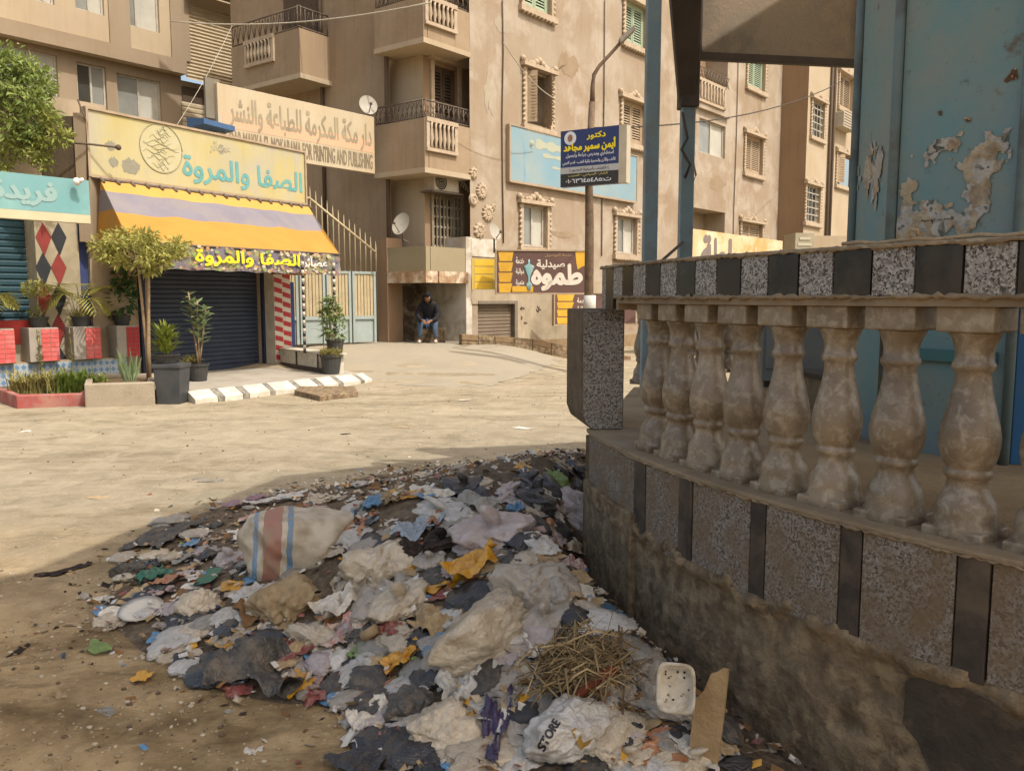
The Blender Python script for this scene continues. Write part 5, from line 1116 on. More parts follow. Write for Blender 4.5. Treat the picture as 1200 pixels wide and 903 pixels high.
m = MB(); m.pb(pd, 0, LD, zb_, zb_+.23*h, .0, .003); m.build('dark_band', M('band_dark', H('33322f'), H('3d3b3a'), sc=3, rough=.5), dr)
def dt_(txt, f0, f1, g0, g1, mt, wt=.01):
    m = MB(); put_text(m, txt, pd, LD*f0, LD*f1, zb_+g0*h, zb_+g1*h, .008, wt); m.build('lettering', mt, dr)
dt_('دكتور', .46, .78, .80, .93, LY, .03); dt_('أيمن سمير مجاهد', .06, .95, .595, .80, LY, .035); LWD = M('sign_white', H('cfd0d4'), rough=.5)
dt_('استشاري ومدرس جراحة وتجميل', .10, .92, .49, .585, LWD); dt_('الأنف والأذن والحنجرة بكلية الطب - قصر العيني', .04, .95, .375, .465, LWD)
dt_('( الكشف بأسبقية الحضور )', .16, .84, .255, .325, M('sign_dark_letter', H('4a4248'))); dt_('الشارع السياحي - المنيب', .14, .82, .155, .215, M('sign_pale_yellow', H('b9ad6a'))); dt_('ت:٠١٠٦٣٦٤٥٤٨٥', .10, .88, .055, .135, LWD, .02)
m = MB(); T = pd.mat(LD*.17, zb_+.86*h, .004); N = 24
for r, zz in ((.13, 0), ): m.add([T @ Vector((0, 0, zz))]+[T @ Vector((r*math.cos(2*PI*i/N), r*math.sin(2*PI*i/N), zz)) for i in range(N)], [(0, 1+i, 1+(i+1) % N) for i in range(N)])
m.build('round_logo', LWD, dr)
m = MB(); m.add([T @ Vector((0, 0, .004))]+[T @ Vector((.055*math.cos(2*PI*i/N)*(1+.2*math.sin(3*i)), .07*math.sin(2*PI*i/N), .004)) for i in range(N)], [(0, 1+i, 1+(i+1) % N) for i in range(N)]); m.build('logo_mark', M('logo_brown', H('8f6a50')), dr)
# ------------------------------------------------------------ far sign over the rail
t = thing('wall_sign', 'orange and cream shop sign with big grey Arabic word seen just above the rail', 'sign', (6, 24, 2.5))
o = dp(806, 285, 22.5); e = dp(917, 285, 27.5); pl = PL(o.x, o.y, e.x-o.x, e.y-o.y); L_ = (e-o).xy.length; zt_ = pl.loc(812, 268)[1]; zb_ = zt_-1.5
m = MB(); m.pb(pl, 0, L_, zb_, zt_, -.15, 0); m.build('board', M('orange_cream_sign', H('cfc4a8'), H('c9b489'), sc=.9, amt=1, rough=.6, c3=H('c98f43'), sc3=.7, amt3=.8), t)
m = MB(); put_text(m, 'بساطة', pl, pl.loc(822, 290)[0], pl.loc(885, 290)[0], zt_-1.25, zt_-.15, .01, .04); m.build('lettering', M('mauve_grey_letter', H('7c7069')), t)
m = MB(); put_text(m, 'محل', pl, pl.loc(880, 283)[0], pl.loc(898, 283)[0], zt_-.75, zt_-.3, .01, .02); m.build('lettering', CRM, t)
t = thing('rooftop_box', 'pale rendered kiosk block with faint lettering beyond the rail beside the brown flank', 'booth', (12, 30, 0))
o = dp(932, 285, 30); pl = PL(o.x, o.y, 1, .1); L_ = pl.loc(954, 285)[0]; m = MB(); m.pb(pl, 0, L_, 0, pl.loc(945, 273)[1], -1, 0); m.build('front', M('grey_booth', H('a39a83'), H('8f866f'), sc=2), t)
m = MB(); m.pb(pl, L_+.01, L_+2.2, 0, pl.loc(945, 276)[1], -1, -.02); m.build('side', PALE, t)
m = MB(); m.pb(pl, .15, L_-.15, pl.loc(945, 281)[1], pl.loc(945, 278)[1], 0, .02); m.pb(pl, .1, L_-.1, pl.loc(945, 288)[1], pl.loc(945, 285)[1], 0, .02); m.build('name_strip', M('strip_pale', H('b9b29c')), t)
# ------------------------------------------------------------ dishes and air conditioner
def dish(px, py, Y, r, yaw, pitch, label, lnb=True, stand=.5):
    p = dp(px, py, Y); t = thing('satellite_dish', label, 'satellite dish', p-Vector((0, 0, stand)))
    Rm = Matrix.Translation(p) @ Matrix.Rotation(yaw, 4, 'Z') @ Matrix.Rotation(pitch, 4, 'X')
    m = MB(); rings = 6; N = 28; vs = [Rm @ Vector((0, 0, 0))]
    for k in range(1, rings+1):
        q = r*k/rings
        for i in range(N): vs.append(Rm @ Vector((q*math.cos(2*PI*i/N), -.16*r*(k/rings)**2*1.2, q*1.08*math.sin(2*PI*i/N))))
    fs = [(0, 1+(i+1) % N, 1+i) for i in range(N)]+[(1+k*N+i, 1+k*N+(i+1) % N, 1+(k+1)*N+(i+1) % N, 1+(k+1)*N+i) for k in range(rings-1) for i in range(N)]
    m.add(vs, fs, 0, True); m.build('reflector', M('dish_grey', H('a8a294'), H('948c7b'), sc=6, rough=.6), t)
    m = MB(); m.tube([Rm @ Vector((0, .02, -r*.9)), Rm @ Vector((0, -r*1.0, -r*.35))], .012, 5); q = Rm @ Vector((0, -r*1.02, -r*.3)); m.ball(q, .04, 6, 4); m.build('feed_arm', IRON, t)
    m = MB(); m.tube([Rm @ Vector((0, .05, 0)), p+Vector((.0, .12, -r*.6)), p+Vector((0, .1, -stand))], .025, 6); m.tube([p+Vector((0, .1, -stand*.8)), p+Vector((.15, .1, -stand))], .015, 5); m.build('mount', IRON, t); return t
dish(431, 124, 20.7, .23, .5, -.3, 'small round dish above the end of the cream banner sign', stand=.35)
dish(471, 263, 19.95, .26, -.6, -.35, 'pale dish standing on the porch parapet under the balcony', stand=.42)
dish(579, 272, 20.6, .2, .9, -.3, 'grey dish beside the lowest plaster rosette', stand=.5)
t = thing('air_conditioner', 'outdoor air conditioner with round fan grille above the barred window', 'air conditioner', PFB.at(1, 4.3, .3))
a, b, c, d = PFB.rect(504, 204, 533, 225, .25); m = MB(); m.pb(PFB, a, b, c, d, .02, .4); m.build('casing', MATS['ac_beige'], t, bev=.02)
T = PFB.mat(a+(b-a)*.27, (c+d)/2, .41); m = MB(); N = 26
for r in (.05, .1, .15, .2): m.tube([T @ Vector((r*math.cos(2*PI*i/N), r*math.sin(2*PI*i/N), .0)) for i in range(N+1)], .008, 4)
m.build('fan_grille', MATS['ac_beige'], t)
m = MB(); m.add([T @ Vector((0, 0, -.005))]+[T @ Vector((.21*math.cos(2*PI*i/N), .21*math.sin(2*PI*i/N), -.005)) for i in range(N)], [(0, 1+i, 1+(i+1) % N) for i in range(N)]); m.build('fan_opening', DARK, t)
m = MB(); m.pb(PFB, a-.1, b+.1, c-.05, c-.01, 0, .45); m.build('shelf', IRON, t)
m = MB()
for k in range(4): c_ = PFB.at(b+.15+.08*k, d-.15, .2); m.tube([c_+Vector((.16*math.cos(q)*.7, 0, .16*math.sin(q)-.05*k)) for q in [i*PI/7 for i in range(-1, 9)]], .018, 5)
m.build('pipe_loops', WHITEF, t)
# hanging cables
def wire(name, label, p, q, sag, r=.012, mt=None):
    m = MB(); n = 14; m.tube([p.lerp(q, i/n)-Vector((0, 0, sag*4*(i/n)*(1-i/n))) for i in range(n+1)], r, 5); return m.build(name, mt or MATS['pale_wire'], label=label, cat='cable')
M('pale_wire', H('b3aa98'), rough=.7); M('dark_wire', H('4a4239'), rough=.8)
wire('overhead_cable', 'pale cable crossing above the flank balconies to the upper balcony', dp(200, 25, 24), dp(505, 3, 19.6), .25, .018)
wire('overhead_cable', 'second thin pale cable in front of the office block windows', dp(205, 150, 18), dp(272, 30, 22), .1, .006)
wire('overhead_cable', 'long thin cable slung from the lamp post across the sandy facade', dp(695, 150, 16.8), dp(1000, 88, 34), .5, .018, MATS['dark_wire'])
wire('overhead_cable', 'thin cable crossing the ornate open shutter window', dp(590, 50, 20), dp(655, 118, 22.5), .2, .012)
wire('stay_rod', 'dark diagonal rod between the two blue posts just above the rail', dp(775, 306, 6.1), dp(800, 284, 6.6), 0, .012, MATS['dark_wire'])
# ------------------------------------------------------------ the decorated shop on the left
PT = PL(*dp(105, 235, 12.8).xy, .64, .768)
ls = thing('corner_shop', 'shop front with harlequin diamond pillar and teal shutter under the turquoise board', 'shop', (-7, 13, 0))
ts = thing('shop_sign', 'short turquoise shop board with faded pinkish white lettering', 'sign', PT.at(-1, 3, 0))
lA = PT.loc(-45, 230)[0]; zt_, zb_ = 3.39, 2.68
zt_ = PT.loc(60, 207)[1]; zb_ = PT.loc(60, 259)[1]; h = zt_-zb_
m = MB(); m.pb(PT, lA, 0, zb_+.2*h, zt_, -.12, 0); m.build('board', M('turquoise_board', H('6b9a9b'), H('83a4a0'), sc=1.2, rough=.55, c3=H('8fb9ae'), sc3=1.1, amt3=.5), ts)
m = MB(); m.pb(PT, lA, 0, zb_, zb_+.197*h, -.12, 0); m.build('cream_strip', M('cream_strip', H('c4b998'), H('b0a484'), sc=3), ts)
m = MB(); put_text(m, 'فريدة', PT, PT.loc(-10, 230)[0], PT.loc(66, 230)[0], zb_+.32*h, zb_+.85*h, .006, .045); m.build('lettering', M('pinkish_white', H('8fa8a2'), H('84a3a2'), sc=5), ts)
m = MB(); p = PT.at(PT.loc(86, 215)[0], zt_-.05, .12); m.ball(p, .06, 8, 6); m.tube([p, p+Vector((.1, .0, .03))], .03, 6); m.build('lamp', LW, ts)
PT2 = PL(*[PT.o[i]-PT.n[i]*1.7 for i in (0, 1)], .64, .768)
wl = lambda x, y=330: PT2.loc(x, y)[0]
m = MB(); m.pb(PT2, wl(-60), wl(134), .0, 4.9, -.3, 0); m.build('wall', WARM, ls)
roller(ls, PT2, wl(-60), wl(32), .5, 2.9, .02, M('teal_shutter', H('27424a'), H('2f4c54'), sc=1, rough=.55, streak=.3), .1)
m = MB(); m.pb(PT2, wl(34), wl(84), .3, 2.95, .0, .35); m.build('diamond_pillar', M('pillar_cream', H('a89e86'), H('958a70'), sc=4, rough=.85, c3=H('7d705a'), sc3=3, amt3=.4), ls)
PD_ = PL(*[PT2.o[i]+PT2.n[i]*.352 for i in (0, 1)], .64, .768)
RD = M('diamond_red', H('8a3a34'), H('76332e'), sc=6, rough=.7); BKD = M('diamond_black', H('2a2d31'), H('383a3c'), sc=6, rough=.7)
for r_ in range(5):
    for c_ in range(2):
        px = 51+c_*18; yc = 280+r_*35.5-(0 if c_ == 0 else 0); s, z = PD_.loc(px+(9 if False else 0), yc); hw, hh = .12, .27
        m = MB(); pts = [PD_.at(s, z-hh, .0), PD_.at(s+hw, z+.03, .0), PD_.at(s, z+hh, .0), PD_.at(s-hw, z+.03, .0)]; f = [p+Vector((PD_.n.x, PD_.n.y, 0))*.008 for p in pts]
        m.add(pts+f, [(4, 5, 6, 7), (0, 1, 5, 4), (1, 2, 6, 5), (2, 3, 7, 6), (3, 0, 4, 7)]); m.build('diamond_tile', RD if (r_+c_) % 2 == 0 else BKD, ls)
m = MB(); m.pb(PT2, wl(85), wl(95), .3, 2.9, .05, .3); m.pb(PT2, wl(95), wl(122), 2.75, 2.95, .05, .28); m.build('blue_post', BLUP, ls)
m = MB(); m.pb(PT2, wl(96), wl(120), .2, 2.74, .05, .28); m.build('chevron_pillar', WHT, ls)
PV = PL(*[PT2.o[i]+PT2.n[i]*.282 for i in (0, 1)], .64, .768)
cw = (wl(120)-wl(96))/3
for c_ in range(3):
    for r_ in range(7):
        z = .35+r_*.36
        if 1.75 < z < 2.2 or 1.0 < z < 1.1 and c_ == 2: continue
        s = wl(96)+c_*cw; m = MB()
        pts = [(s+.01, z), (s+cw*.5, z-.08), (s+cw*.62, z), (s+cw*.98, z+.1), (s+cw*.98, z+.24), (s+cw*.5, z+.16), (s+.01, z+.17)]
        m.add([PV.at(a, b, .003) for a, b in pts], [tuple(range(7))]); m.build('red_tile', REDP, ls)
m = MB(); m.pb(PT2, wl(97), wl(119), 1.95, 2.2, .28, .295); m.build('turquoise_panel', M('turquoise_patch', H('4f9fb0'), H('5eacb8'), sc=3), ls)
m = MB(); m.pb(PT2, wl(104), wl(121), 1.15, 1.75, .285, .3); m.build('menu_panel', M('menu_print', H('3a3630'), H('a0682c'), sc=6, amt=1, c3=H('8e3f4a'), sc3=5, amt3=.9), ls)
# red bench wall, patterned base, pedestals
PB_ = PL(*[PT.o[i]+PT.n[i]*-1.12 for i in (0, 1)], .64, .768); bl_ = lambda x, y=430: PB_.loc(x, y)[0]
m = MB(); z = PB_.loc(40, 424)[1]; zq = PB_.loc(60, 380)[1]; m.pb(PB_, bl_(-60), bl_(134), .0, z, -.5, -.0); m.build('base_wall', WARM, ls)
m = MB(); m.pb(PB_, bl_(-60), bl_(90), z, z+.28, -.5, -.25); m.build('grey_parapet', M('cream_parapet', H('a39a86'), H('8f8571'), sc=4), ls)
m = MB(); m.pb(PB_, bl_(-60), bl_(90), z+.282, z+.66, -.5, -.24); m.build('red_parapet', M('red_parapet', H('b4403a'), H('a13a34'), sc=3, rough=.7), ls)
BT = M('blue_pattern_tile', H('a8b0b0'), H('8b98a3'), sc=9, rough=.5); BT2 = M('blue_diamond', H('5f7f9f'), H('7790a8'), sc=9, rough=.5)
s = bl_(-10); n_ = 0; tw = .30
while s < bl_(134):
    m = MB(); m.pb(PB_, s+.004, s+tw-.004, z-.36, z-.02, .0, .012); m.build('pattern_tile', BT, ls)
    m = MB()
    for r_ in range(3):
        for c_ in range(3):
            u = s+tw*(c_+.5)/3; v = z-.36+.34*(r_+.5)/3; m.add([PB_.at(u, v-.045, .0145), PB_.at(u+.04, v, .0145), PB_.at(u, v+.045, .0145), PB_.at(u-.04, v, .0145)], [(0, 1, 2, 3)])
    m.build('tile_pattern', BT2, ls); s += tw
peds = []
for x0, xm, x1 in ((-28, -8, 18), (35, 49, 70), (87, 101, 119), (138, 149, 164)):
    oo = .14; a, mid, b = [PB_.loc(x, 400, oo)[0] for x in (x0, xm, x1)]; zt_ = PB_.loc(50, 384, oo)[1]
    t_ = thing('pedestal', {35: 'pedestal with pink tiled face under the small yellow bush', -28: 'pedestal with pink tiled face cut by the frame edge', 87: 'pedestal with pink tiled face beneath the yellowish palm', 138: 'pedestal with red tiled face behind the slim tree trunks'}[x0], 'pedestal', PB_.at(mid, z, 0))
    m = MB(); m.pb(PB_, a, b, z+.002, zt_, -.3, .12); m.build('block', M('pedestal_grey', H('a0978a'), H('8b8273'), sc=4), t_, bev=.01)
    rows = 7
    for r_ in range(rows):
        for c_ in range(2):
            u0_ = mid+(b-mid)*c_/2; v0_ = z+.01+(zt_-z-.03)*r_/rows; m = MB(); m.pb(PB_, u0_+.004, u0_+(b-mid)/2-.004, v0_+.004, v0_+(zt_-z-.03)/rows-.004, .12, .13); m.build('pink_tile', PINK if x0 != 138 else REDP, t_)
    peds.append(PB_.at((a+b)/2, zt_, -.08))
# red planter bed, concrete trough
def bed(label, pxs, h, mt, inset, soil, wall=.07, base=None, name='planter'):
    P_ = [onground(*q) for q in pxs]; t = thing(name, label, 'planter', sum(P_, Vector())/len(P_)); m = MB(); k = len(P_)
    c_ = sum(P_, Vector())/k; inn = [c_+(p-c_)*inset for p in P_]; zt_ = h
    m.add([Vector((p.x, p.y, -.05)) for p in P_]+[Vector((p.x, p.y, zt_)) for p in P_]+[Vector((p.x, p.y, zt_)) for p in inn]+[Vector((p.x, p.y, zt_-.06)) for p in inn],
          [(i, (i+1) % k, k+(i+1) % k, k+i) for i in range(k)]+[(k+i, k+(i+1) % k, 2*k+(i+1) % k, 2*k+i) for i in range(k)]+[(2*k+i, 2*k+(i+1) % k, 3*k+(i+1) % k, 3*k+i) for i in range(k)])
    m.build('wall', mt, t, bev=.015); m = MB(); m.add([Vector((p.x, p.y, zt_-.05)) for p in inn], [tuple(range(k))]); m.build('soil', M('dry_soil', H('6b583f'), H('55452f'), sc=12, rough=1, bump=1), t); return t, inn
_, inn1 = bed('long low red planter bed with grassy plants', [(-6, 468), (20, 479), (102, 475), (112, 466), (108, 461), (0, 461)], .17, M('red_curb', H('a3504a'), H('93706a'), sc=5, amt=.9, rough=.9, bump=.4, c3=H('b09078'), sc3=3, amt3=.5), .84, 0)
_, inn2 = bed('heavy grey concrete trough planter holding the slim tree', [(100, 477), (182, 475), (182, 462), (104, 462)], .33, M('concrete_trough', H('a39681'), H('8b7e6a'), sc=4, rough=.95, bump=.6), .8, 0)
# concrete apron before the gate and the porch
def apron():
    ol = [(330, 408), (440, 399), (552, 396), (600, 404), (655, 421), (640, 431), (560, 434), (470, 437), (424, 440), (400, 430)]
    P_ = [onground(*q) for q in ol]; lo = Vector((min(p.x for p in P_), min(p.y for p in P_))); hi = Vector((max(p.x for p in P_), max(p.y for p in P_)))
    def ins(x, y):
        c = False
        for i in range(len(P_)):
            a, b = P_[i], P_[(i+1) % len(P_)]
            if (a.y > y) != (b.y > y) and x < (b.x-a.x)*(y-a.y)/(b.y-a.y)+a.x: c = not c
        return c
    m = MB(); st = .1; nx = int((hi.x-lo.x)/st)+2; ny = int((hi.y+1.5-lo.y)/st)+2; ids = {}
    def vid(i, j):
        if (i, j) not in ids: x = lo.x+i*st; y = lo.y+j*st; ids[(i, j)] = len(m.v); m.v.append((x, y, gz(x, y)+.006))
        return ids[(i, j)]
    for i in range(nx):
        for j in range(ny):
            x = lo.x+(i+.5)*st; y = lo.y+(j+.5)*st; w_ = .25*nz3(x, y, 3, 2)
            if ins(x+w_, y+w_) or (y > 19.5 and -4.6 < x < -.8): m.f.append((vid(i, j), vid(i+1, j), vid(i+1, j+1), vid(i, j+1))); m.m.append(0); m.sm.append(True)
    m.build('concrete_apron', M('dusty_concrete', H('978e7b'), H('89806c'), sc=.8, rough=.95, bump=.25, c3=H('9c907a'), sc3=1.2, amt3=.6), kind='structure')
apron()
# ------------------------------------------------------------ plants
LG = M('leaf_green', H('6a7d35'), H('4e6228'), sc=9, rough=.6, trans=.3, c3=H('8d9445'), sc3=5, amt3=.6)
LYG = M('leaf_yellow_green', H('aaa75c'), H('8a8a44'), sc=7, rough=.6, trans=.35, c3=H('b9b46c'), sc3=5, amt3=.7)
LDG = M('leaf_dark_green', H('3f5a2c'), H('2e4524'), sc=8, rough=.45, trans=.2, c3=H('6f8a4b'), sc3=8, amt3=.4)
LPG = M('leaf_pale_green', H('8c9c72'), H('6d8055'), sc=8, rough=.45, trans=.25)
LSTR = M('leaf_straw', H('a3965c'), H('7e7c45'), sc=12, rough=.8, trans=.2, c3=H('6a7240'), sc3=9, amt3=.6)
BARK = M('pale_bark', H('9a8364'), H('7c684d'), sc=12, rough=.95, bump=.6); POTB = M('black_pot', H('3a3a38'), H('4c4a45'), sc=6, rough=.6)
def leaf(m, p, d, up, L, w_, fold=.25, mi=0):
    d = d.normalized(); s = d.cross(up); s = s.normalized() if s.length > 1e-4 else Vector((1, 0, 0)); n = s.cross(d)
    m.add([p, p+d*L*.45+s*w_*.5+n*fold*w_, p+d*L, p+d*L*.45-s*w_*.5+n*fold*w_, p+d*L*.5], [(0, 1, 4), (1, 2, 4), (2, 3, 4), (3, 0, 4)], mi)
def rv(r): return Vector((r.uniform(-1, 1), r.uniform(-1, 1), r.uniform(-1, 1)))
def cloud(m, clumps, n, L, w_, rnd, dens=.5):
    for c, r in clumps:
        for _ in range(n):
            v = rv(rnd)
            while v.length > 1: v = rv(rnd)
            v = v.normalized()*(v.length**dens); p = c+Vector((v.x*r[0], v.y*r[1], v.z*r[2]))
            d = (v+rv(rnd)*.8+Vector((0, 0, -.15))); leaf(m, p, d, Vector((rnd.uniform(-1, 1), rnd.uniform(-1, 1), 1)), L*rnd.uniform(.45, 1.5), w_*rnd.uniform(.6, 1.4))
def pot(p, r, h, parent, mt=None):
    m = MB(); T = Matrix.Translation(p); m.lathe([(r*.74, 0), (r*.97, h*.88), (r*1.06, h*.88), (r*1.08, h), (r*.95, h), (r*.92, h*.88), (0.01, h*.87)], 18, T, sm=False); m.build('pot', mt or POTB, parent); return p+Vector((0, 0, h*.9))
rnd = random.Random(11)
def palm(p, label, r, h, n=9, big=.75, mt=LYG, grp=None):
    t = thing('potted_palm', label, 'plant', p); q = pot(p, r, h, t); m = MB(); m.tube([q-Vector((0, 0, .05)), q+Vector((.02, 0, .22))], .03, 7); m.build('stem', BARK, t)
    m = MB()
    for i in range(n):
        a = 2*PI*i/n+rnd.uniform(-.25, .25); el = rnd.uniform(.7, 1.35); L = big*rnd.uniform(.8, 1.1); P0 = q+Vector((0, 0, .18)); prev = P0; K = 12
        for k in range(1, K+1):
            f = k/K; rr_ = L*.75*f; z = L*(math.sin(el)*f*1.25-.95*f*f*(1.15 if el < 1.1 else .7)); c = P0+Vector((rr_*math.cos(a)*math.cos(el*.5), rr_*math.sin(a)*math.cos(el*.5), z)); m.tube([prev, c], .007, 4)
            d = (c-prev).normalized(); s = d.cross(Vector((0, 0, 1))).normalized()
            if k > 2:
                for sg in (1, -1): leaf(m, c, d*.8+s*sg*1.0+Vector((0, 0, -.3)), Vector((0, 0, 1)), .34*math.sin(PI*min(1, f*.9+.1))+.08, .036)
            prev = c
    m.build('fronds', mt, t); m = MB()
    for i in range(60): a = rnd.uniform(0, 2*PI); leaf(m, q+Vector((rnd.uniform(-r, r)*.8, rnd.uniform(-r, r)*.8, 0)), Vector((math.cos(a)*.6, math.sin(a)*.6, 1)), Vector((0, 1, .2)), rnd.uniform(.1, .22), .02)
    m.build('undergrowth', LSTR, t); return t
palm(peds[0]+Vector((-.1, 0, 0)), 'potted palm with arching pale fronds on the pedestal at the frame edge', .16, .17, 10, .72)
palm(peds[2], 'potted palm with yellowing fronds on the pedestal before the striped pillars', .15, .17, 9, .72)
p = peds[1]; t = thing('potted_bush', 'small yellow leaved bush on one thin stem in a black pot', 'plant', p); q = pot(p, .15, .17, t)
m = MB(); m.tube([q, q+Vector((.01, 0, .25)), q+Vector((.02, 0, .42))], .014, 6); m.build('stem', BARK, t); m = MB(); cloud(m, [(q+Vector((-.05, 0, .5)), (.17, .14, .1)), (q+Vector((.1, 0, .46)), (.12, .1, .08)), (q+Vector((-.13, 0, .42)), (.08, .08, .05))], 90, .07, .035, rnd); m.build('foliage', LYG, t)
m = MB(); cloud(m, [(q+Vector((0, 0, .06)), (.13, .1, .09))], 60, .09, .03, rnd); m.build('undergrowth', LG, t)
p = peds[3]+Vector((-.05, .1, 0)); t = thing('potted_rubber_plant', 'dark leafy rubber plant in a black pot behind the slim tree', 'plant', p); q = pot(p, .15, .18, t)
m = MB(); cloud(m, [(q+Vector((0, 0, .3)), (.2, .15, .3)), (q+Vector((.05, 0, .65)), (.14, .12, .2))], 75, .16, .08, rnd); m.build('foliage', LDG, t)
# black bin with bush and tall pale rubber plant
g0_ = onground(196, 474); t = thing('plant_bin', 'square dusty black bin used as a plant stand before the shutter', 'bin', g0_)
b0 = g0_+Vector((.02, .17, 0)); m = MB(); m.hexa([b0+Vector(v) for v in ((-.17, -.17, 0), (.17, -.17, 0), (.17, .17, 0), (-.17, .17, 0), (-.2, -.2, .56), (.2, -.2, .56), (.2, .2, .56), (-.2, .2, .56))])
m.box(b0.x-.215, b0.y-.215, b0.z+.54, b0.x+.215, b0.y+.215, b0.z+.6); m.build('body', M('dusty_black_plastic', H('3b3d40'), H('56544f'), sc=4, rough=.55), t, bev=.012)
p = b0+Vector((-.08, 0, .6)); t = thing('potted_bush', 'spiky green bush in a round black pot on top of the black bin', 'plant', p); q = pot(p, .19, .14, t); m = MB()
for i in range(240): a = rnd.uniform(0, 2*PI); e_ = rnd.uniform(.2, 1.2); r0 = rnd.uniform(0, .12); leaf(m, q+Vector((r0*math.cos(a), r0*math.sin(a), rnd.uniform(0, .38))), Vector((math.cos(a)*math.cos(e_), math.sin(a)*math.cos(e_), math.sin(e_)*1.4)), Vector((0, 0, 1)), rnd.uniform(.1, .2), .035)
m.build('foliage', M('leaf_olive', H('6d7a2c'), H('8d8f3a'), sc=9, rough=.6, trans=.25), t)
p = onground(212, 462)+Vector((.1, .55, .14)); p.z = .146; t = thing('rubber_plant', 'tall rubber plant with broad pale leaves before the dark shutter', 'plant', p); q = pot(p, .17, .3, t); m = MB(); st = []
for a, L, tx in ((0, 1.25, -.14), (1, 1.0, .16), (2, 1.1, .03)):
    pts = [q+Vector((tx*f, .04*math.sin(a+f*2), L*f)) for f in (0, .3, .6, .8, 1)]; st.append(pts); m.tube(pts, .016, 6)
m.build('stem', BARK, t); m = MB()
for pts in st:
    for k in range(26):
        f = .3+.7*k/26; i = min(3, int(f*4)); c = pts[i].lerp(pts[i+1], f*4-i if f < 1 else 1); a = k*2.4; leaf(m, c, Vector((math.cos(a), math.sin(a), rnd.uniform(-.2, .9))), Vector((0, 0, 1)), rnd.uniform(.16, .26), rnd.uniform(.09, .12), .12)
m.build('foliage', LPG, t)
p = onground(217, 457); p = Vector((p.x+.06, p.y+.12, .146)); t = thing('potted_grass', 'small black pot of spreading green grass beside the black bin', 'plant', p); q = pot(p, .13, .27, t, POTB); m = MB()
def tuft(m, q, n, L, spread, w_=.014, base=.06):
    for i in range(n):
        a = rnd.uniform(0, 2*PI); s_ = rnd.uniform(.1, spread); b_ = q+Vector((rnd.uniform(-base, base), rnd.uniform(-base, base), 0)); l_ = L*rnd.uniform(.5, 1.1); sd = Vector((-math.sin(a), math.cos(a), 0))*w_*.5
        d1 = b_+Vector((math.cos(a)*s_*l_*.4, math.sin(a)*s_*l_*.4, l_*.6)); d2 = b_+Vector((math.cos(a)*s_*l_*1.1, math.sin(a)*s_*l_*1.1, l_*(1-.45*s_)))
        m.add([b_-sd, b_+sd, d1+sd, d1-sd, d2], [(0, 1, 2, 3), (3, 2, 4)])
tuft(m, q, 220, .24, 1.3, .016, .09); m.build('foliage', LSTR, t)
# the slim tree
p = onground(166, 470); p = Vector((p.x+.02, p.y+.25, .28)); t = thing('small_tree', 'slim tree with several pale stems and yellow green crown in the concrete trough', 'tree', p)
zc_ = dp(165, 288, p.y).z; m = MB()
for dx, dy in ((-.03, 0), (.02, .02), (.035, -.03), (0, .04)):
    m.tube([p+Vector((dx*.3, dy*.3, 0)), p+Vector((dx*.5, dy, .5)), p+Vector((dx*1.6, dy*1.2, 1.1)), Vector((p.x+dx*3, p.y+dy*2, zc_-.25)), Vector((p.x+dx*6, p.y+dy*5, zc_+.1))], [.03, .026, .024, .02, .01], 7)
for i in range(12): a = i*.55; m.tube([Vector((p.x, p.y, zc_-.3)), Vector((p.x+.45*math.cos(a), p.y+.3*math.sin(a), zc_+.05*math.sin(i*3)))], [.012, .004], 5)
m.build('trunk', BARK, t); m = MB(); cl = []
for i in range(44):
    a = rnd.uniform(0, 2*PI); f = math.sqrt(rnd.random()); x = .60*f*math.cos(a); cl.append((Vector((p.x+x, p.y+.42*f*math.sin(a), zc_-.02+.42*(1-f*f)*rnd.uniform(-.55, 1.1)-.14*(rnd.random() < .5))), (rnd.uniform(.08, .2), .14, rnd.uniform(.06, .15))))
cloud(m, cl, 60, .09, .04, rnd, .9); m.build('crown', LYG, t)
# snake plant, bed plants
q = Vector((inn2[0].x+.45, inn2[0].y+.25, .27)); q = onground(146, 474); q = Vector((q.x, q.y+.2, .27)); m = MB()
for i in range(16): a = rnd.uniform(0, 2*PI); leaf(m, q+Vector((rnd.uniform(-.1, .1), rnd.uniform(-.05, .05), 0)), Vector((.3*math.cos(a), .25*math.sin(a), 1)), Vector((0, 1, 0)), rnd.uniform(.35, .62), .05, .1)
m.build('snake_plant', LPG, label='upright snake plant in the concrete trough beside the tree stems', cat='plant')
for k, (px, lab, n, L, mt) in enumerate(((30, 'wispy dry grass at the outer end of the red bed', 260, .36, LSTR), (55, 'thick pale grass in the red bed under the pink pedestal', 320, .38, LSTR), (82, 'leafy green clump in the red bed under the palm pedestal', 300, .42, LG), (103, 'green clump at the trough end of the red bed', 200, .34, LG))):
    q = onground(px, 471); q = Vector((q.x, q.y+.12, .12)); m = MB()
    tuft(m, q, n, L, .8, .02, .2)
    for _ in range(40): leaf(m, q+Vector((rnd.uniform(-.3, .3), rnd.uniform(-.1, .1), rnd.uniform(.05, L*.8))), rv(rnd)+Vector((0, 0, .5)), Vector((0, 0, 1)), .11, .04)
    m.build('grass_clump', mt, label=lab, cat='grass clump')
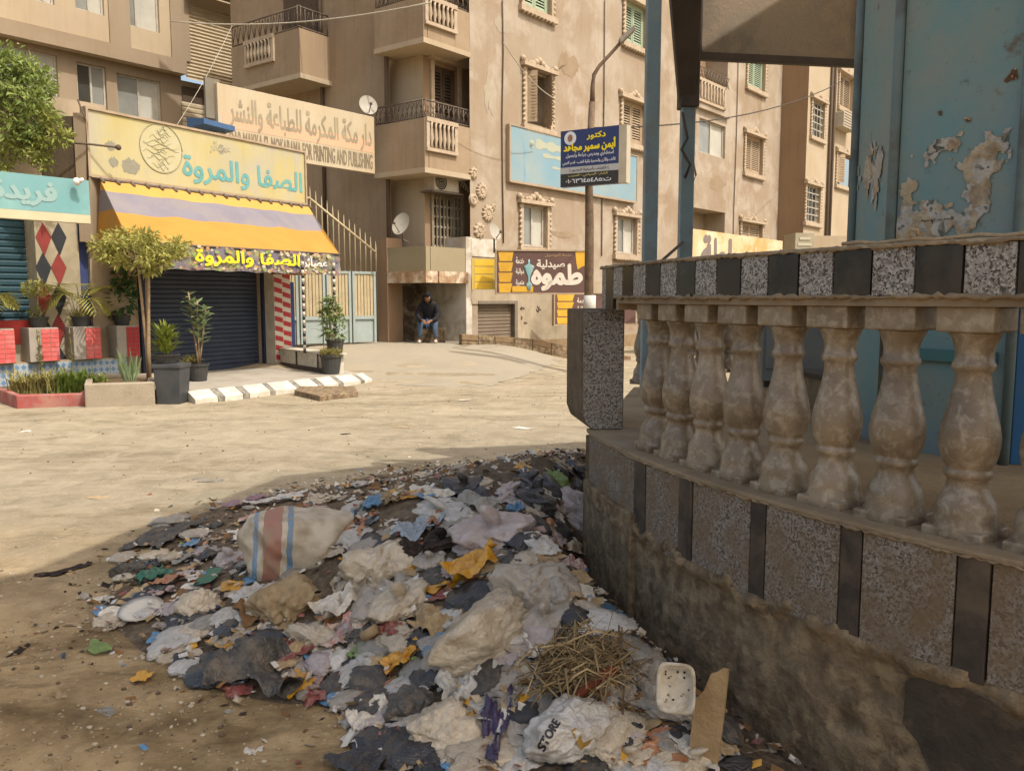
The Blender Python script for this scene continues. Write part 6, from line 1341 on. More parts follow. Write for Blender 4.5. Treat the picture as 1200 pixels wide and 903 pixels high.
for px, H_, lab in ((42, .95, 'tall thin weed rising from the red bed before the second pedestal'), (79, 1.15, 'tall thin weed rising from the red bed before the palm pedestal')):
    q = onground(px, 466); q = Vector((q.x, q.y+.15, .12)); m = MB(); m.tube([q, q+Vector((.03, 0, H_*.5)), q+Vector((.0, 0, H_))], .008, 5)
    for k in range(50): z = rnd.uniform(.15, 1)*H_; a = k*2.4; leaf(m, q+Vector((.02, 0, z)), Vector((math.cos(a), math.sin(a), .4)), Vector((0, 0, 1)), .12*(1.2-z/H_), .03)
    m.build('weed', LSTR, label=lab, cat='weed')
# planter wall plants by the gate
lt = .53+.0
p = pw.at(L2*.76, lt, -.17); p2 = gp(390, 437, .15)
t = thing('potted_grass', 'large black pot of yellowish grass standing before the low panelled wall', 'plant', p2); p2.y -= .12; q = pot(p2, .2, .36, t); m = MB(); tuft(m, q, 420, .22, 1.2, .014, .17); m.build('foliage', LSTR, t)
t = thing('rubber_plant', 'leafy rubber plant with pale trunk on the low panelled wall', 'plant', p); m = MB(); p = pw.at(L1*1.0, .5, -.17)
m.tube([p, p+Vector((0, 0, .45))], [.09, .07], 8); m.tube([p+Vector((0, 0, .4)), p+Vector((-.05, 0, .95))], .02, 6); m.build('trunk', M('white_trunk', H('b5a88e'), H('8f816a'), sc=8), t); m = MB()
for k in range(95): f = rnd.random(); a = k*2.4; leaf(m, p+Vector((rnd.uniform(-.14, .14), rnd.uniform(-.1, .1), .38+f*.7)), Vector((math.cos(a), math.sin(a), rnd.uniform(-.5, .6))), Vector((0, 0, 1)), rnd.uniform(.16, .26), .085, .1)
m.build('foliage', LPG, t)
pb_ = gp(404, 421, .5); pb_ = pw.at(L2*.93, .53, -.2); t = thing('potted_bush', 'bushy green plant in a black pot on the corner of the low wall', 'plant', pb_); q = pot(pb_, .17, .26, t); m = MB(); cloud(m, [(q+Vector((0, 0, .3)), (.2, .18, .32)), (q+Vector((-.1, 0, .55)), (.16, .14, .2))], 190, .1, .03, rnd); m.build('foliage', LG, t)
# roadside ficus on the roof terrace wall
tb = dp(15, 190, 13.5); t = thing('leafy_tree', 'leafy ficus overhanging the turquoise shop roof at the frame edge', 'tree', (tb.x, tb.y, 3.2)); m = MB()
m.tube([(tb.x-.9, 13.6, 3.3), (tb.x-.5, 13.5, 4.0), (tb.x-.35, 13.4, 4.9)], [.12, .1, .07], 8)
for i in range(9): a = i*.7; m.tube([(tb.x-.4, 13.4, 4.2+.05*i), (tb.x-.4+.6*math.cos(a), 13.3+.4*math.sin(a), 4.6+.09*i)], [.04, .012], 5)
m.build('trunk', BARK, t); m = MB(); cl = []
for px, py, r in ((5, 85, .38), (25, 80, .38), (42, 92, .32), (52, 110, .3), (35, 120, .42), (12, 115, .45), (20, 140, .4), (42, 138, .28), (2, 150, .42), (28, 98, .4), (10, 168, .3), (-15, 110, .6), (-20, 150, .6), (35, 158, .18), (-10, 75, .4)):
    c = dp(px, py, 13.4+rnd.uniform(-.35, .25))
    for k in range(4): cl.append((c+rv(rnd)*r*.55, (r*.5, r*.5, r*.36)))
cloud(m, cl, 66, .1, .045, rnd, .75)
m.build('crown', M('ficus_green', H('8c9a55'), H('5c7038'), sc=5, rough=.55, trans=.3, c3=H('97a352'), sc3=2.3, amt3=.7), t)
t = thing('vine', 'pale green trailing vine hanging over the dark roof terrace wall', 'vine', dp(70, 150, 13.4)); m = MB(); cl = []; m2 = MB()
for chain in (((10, 158), (25, 170), (38, 183), (50, 192), (46, 180)), ((55, 132), (62, 146), (70, 155), (76, 162)), ((20, 150), (12, 170), (8, 190), (2, 197)), ((38, 160), (46, 166), (54, 170))):
    P_ = [dp(a, b, 13.1) for a, b in chain]; m2.tube(P_, .012, 5)
    for c in P_: cl += [(c, (.14, .1, .09)), (c+rv(rnd)*.08, (.1, .1, .07))]
m2.build('stem', BARK, t); cloud(m, cl, 34, .09, .05, rnd); m.build('foliage', M('vine_pale', H('9fa257'), H('79863f'), sc=6, rough=.6, trans=.3), t)
# roof terrace wall behind the tree
aw3 = thing('terrace_wall', 'dark stained roof terrace wall above the turquoise board', 'wall', (-8, 14, 4)); PW3 = PL(*dp(97, 170, 13.9).xy, 1, .03)
m = MB(); a = PW3.loc(-60, 150)[0]; zt_ = PW3.loc(60, 136)[1]; m.pb(PW3, a, -.12, 3.2, zt_, -.2, 0); m.build('wall', M('shaded_stained_wall', H('5c503f'), H('463c2f'), sc=1.5, rough=1, streak=.5, bump=.4), aw3)  # base brown darkened for the wall's shade; the streaks are stains
m = MB(); m.pb(PW3, -.12, .1, 2.5, zt_+.05, -.3, .03); m.build('end_post', TANW, aw3)
m = MB(); c = dp(8, 190, 13.7); m.ball(c-Vector((.4, 0, .05)), .55, 14, 9, sz=.8); o = m.build('rubble_heap', M('rubble_brown', H('7f6a50'), H('a08a6c'), sc=7, rough=1, bump=1.2, bsc=14), label='brown rubble heap on the roof under the leafy ficus', cat='rubble')
# broken slab and small things on the road
P_ = [onground(*q) for q in ((345, 463), (375, 470), (420, 465), (416, 458), (352, 458))]; t = thing('broken_slab', 'broken concrete slab lying on the dirt road', 'slab', P_[0]); k = 5
m = MB(); m.add([p+Vector((0, 0, -.02)) for p in P_]+[p+Vector((0, 0, .085)) for p in P_], [tuple(range(k))[::-1], tuple(range(k, 2*k))]+[(i, (i+1) % k, k+(i+1) % k, k+i) for i in range(k)]); m.build('slab', CEM, t, bev=.012)
# ------------------------------------------------------------ seated person
def skinned(name, joints, edges, mt, parent=None, lv=2):
    me = bpy.data.meshes.new(name); me.from_pydata([j[0] for j in joints], edges, []); me.materials.append(mt); o = bpy.data.objects.new(name, me); COL.objects.link(o)
    md = o.modifiers.new('skin', 'SKIN'); md.use_smooth_shade = True
    for i, j in enumerate(joints): r = j[1]; me.skin_vertices[0].data[i].radius = r if isinstance(r, tuple) else (r, r)
    me.skin_vertices[0].data[0].use_root = True; sb = o.modifiers.new('sub', 'SUBSURF'); sb.levels = lv; sb.render_levels = lv
    if parent: o.parent = parent; o.matrix_parent_inverse = Matrix.Translation(-parent.location)
    return o
pg_ = onground(500, 403); pz0 = gz(pg_.x, pg_.y); PX, PY, PZ = pg_.x, pg_.y+.3, pz0
man = thing('person', 'person in dark hooded jacket and blue jeans sitting hunched under the porch', 'person', (PX, PY, PZ))
SKIN = M('skin', H('8a6248'), H('7a543c'), sc=8, rough=.6); JK = M('black_jacket', H('19191c'), H('242428'), sc=6, rough=.85, bump=.3); JN = M('blue_jeans', H('49586a'), H('3b4a5c'), sc=8, rough=.9, bump=.3); SH = M('pale_shoe', H('bdb4a4'), H('978d7c'), sc=9, rough=.7)
def V(x, y, z): return (PX+x, PY+y, PZ+z)
sd_ = [(1, .0), (-1, 0)]
J = [(V(0, .38, .5), .13), (V(0, .33, .72), .12), (V(0, .2, .93), .12), (V(0, .12, 1.03), .055), (V(0, .03, 1.07), (.07, .08)), (V(0, -.05, 1.12), (.075, .09)), (V(0, -.05, 1.18), .06)]
Eg = [(0, 1), (1, 2), (2, 3), (3, 4), (4, 5), (5, 6)]
def addp(par, pts):
    pr = par
    for p, r in pts: J.append((p, r)); Eg.append((pr, len(J)-1)); pr = len(J)-1
    return pr
for s in (1, -1):
    e = addp(2, [(V(.17*s, .19, .95), .06), (V(.24*s, .12, .72), .045), (V(.2*s, -.06, .6), .038), (V(.09*s, -.2, .56), .028), (V(.06*s, -.25, .54), (.036, .02))])
    for k in range(4): addp(e, [(V((.075-.018*k)*s, -.29-.003*k, .53), .009), (V((.06-.02*k)*s, -.315, .505), .0085), (V((.045-.018*k)*s, -.31, .48+.003*k), .0075)])
    addp(e, [(V(.035*s, -.25, .56), .01), (V(.015*s, -.28, .565), .009)])
    addp(0, [(V(.1*s, .34, .48), .09), (V(.17*s, -.02, .5), .065), (V(.19*s, -.08, .3), .05), (V(.2*s, -.05, .09), .035), (V(.2*s, -.13, .05), .032), (V(.2*s, -.2, .035), .025)])
skinned('body', J, Eg, SKIN, man)
J = [(V(0, .38, .5), .175), (V(0, .33, .72), .17), (V(0, .2, .92), (.16, .14)), (V(0, .13, 1.03), .09)]; Eg = [(0, 1), (1, 2), (2, 3)]
for s in (1, -1): addp(2, [(V(.18*s, .19, .94), .085), (V(.26*s, .12, .72), .07), (V(.215*s, -.05, .605), .06), (V(.11*s, -.18, .57), .045)])
skinned('jacket', J, Eg, JK, man)
J = [(V(0, .36, .47), .15)]; Eg = []
for s in (1, -1): addp(0, [(V(.1*s, .3, .48), .115), (V(.17*s, .1, .51), .1), (V(.18*s, -.04, .5), .082), (V(.19*s, -.08, .3), .068), (V(.2*s, -.05, .12), .06)])
skinned('trousers', J, Eg, JN, man)
for s in (1, -1):
    J = [(V(.2*s, -.03, .06), .052), (V(.2*s, -.12, .05), .05), (V(.2*s, -.21, .04), .042)]; skinned('shoe', J, [(0, 1), (1, 2)], SH, man, 2)
J = [(V(0, .14, 1.0), .12), (V(0, .08, 1.12), .135), (V(0, .0, 1.2), .125), (V(0, -.09, 1.21), .09)]; skinned('hood', J, [(0, 1), (1, 2)], JK, man)
m = MB(); 
for s in (1, -1): m.ball(V(.03*s, -.125, 1.12), .011, 6, 4)
m.build('eye', DARK, man); m = MB(); m.ball(V(0, -.135, 1.095), .016, 6, 5, sz=1.3); m.build('nose', SKIN, man); m = MB(); m.ball(V(0, -.115, 1.06), .022, 6, 4, sz=.25); m.build('mouth', M('lip', H('6d4438')), man)
t = thing('stone_seat', 'low block seat under the hunched person in the porch', 'seat', V(0, .4, 0)); m = MB(); m.box(PX-.35, PY+.18, PZ-.1, PX+.4, PY+.62, PZ+.36); m.build('block', CEMD, t, bev=.02)
# ------------------------------------------------------------ the rubbish heap
outl = [(112, 722), (140, 668), (232, 600), (345, 574), (470, 552), (560, 543), (650, 531), (720, 528)]
OUT = [onground(*p).xy for p in outl]+[Vector((1.3, 7.2)), Vector((.5, 4.5)), Vector((.42, 4.0)), Vector((.75, 3.2)), Vector((1.0, 2.6)), Vector((1.05, 2.2))]+[onground(*p).xy for p in ((820, 960), (600, 940), (455, 905), (395, 830), (300, 812), (225, 790), (150, 745))]
def insd(x, y):
    P = Vector((x, y)); ins = False; dm = 1e9; n = len(OUT)
    for i in range(n):
        a, b = OUT[i], OUT[(i+1) % n]
        if (a.y > y) != (b.y > y) and x < (b.x-a.x)*(y-a.y)/(b.y-a.y)+a.x: ins = not ins
        ab = b-a; t = max(0, min(1, (P-a).dot(ab)/ab.length_squared)); dm = min(dm, (P-a-ab*t).length)
    return dm if ins else -dm
HUMPS = [(-.25, 4.3, .34, .8), (.15, 3.5, .26, .5), (.35, 4.9, .32, .7), (-.85, 4.6, .16, .6), (.6, 6.2, .26, .8), (.45, 2.9, .16, .45), (-.1, 5.6, .2, .8)]
HC = {}
def hz(x, y):
    d = insd(x, y)
    if d < -.35: return gz(x, y)-.03
    b = sum(h*math.exp(-((x-a)**2+(y-c)**2)/(2*s*s*.5)) for a, c, h, s in HUMPS)
    r = Vector((x-CX, y-CY)).length-RR
    f = smooth(-.25, .45, d)
    return gz(x, y)-.02+(f*(.06+b))+.02*f*nz3(x*5, y*5, 2)+.025*f*nz3(x*2.3, y*2.3, 9)
hx = np.arange(-2.9, 1.5, .045); hy = np.arange(2.0, 8.3, .05)
HG = np.array([[hz(x, y) for x in hx] for y in hy])
def hh(x, y):
    i = (x-hx[0])/.045; j = (y-hy[0])/.05
    if i < 0 or j < 0 or i >= len(hx)-1 or j >= len(hy)-1: return gz(x, y)
    a, b = int(i), int(j); u, v = i-a, j-b
    return HG[b, a]*(1-u)*(1-v)+HG[b, a+1]*u*(1-v)+HG[b+1, a]*(1-u)*v+HG[b+1, a+1]*u*v
def hit(px, py):
    r = ray(px, py); t = 1.6
    while t < 30:
        p = Vector((0, 0, EYE))+r*t
        if p.z < max(hh(p.x, p.y), gz(p.x, p.y)): break
        t += .015
    return p
m = MB(); Wd = len(hx)
m.v = [(float(x), float(y), float(HG[j, i])) for j, y in enumerate(hy) for i, x in enumerate(hx)]
m.f = [(j*Wd+i, j*Wd+i+1, (j+1)*Wd+i+1, (j+1)*Wd+i) for j in range(len(hy)-1) for i in range(Wd-1) if insd(hx[i], hy[j]) > -.3 and (Vector((hx[i]-CX, hy[j]-CY)).length > RR-.12 or hy[j] > 4.4)]
m.m = [0]*len(m.f); m.sm = [True]*len(m.f)
m.build('rubbish_mound', M('trodden_refuse', H('746450'), H('51463a'), sc=14, amt=.9, rough=1, bump=1.2, bsc=45, c3=H('8b7d68'), sc3=19, amt3=.6), kind='stuff')
# --- crumpled shapes, numpy
rs = np.random.RandomState(4)
def ridg(P, fr, seed, n=3, warp=.35):
    r = np.random.RandomState(seed); out = np.zeros(len(P))
    for i in range(n):
        d = r.normal(size=3); d /= np.linalg.norm(d); e = r.normal(size=3); e /= np.linalg.norm(e)
        t = (P@d*fr*r.uniform(.7, 1.4)+r.uniform(0, 9)+warp*2*np.sin(P@e*fr*1.7+r.uniform(0, 9)))/PI; out += 2*np.abs(t-np.floor(t+.5))-.5
    return out/n
def facets(v, seed, n, jit=.3):
    r = np.random.RandomState(seed); D = r.normal(size=(n, 3)); D /= np.linalg.norm(D, axis=1)[:, None]; h = 1-jit*r.random_sample(n)
    u = v/np.linalg.norm(v, axis=1)[:, None]; c = u@D.T; q = np.where(c > .05, h[None, :]/np.maximum(c, .05), 9); return np.min(q, axis=1)
def ico(lv):
    bm = bmesh.new(); bmesh.ops.create_icosphere(bm, subdivisions=lv, radius=1); v = np.array([x.co[:] for x in bm.verts]); f = [tuple(q.index for q in p.verts) for p in bm.faces]; bm.free(); return v, f
IV, IF = ico(5); IV4, IF4 = ico(4)
def mesh_of(name, v, f):
    me = bpy.data.meshes.new(name); me.from_pydata([tuple(map(float, x)) for x in v], [], f); me.polygons.foreach_set('use_smooth', [True]*len(f)); me.materials.append(BLKD); me.update(); return me
def bag_mesh(seed, knot=True, flat=.55, hi=True, crisp=1.0):
    v = (IV if hi else IV4).copy(); r = np.random.RandomState(seed)
    up = np.clip((v[:, 2]-.2)/.8, 0, 1); a = np.arctan2(v[:, 1], v[:, 0])
    k = np.minimum(facets(v, seed, 34, .42), 1.25)*.85+.15*np.minimum(facets(v+.0, seed+9, 90, .25), 1.2)
    k = k*(1+ridg(v, 1.3, seed+50, 3)*.35)+crisp*(ridg(v, 3.6, seed, 2, .6)*.17+ridg(v, 7, seed+11, 2, .6)*.085+ridg(v, 13, seed+1, 3)*.06+ridg(v, 27, seed+2, 3)*.028)
    if knot:
        kk = r.randint(6, 10); k *= 1-.14*up*np.abs(np.sin(a*kk*.5))
        k *= 1-.62*np.clip((v[:, 2]-.45)/.5, 0, 1)**1.3; k += .9*np.clip((v[:, 2]-.9)/.1, 0, 1)**1.5
        ax = np.array([r.uniform(-.9, .9), -r.uniform(.2, .9), 1.0]); v = v*k[:, None]; v[:, 0] += ax[0]*.35*np.maximum(v[:, 2], 0)**2; v[:, 1] += ax[1]*.3*np.maximum(v[:, 2], 0)**2
    else: v = v*k[:, None]
    v[:, 2] *= flat; v[:, 0] *= r.uniform(.95, 1.25); lo = -.38; v[:, 2] = np.where(v[:, 2] < lo, lo+(v[:, 2]-lo)*.2, v[:, 2]); return mesh_of('bag', v, IF if hi else IF4)
def sheet_mesh(seed, n=26, curl=.35, fold=.22, ragged=.3):
    r = np.random.RandomState(seed); u = np.linspace(-1, 1, n); X, Y = np.meshgrid(u, u); X = X.ravel(); Y = Y.ravel()
    # square to ragged blob, remap radius
    ang = np.arctan2(Y, X); rad = 1+ragged*(.5*np.sin(ang*2+r.uniform(0, 6))+.35*np.sin(ang*3+r.uniform(0, 6))+.2*np.sin(ang*7+r.uniform(0, 6)))
    P = np.c_[X*rad, Y*rad*r.uniform(.6, 1), np.zeros(n*n)]
    z = curl*(ridg(P, 1.6, seed, 2)*1.6)+fold*(1.6*ridg(P, 4, seed+1, 2)+.9*ridg(P, 8, seed+2, 2)+.4*ridg(P, 17, seed+3, 2))
    Q = P+np.c_[ridg(P, 3, seed+4, 3)*.3+ridg(P, 9, seed+7)*.09, ridg(P, 3, seed+5, 3)*.3+ridg(P, 9, seed+8)*.09, z]; Q[:, 2] -= np.percentile(Q[:, 2], 20)
    f = [(j*n+i, j*n+i+1, (j+1)*n+i+1, (j+1)*n+i) for j in range(n-1) for i in range(n-1)]; return mesh_of('scrap', Q, f)
BAGS = [bag_mesh(100+i, knot=i % 2 == 0, flat=(.8, .95, .75, 1.05)[i % 4]) for i in range(12)]
BAGC = [bag_mesh(200+i, knot=False, flat=.75, hi=False, crisp=1.15) for i in range(6)]
SHE = [sheet_mesh(300+i, 30, curl=(.3, .5, .2)[i % 3], fold=(.2, .14, .26)[i % 3]) for i in range(14)]
SHS = [sheet_mesh(400+i, 12, curl=.3, fold=.2) for i in range(14)]
FLT = [sheet_mesh(500+i, 14, curl=.08, fold=.05, ragged=.06) for i in range(6)]
def plastic(nm, c, c2, tr=.25, rough=.3, wr=.6, dirt='8a7556', da=.5, sp=.6): return M(nm, H(c), H(c2), sc=4, amt=.8, rough=rough, spec=sp, trans=tr*.4, wr=wr, wrs=6.5, coat=.5 if rough < .4 else 0, c3=H(dirt), sc3=2.6, amt3=da, rnd=.12)
PW = plastic('white_plastic', 'dfdbd3', 'c8c2b6', .35, da=.3); PT_ = plastic('translucent_plastic', 'd3cabc', 'b8ac9b', .4, .3, da=.25); PBG = plastic('beige_plastic', 'd0c2aa', 'b3a389', .3, da=.35)
PGR = plastic('grey_plastic', 'a9a59c', '8d887e', .25, da=.5); PK = plastic('black_plastic', '1c1c1e', '2b2a2a', 0, .28, .7, '5a4e40', .3, .6); PKD = plastic('dusty_dark_plastic', '3c3b39', '4f4a44', 0, .5, .6, '7a6a54', .5)
PPK = plastic('pinkish_plastic', 'd5c9c5', 'bfaeab', .4, .3, da=.3); PY = plastic('yellow_packet', 'cf9a10', 'c48a14', .05, .3, .4, 'a33322', .25); POR = plastic('orange_packet', 'a96c40', '8c5736', .05, .35, .5, 'c9b089', .4)
PBL = plastic('blue_packet', '5489ab', '41698f', .05, .35, .5, 'b5b5b0', .25); PGN = plastic('green_bag', '86a05a', '6e8648', .3, .4, .6, '97885c', .3); PRD = plastic('red_packet', '8f453a', '753830', .05, .4, .5, 'b59f8c', .4)
PPU = plastic('purple_wrapper', '43335c', '32274a', 0, .3, .6, '8d7f88', .35); PMA = plastic('mauve_cloth', '937c8a', '7d6a76', 0, .8, .4, '8a7556', .3, .1); PFO = plastic('silver_foil', 'a9b2b8', '7f8a92', 0, .25, .8, '8fa9bd', .4, .8)
PTE = plastic('teal_green_box', '24604c', '2d6e5a', 0, .5, .2, '7a6a54', .25); PBR = plastic('brown_card', '8a6844', '73563a', 0, .85, .3, '5a452f', .5, .1); PTN = plastic('tan_paper', 'b09a78', '96805f', .05, .85, .3, '7a6448', .5, .1)
PPR = plastic('paper_white', 'dcd6c9', 'c6beaf', .1, .8, .3, '8f8065', .4, .1); PDC = plastic('dark_cloth', '2a2523', '3a332f', 0, .95, .4, '5c4d3e', .4, .1); PPC = plastic('printed_card', 'b5a89a', 'a34c3c', 0, .5, .3, '4c6a7a', .6)
for q_, al in ((PT_, .7), (PW, .9), (PPK, .85), (PGR, .88)): q_.node_tree.nodes['Principled BSDF'].inputs['Alpha'].default_value = al
SACKM = M('woven_sack', H('cfc3ae'), H('b0a188'), sc=3, rough=.75, bump=.35, bsc=150, c3=H('7a6a52'), sc3=2.2, amt3=.4)
def normal_at(x, y):
    e = .12; return Vector((hh(x-e, y)-hh(x+e, y), hh(x, y-e)-hh(x, y+e), 2*e)).normalized()
USED = []
def drop(name, me, mt, px, py, wpx, hpx, label, cat, rot=None, lift=.0, thick=None, tilt=1., group=None, seed=0):
    """lay one piece on the heap: centre and apparent size in the photograph give its place and true size"""
    r = random.Random(hash((px, py, seed)) % 9999 if False else int(px*7+py*13+seed)); p = hit(px, py+hpx*.22); Y = p.y; k = Y/F
    o = bpy.data.objects.new(name, me); COL.objects.link(o); W_ = wpx*k/2; dpt = EYE/Y; 
    D_ = max(W_*.5, hpx*k/2/(.62 if thick is None else .62)); Z_ = (thick if thick is not None else min(W_*1.1, hpx*k*.58)); lift = lift if thick is not None else .3*Z_
    n = Vector((0, 0, 1)).lerp(normal_at(p.x, p.y), .8*tilt).normalized(); q = n.to_track_quat('Z', 'Y').to_matrix().to_4x4()
    a = rot if rot is not None else r.uniform(-.5, .5)
    o.matrix_world = Matrix.Translation(p+Vector((0, D_*.25, lift))) @ q @ Matrix.Rotation(a, 4, 'Z') @ Matrix.Diagonal((W_, D_, Z_, 1))
    o.data = me; o.material_slots[0].link = 'OBJECT'; o.material_slots[0].material = mt; USED.append((px, py, max(wpx, hpx)/2))
    return tag(o, label, cat, group)
B = lambda i: BAGS[i % len(BAGS)]; S = lambda i: SHE[i % len(SHE)]
# striped woven sack: its own mesh so that the stripes run round it
v = IV.copy(); low = ridg(v, 1.2, 77, 3)*.14; k = np.minimum(facets(v, 5, 40, .22), 1.15)*(1+low)+ridg(v, 3.2, 78, 2)*.13+ridg(v, 7, 79, 2)*.06+ridg(v, 16, 80)*.02
v = np.sign(v)*np.abs(v)**.95*k[:, None]*1.02; v[:, 2] += .08*np.clip(v[:, 0], 0, 1)**3; sack = mesh_of('sack', v, IF); sack.materials.clear()
def sack_mat():
    m = bpy.data.materials.new('striped_woven_sack'); m.use_nodes = True; n = m.node_tree.nodes; L = m.node_tree.links; b_ = n['Principled BSDF']; b_.inputs['Roughness'].default_value = .6
    tc = n.new('ShaderNodeTexCoord'); sp = n.new('ShaderNodeSeparateXYZ'); L.new(tc.outputs['Object'], sp.inputs[0]); no = n.new('ShaderNodeTexNoise'); no.inputs['Scale'].default_value = 3; L.new(tc.outputs['Object'], no.inputs[0])
    ma = n.new('ShaderNodeMath'); ma.operation = 'MULTIPLY_ADD'; ma.inputs[1].default_value = .1; L.new(no.outputs[0], ma.inputs[0]); L.new(sp.outputs[0], ma.inputs[2])
    mr = n.new('ShaderNodeMapRange'); mr.inputs['From Min'].default_value = -1.2; mr.inputs['From Max'].default_value = 1.2; L.new(ma.outputs[0], mr.inputs[0])
    r = n.new('ShaderNodeValToRGB'); r.color_ramp.interpolation = 'CONSTANT'; e = r.color_ramp.elements; base = H('bfb39e'); e[0].color = base; e[1].position = .20; e[1].color = H('7390a8')
    for p_, c_ in ((.235, base), (.275, H('a07060')), (.40, base), (.435, H('6887a2')), (.475, base)): x = e.new(p_); x.color = c_
    L.new(mr.outputs[0], r.inputs[0]); d = n.new('ShaderNodeTexNoise'); d.inputs['Scale'].default_value = 2.6; d.inputs['Detail'].default_value = 8; L.new(tc.outputs['Object'], d.inputs[0])
    m2 = n.new('ShaderNodeMapRange'); m2.inputs['From Min'].default_value = .42; m2.inputs['From Max'].default_value = .68; m2.inputs['To Max'].default_value = .8; L.new(d.outputs[0], m2.inputs[0])
    mx = n.new('ShaderNodeMix'); mx.data_type = 'RGBA'; L.new(m2.outputs[0], mx.inputs['Factor']); L.new(r.outputs[0], mx.inputs[6]); mx.inputs[7].default_value = H('8f7f66'); L.new(mx.outputs[2], b_.inputs['Base Color'])
    wv = n.new('ShaderNodeTexBrick'); wv.inputs['Scale'].default_value = 30; L.new(tc.outputs['Object'], wv.inputs[0]); bp = n.new('ShaderNodeBump'); bp.inputs['Strength'].default_value = .15; L.new(wv.outputs[1], bp.inputs['Height']); L.new(bp.outputs[0], b_.inputs['Normal']); return m
sack.materials.append(sack_mat())
pp = hit(340, 672); o = bpy.data.objects.new('woven_sack', sack); COL.objects.link(o); K = pp.y/F
o.matrix_world = Matrix.Translation(pp+Vector((0, .17, .085))) @ Matrix.Rotation(.06, 4, 'Y') @ Matrix.Rotation(.25, 4, 'Z') @ Matrix.Diagonal((70*K, .26, .22, 1))
tag(o, 'big dirty white woven sack with one red and two blue stripes', 'sack'); USED.append((340, 645, 55))
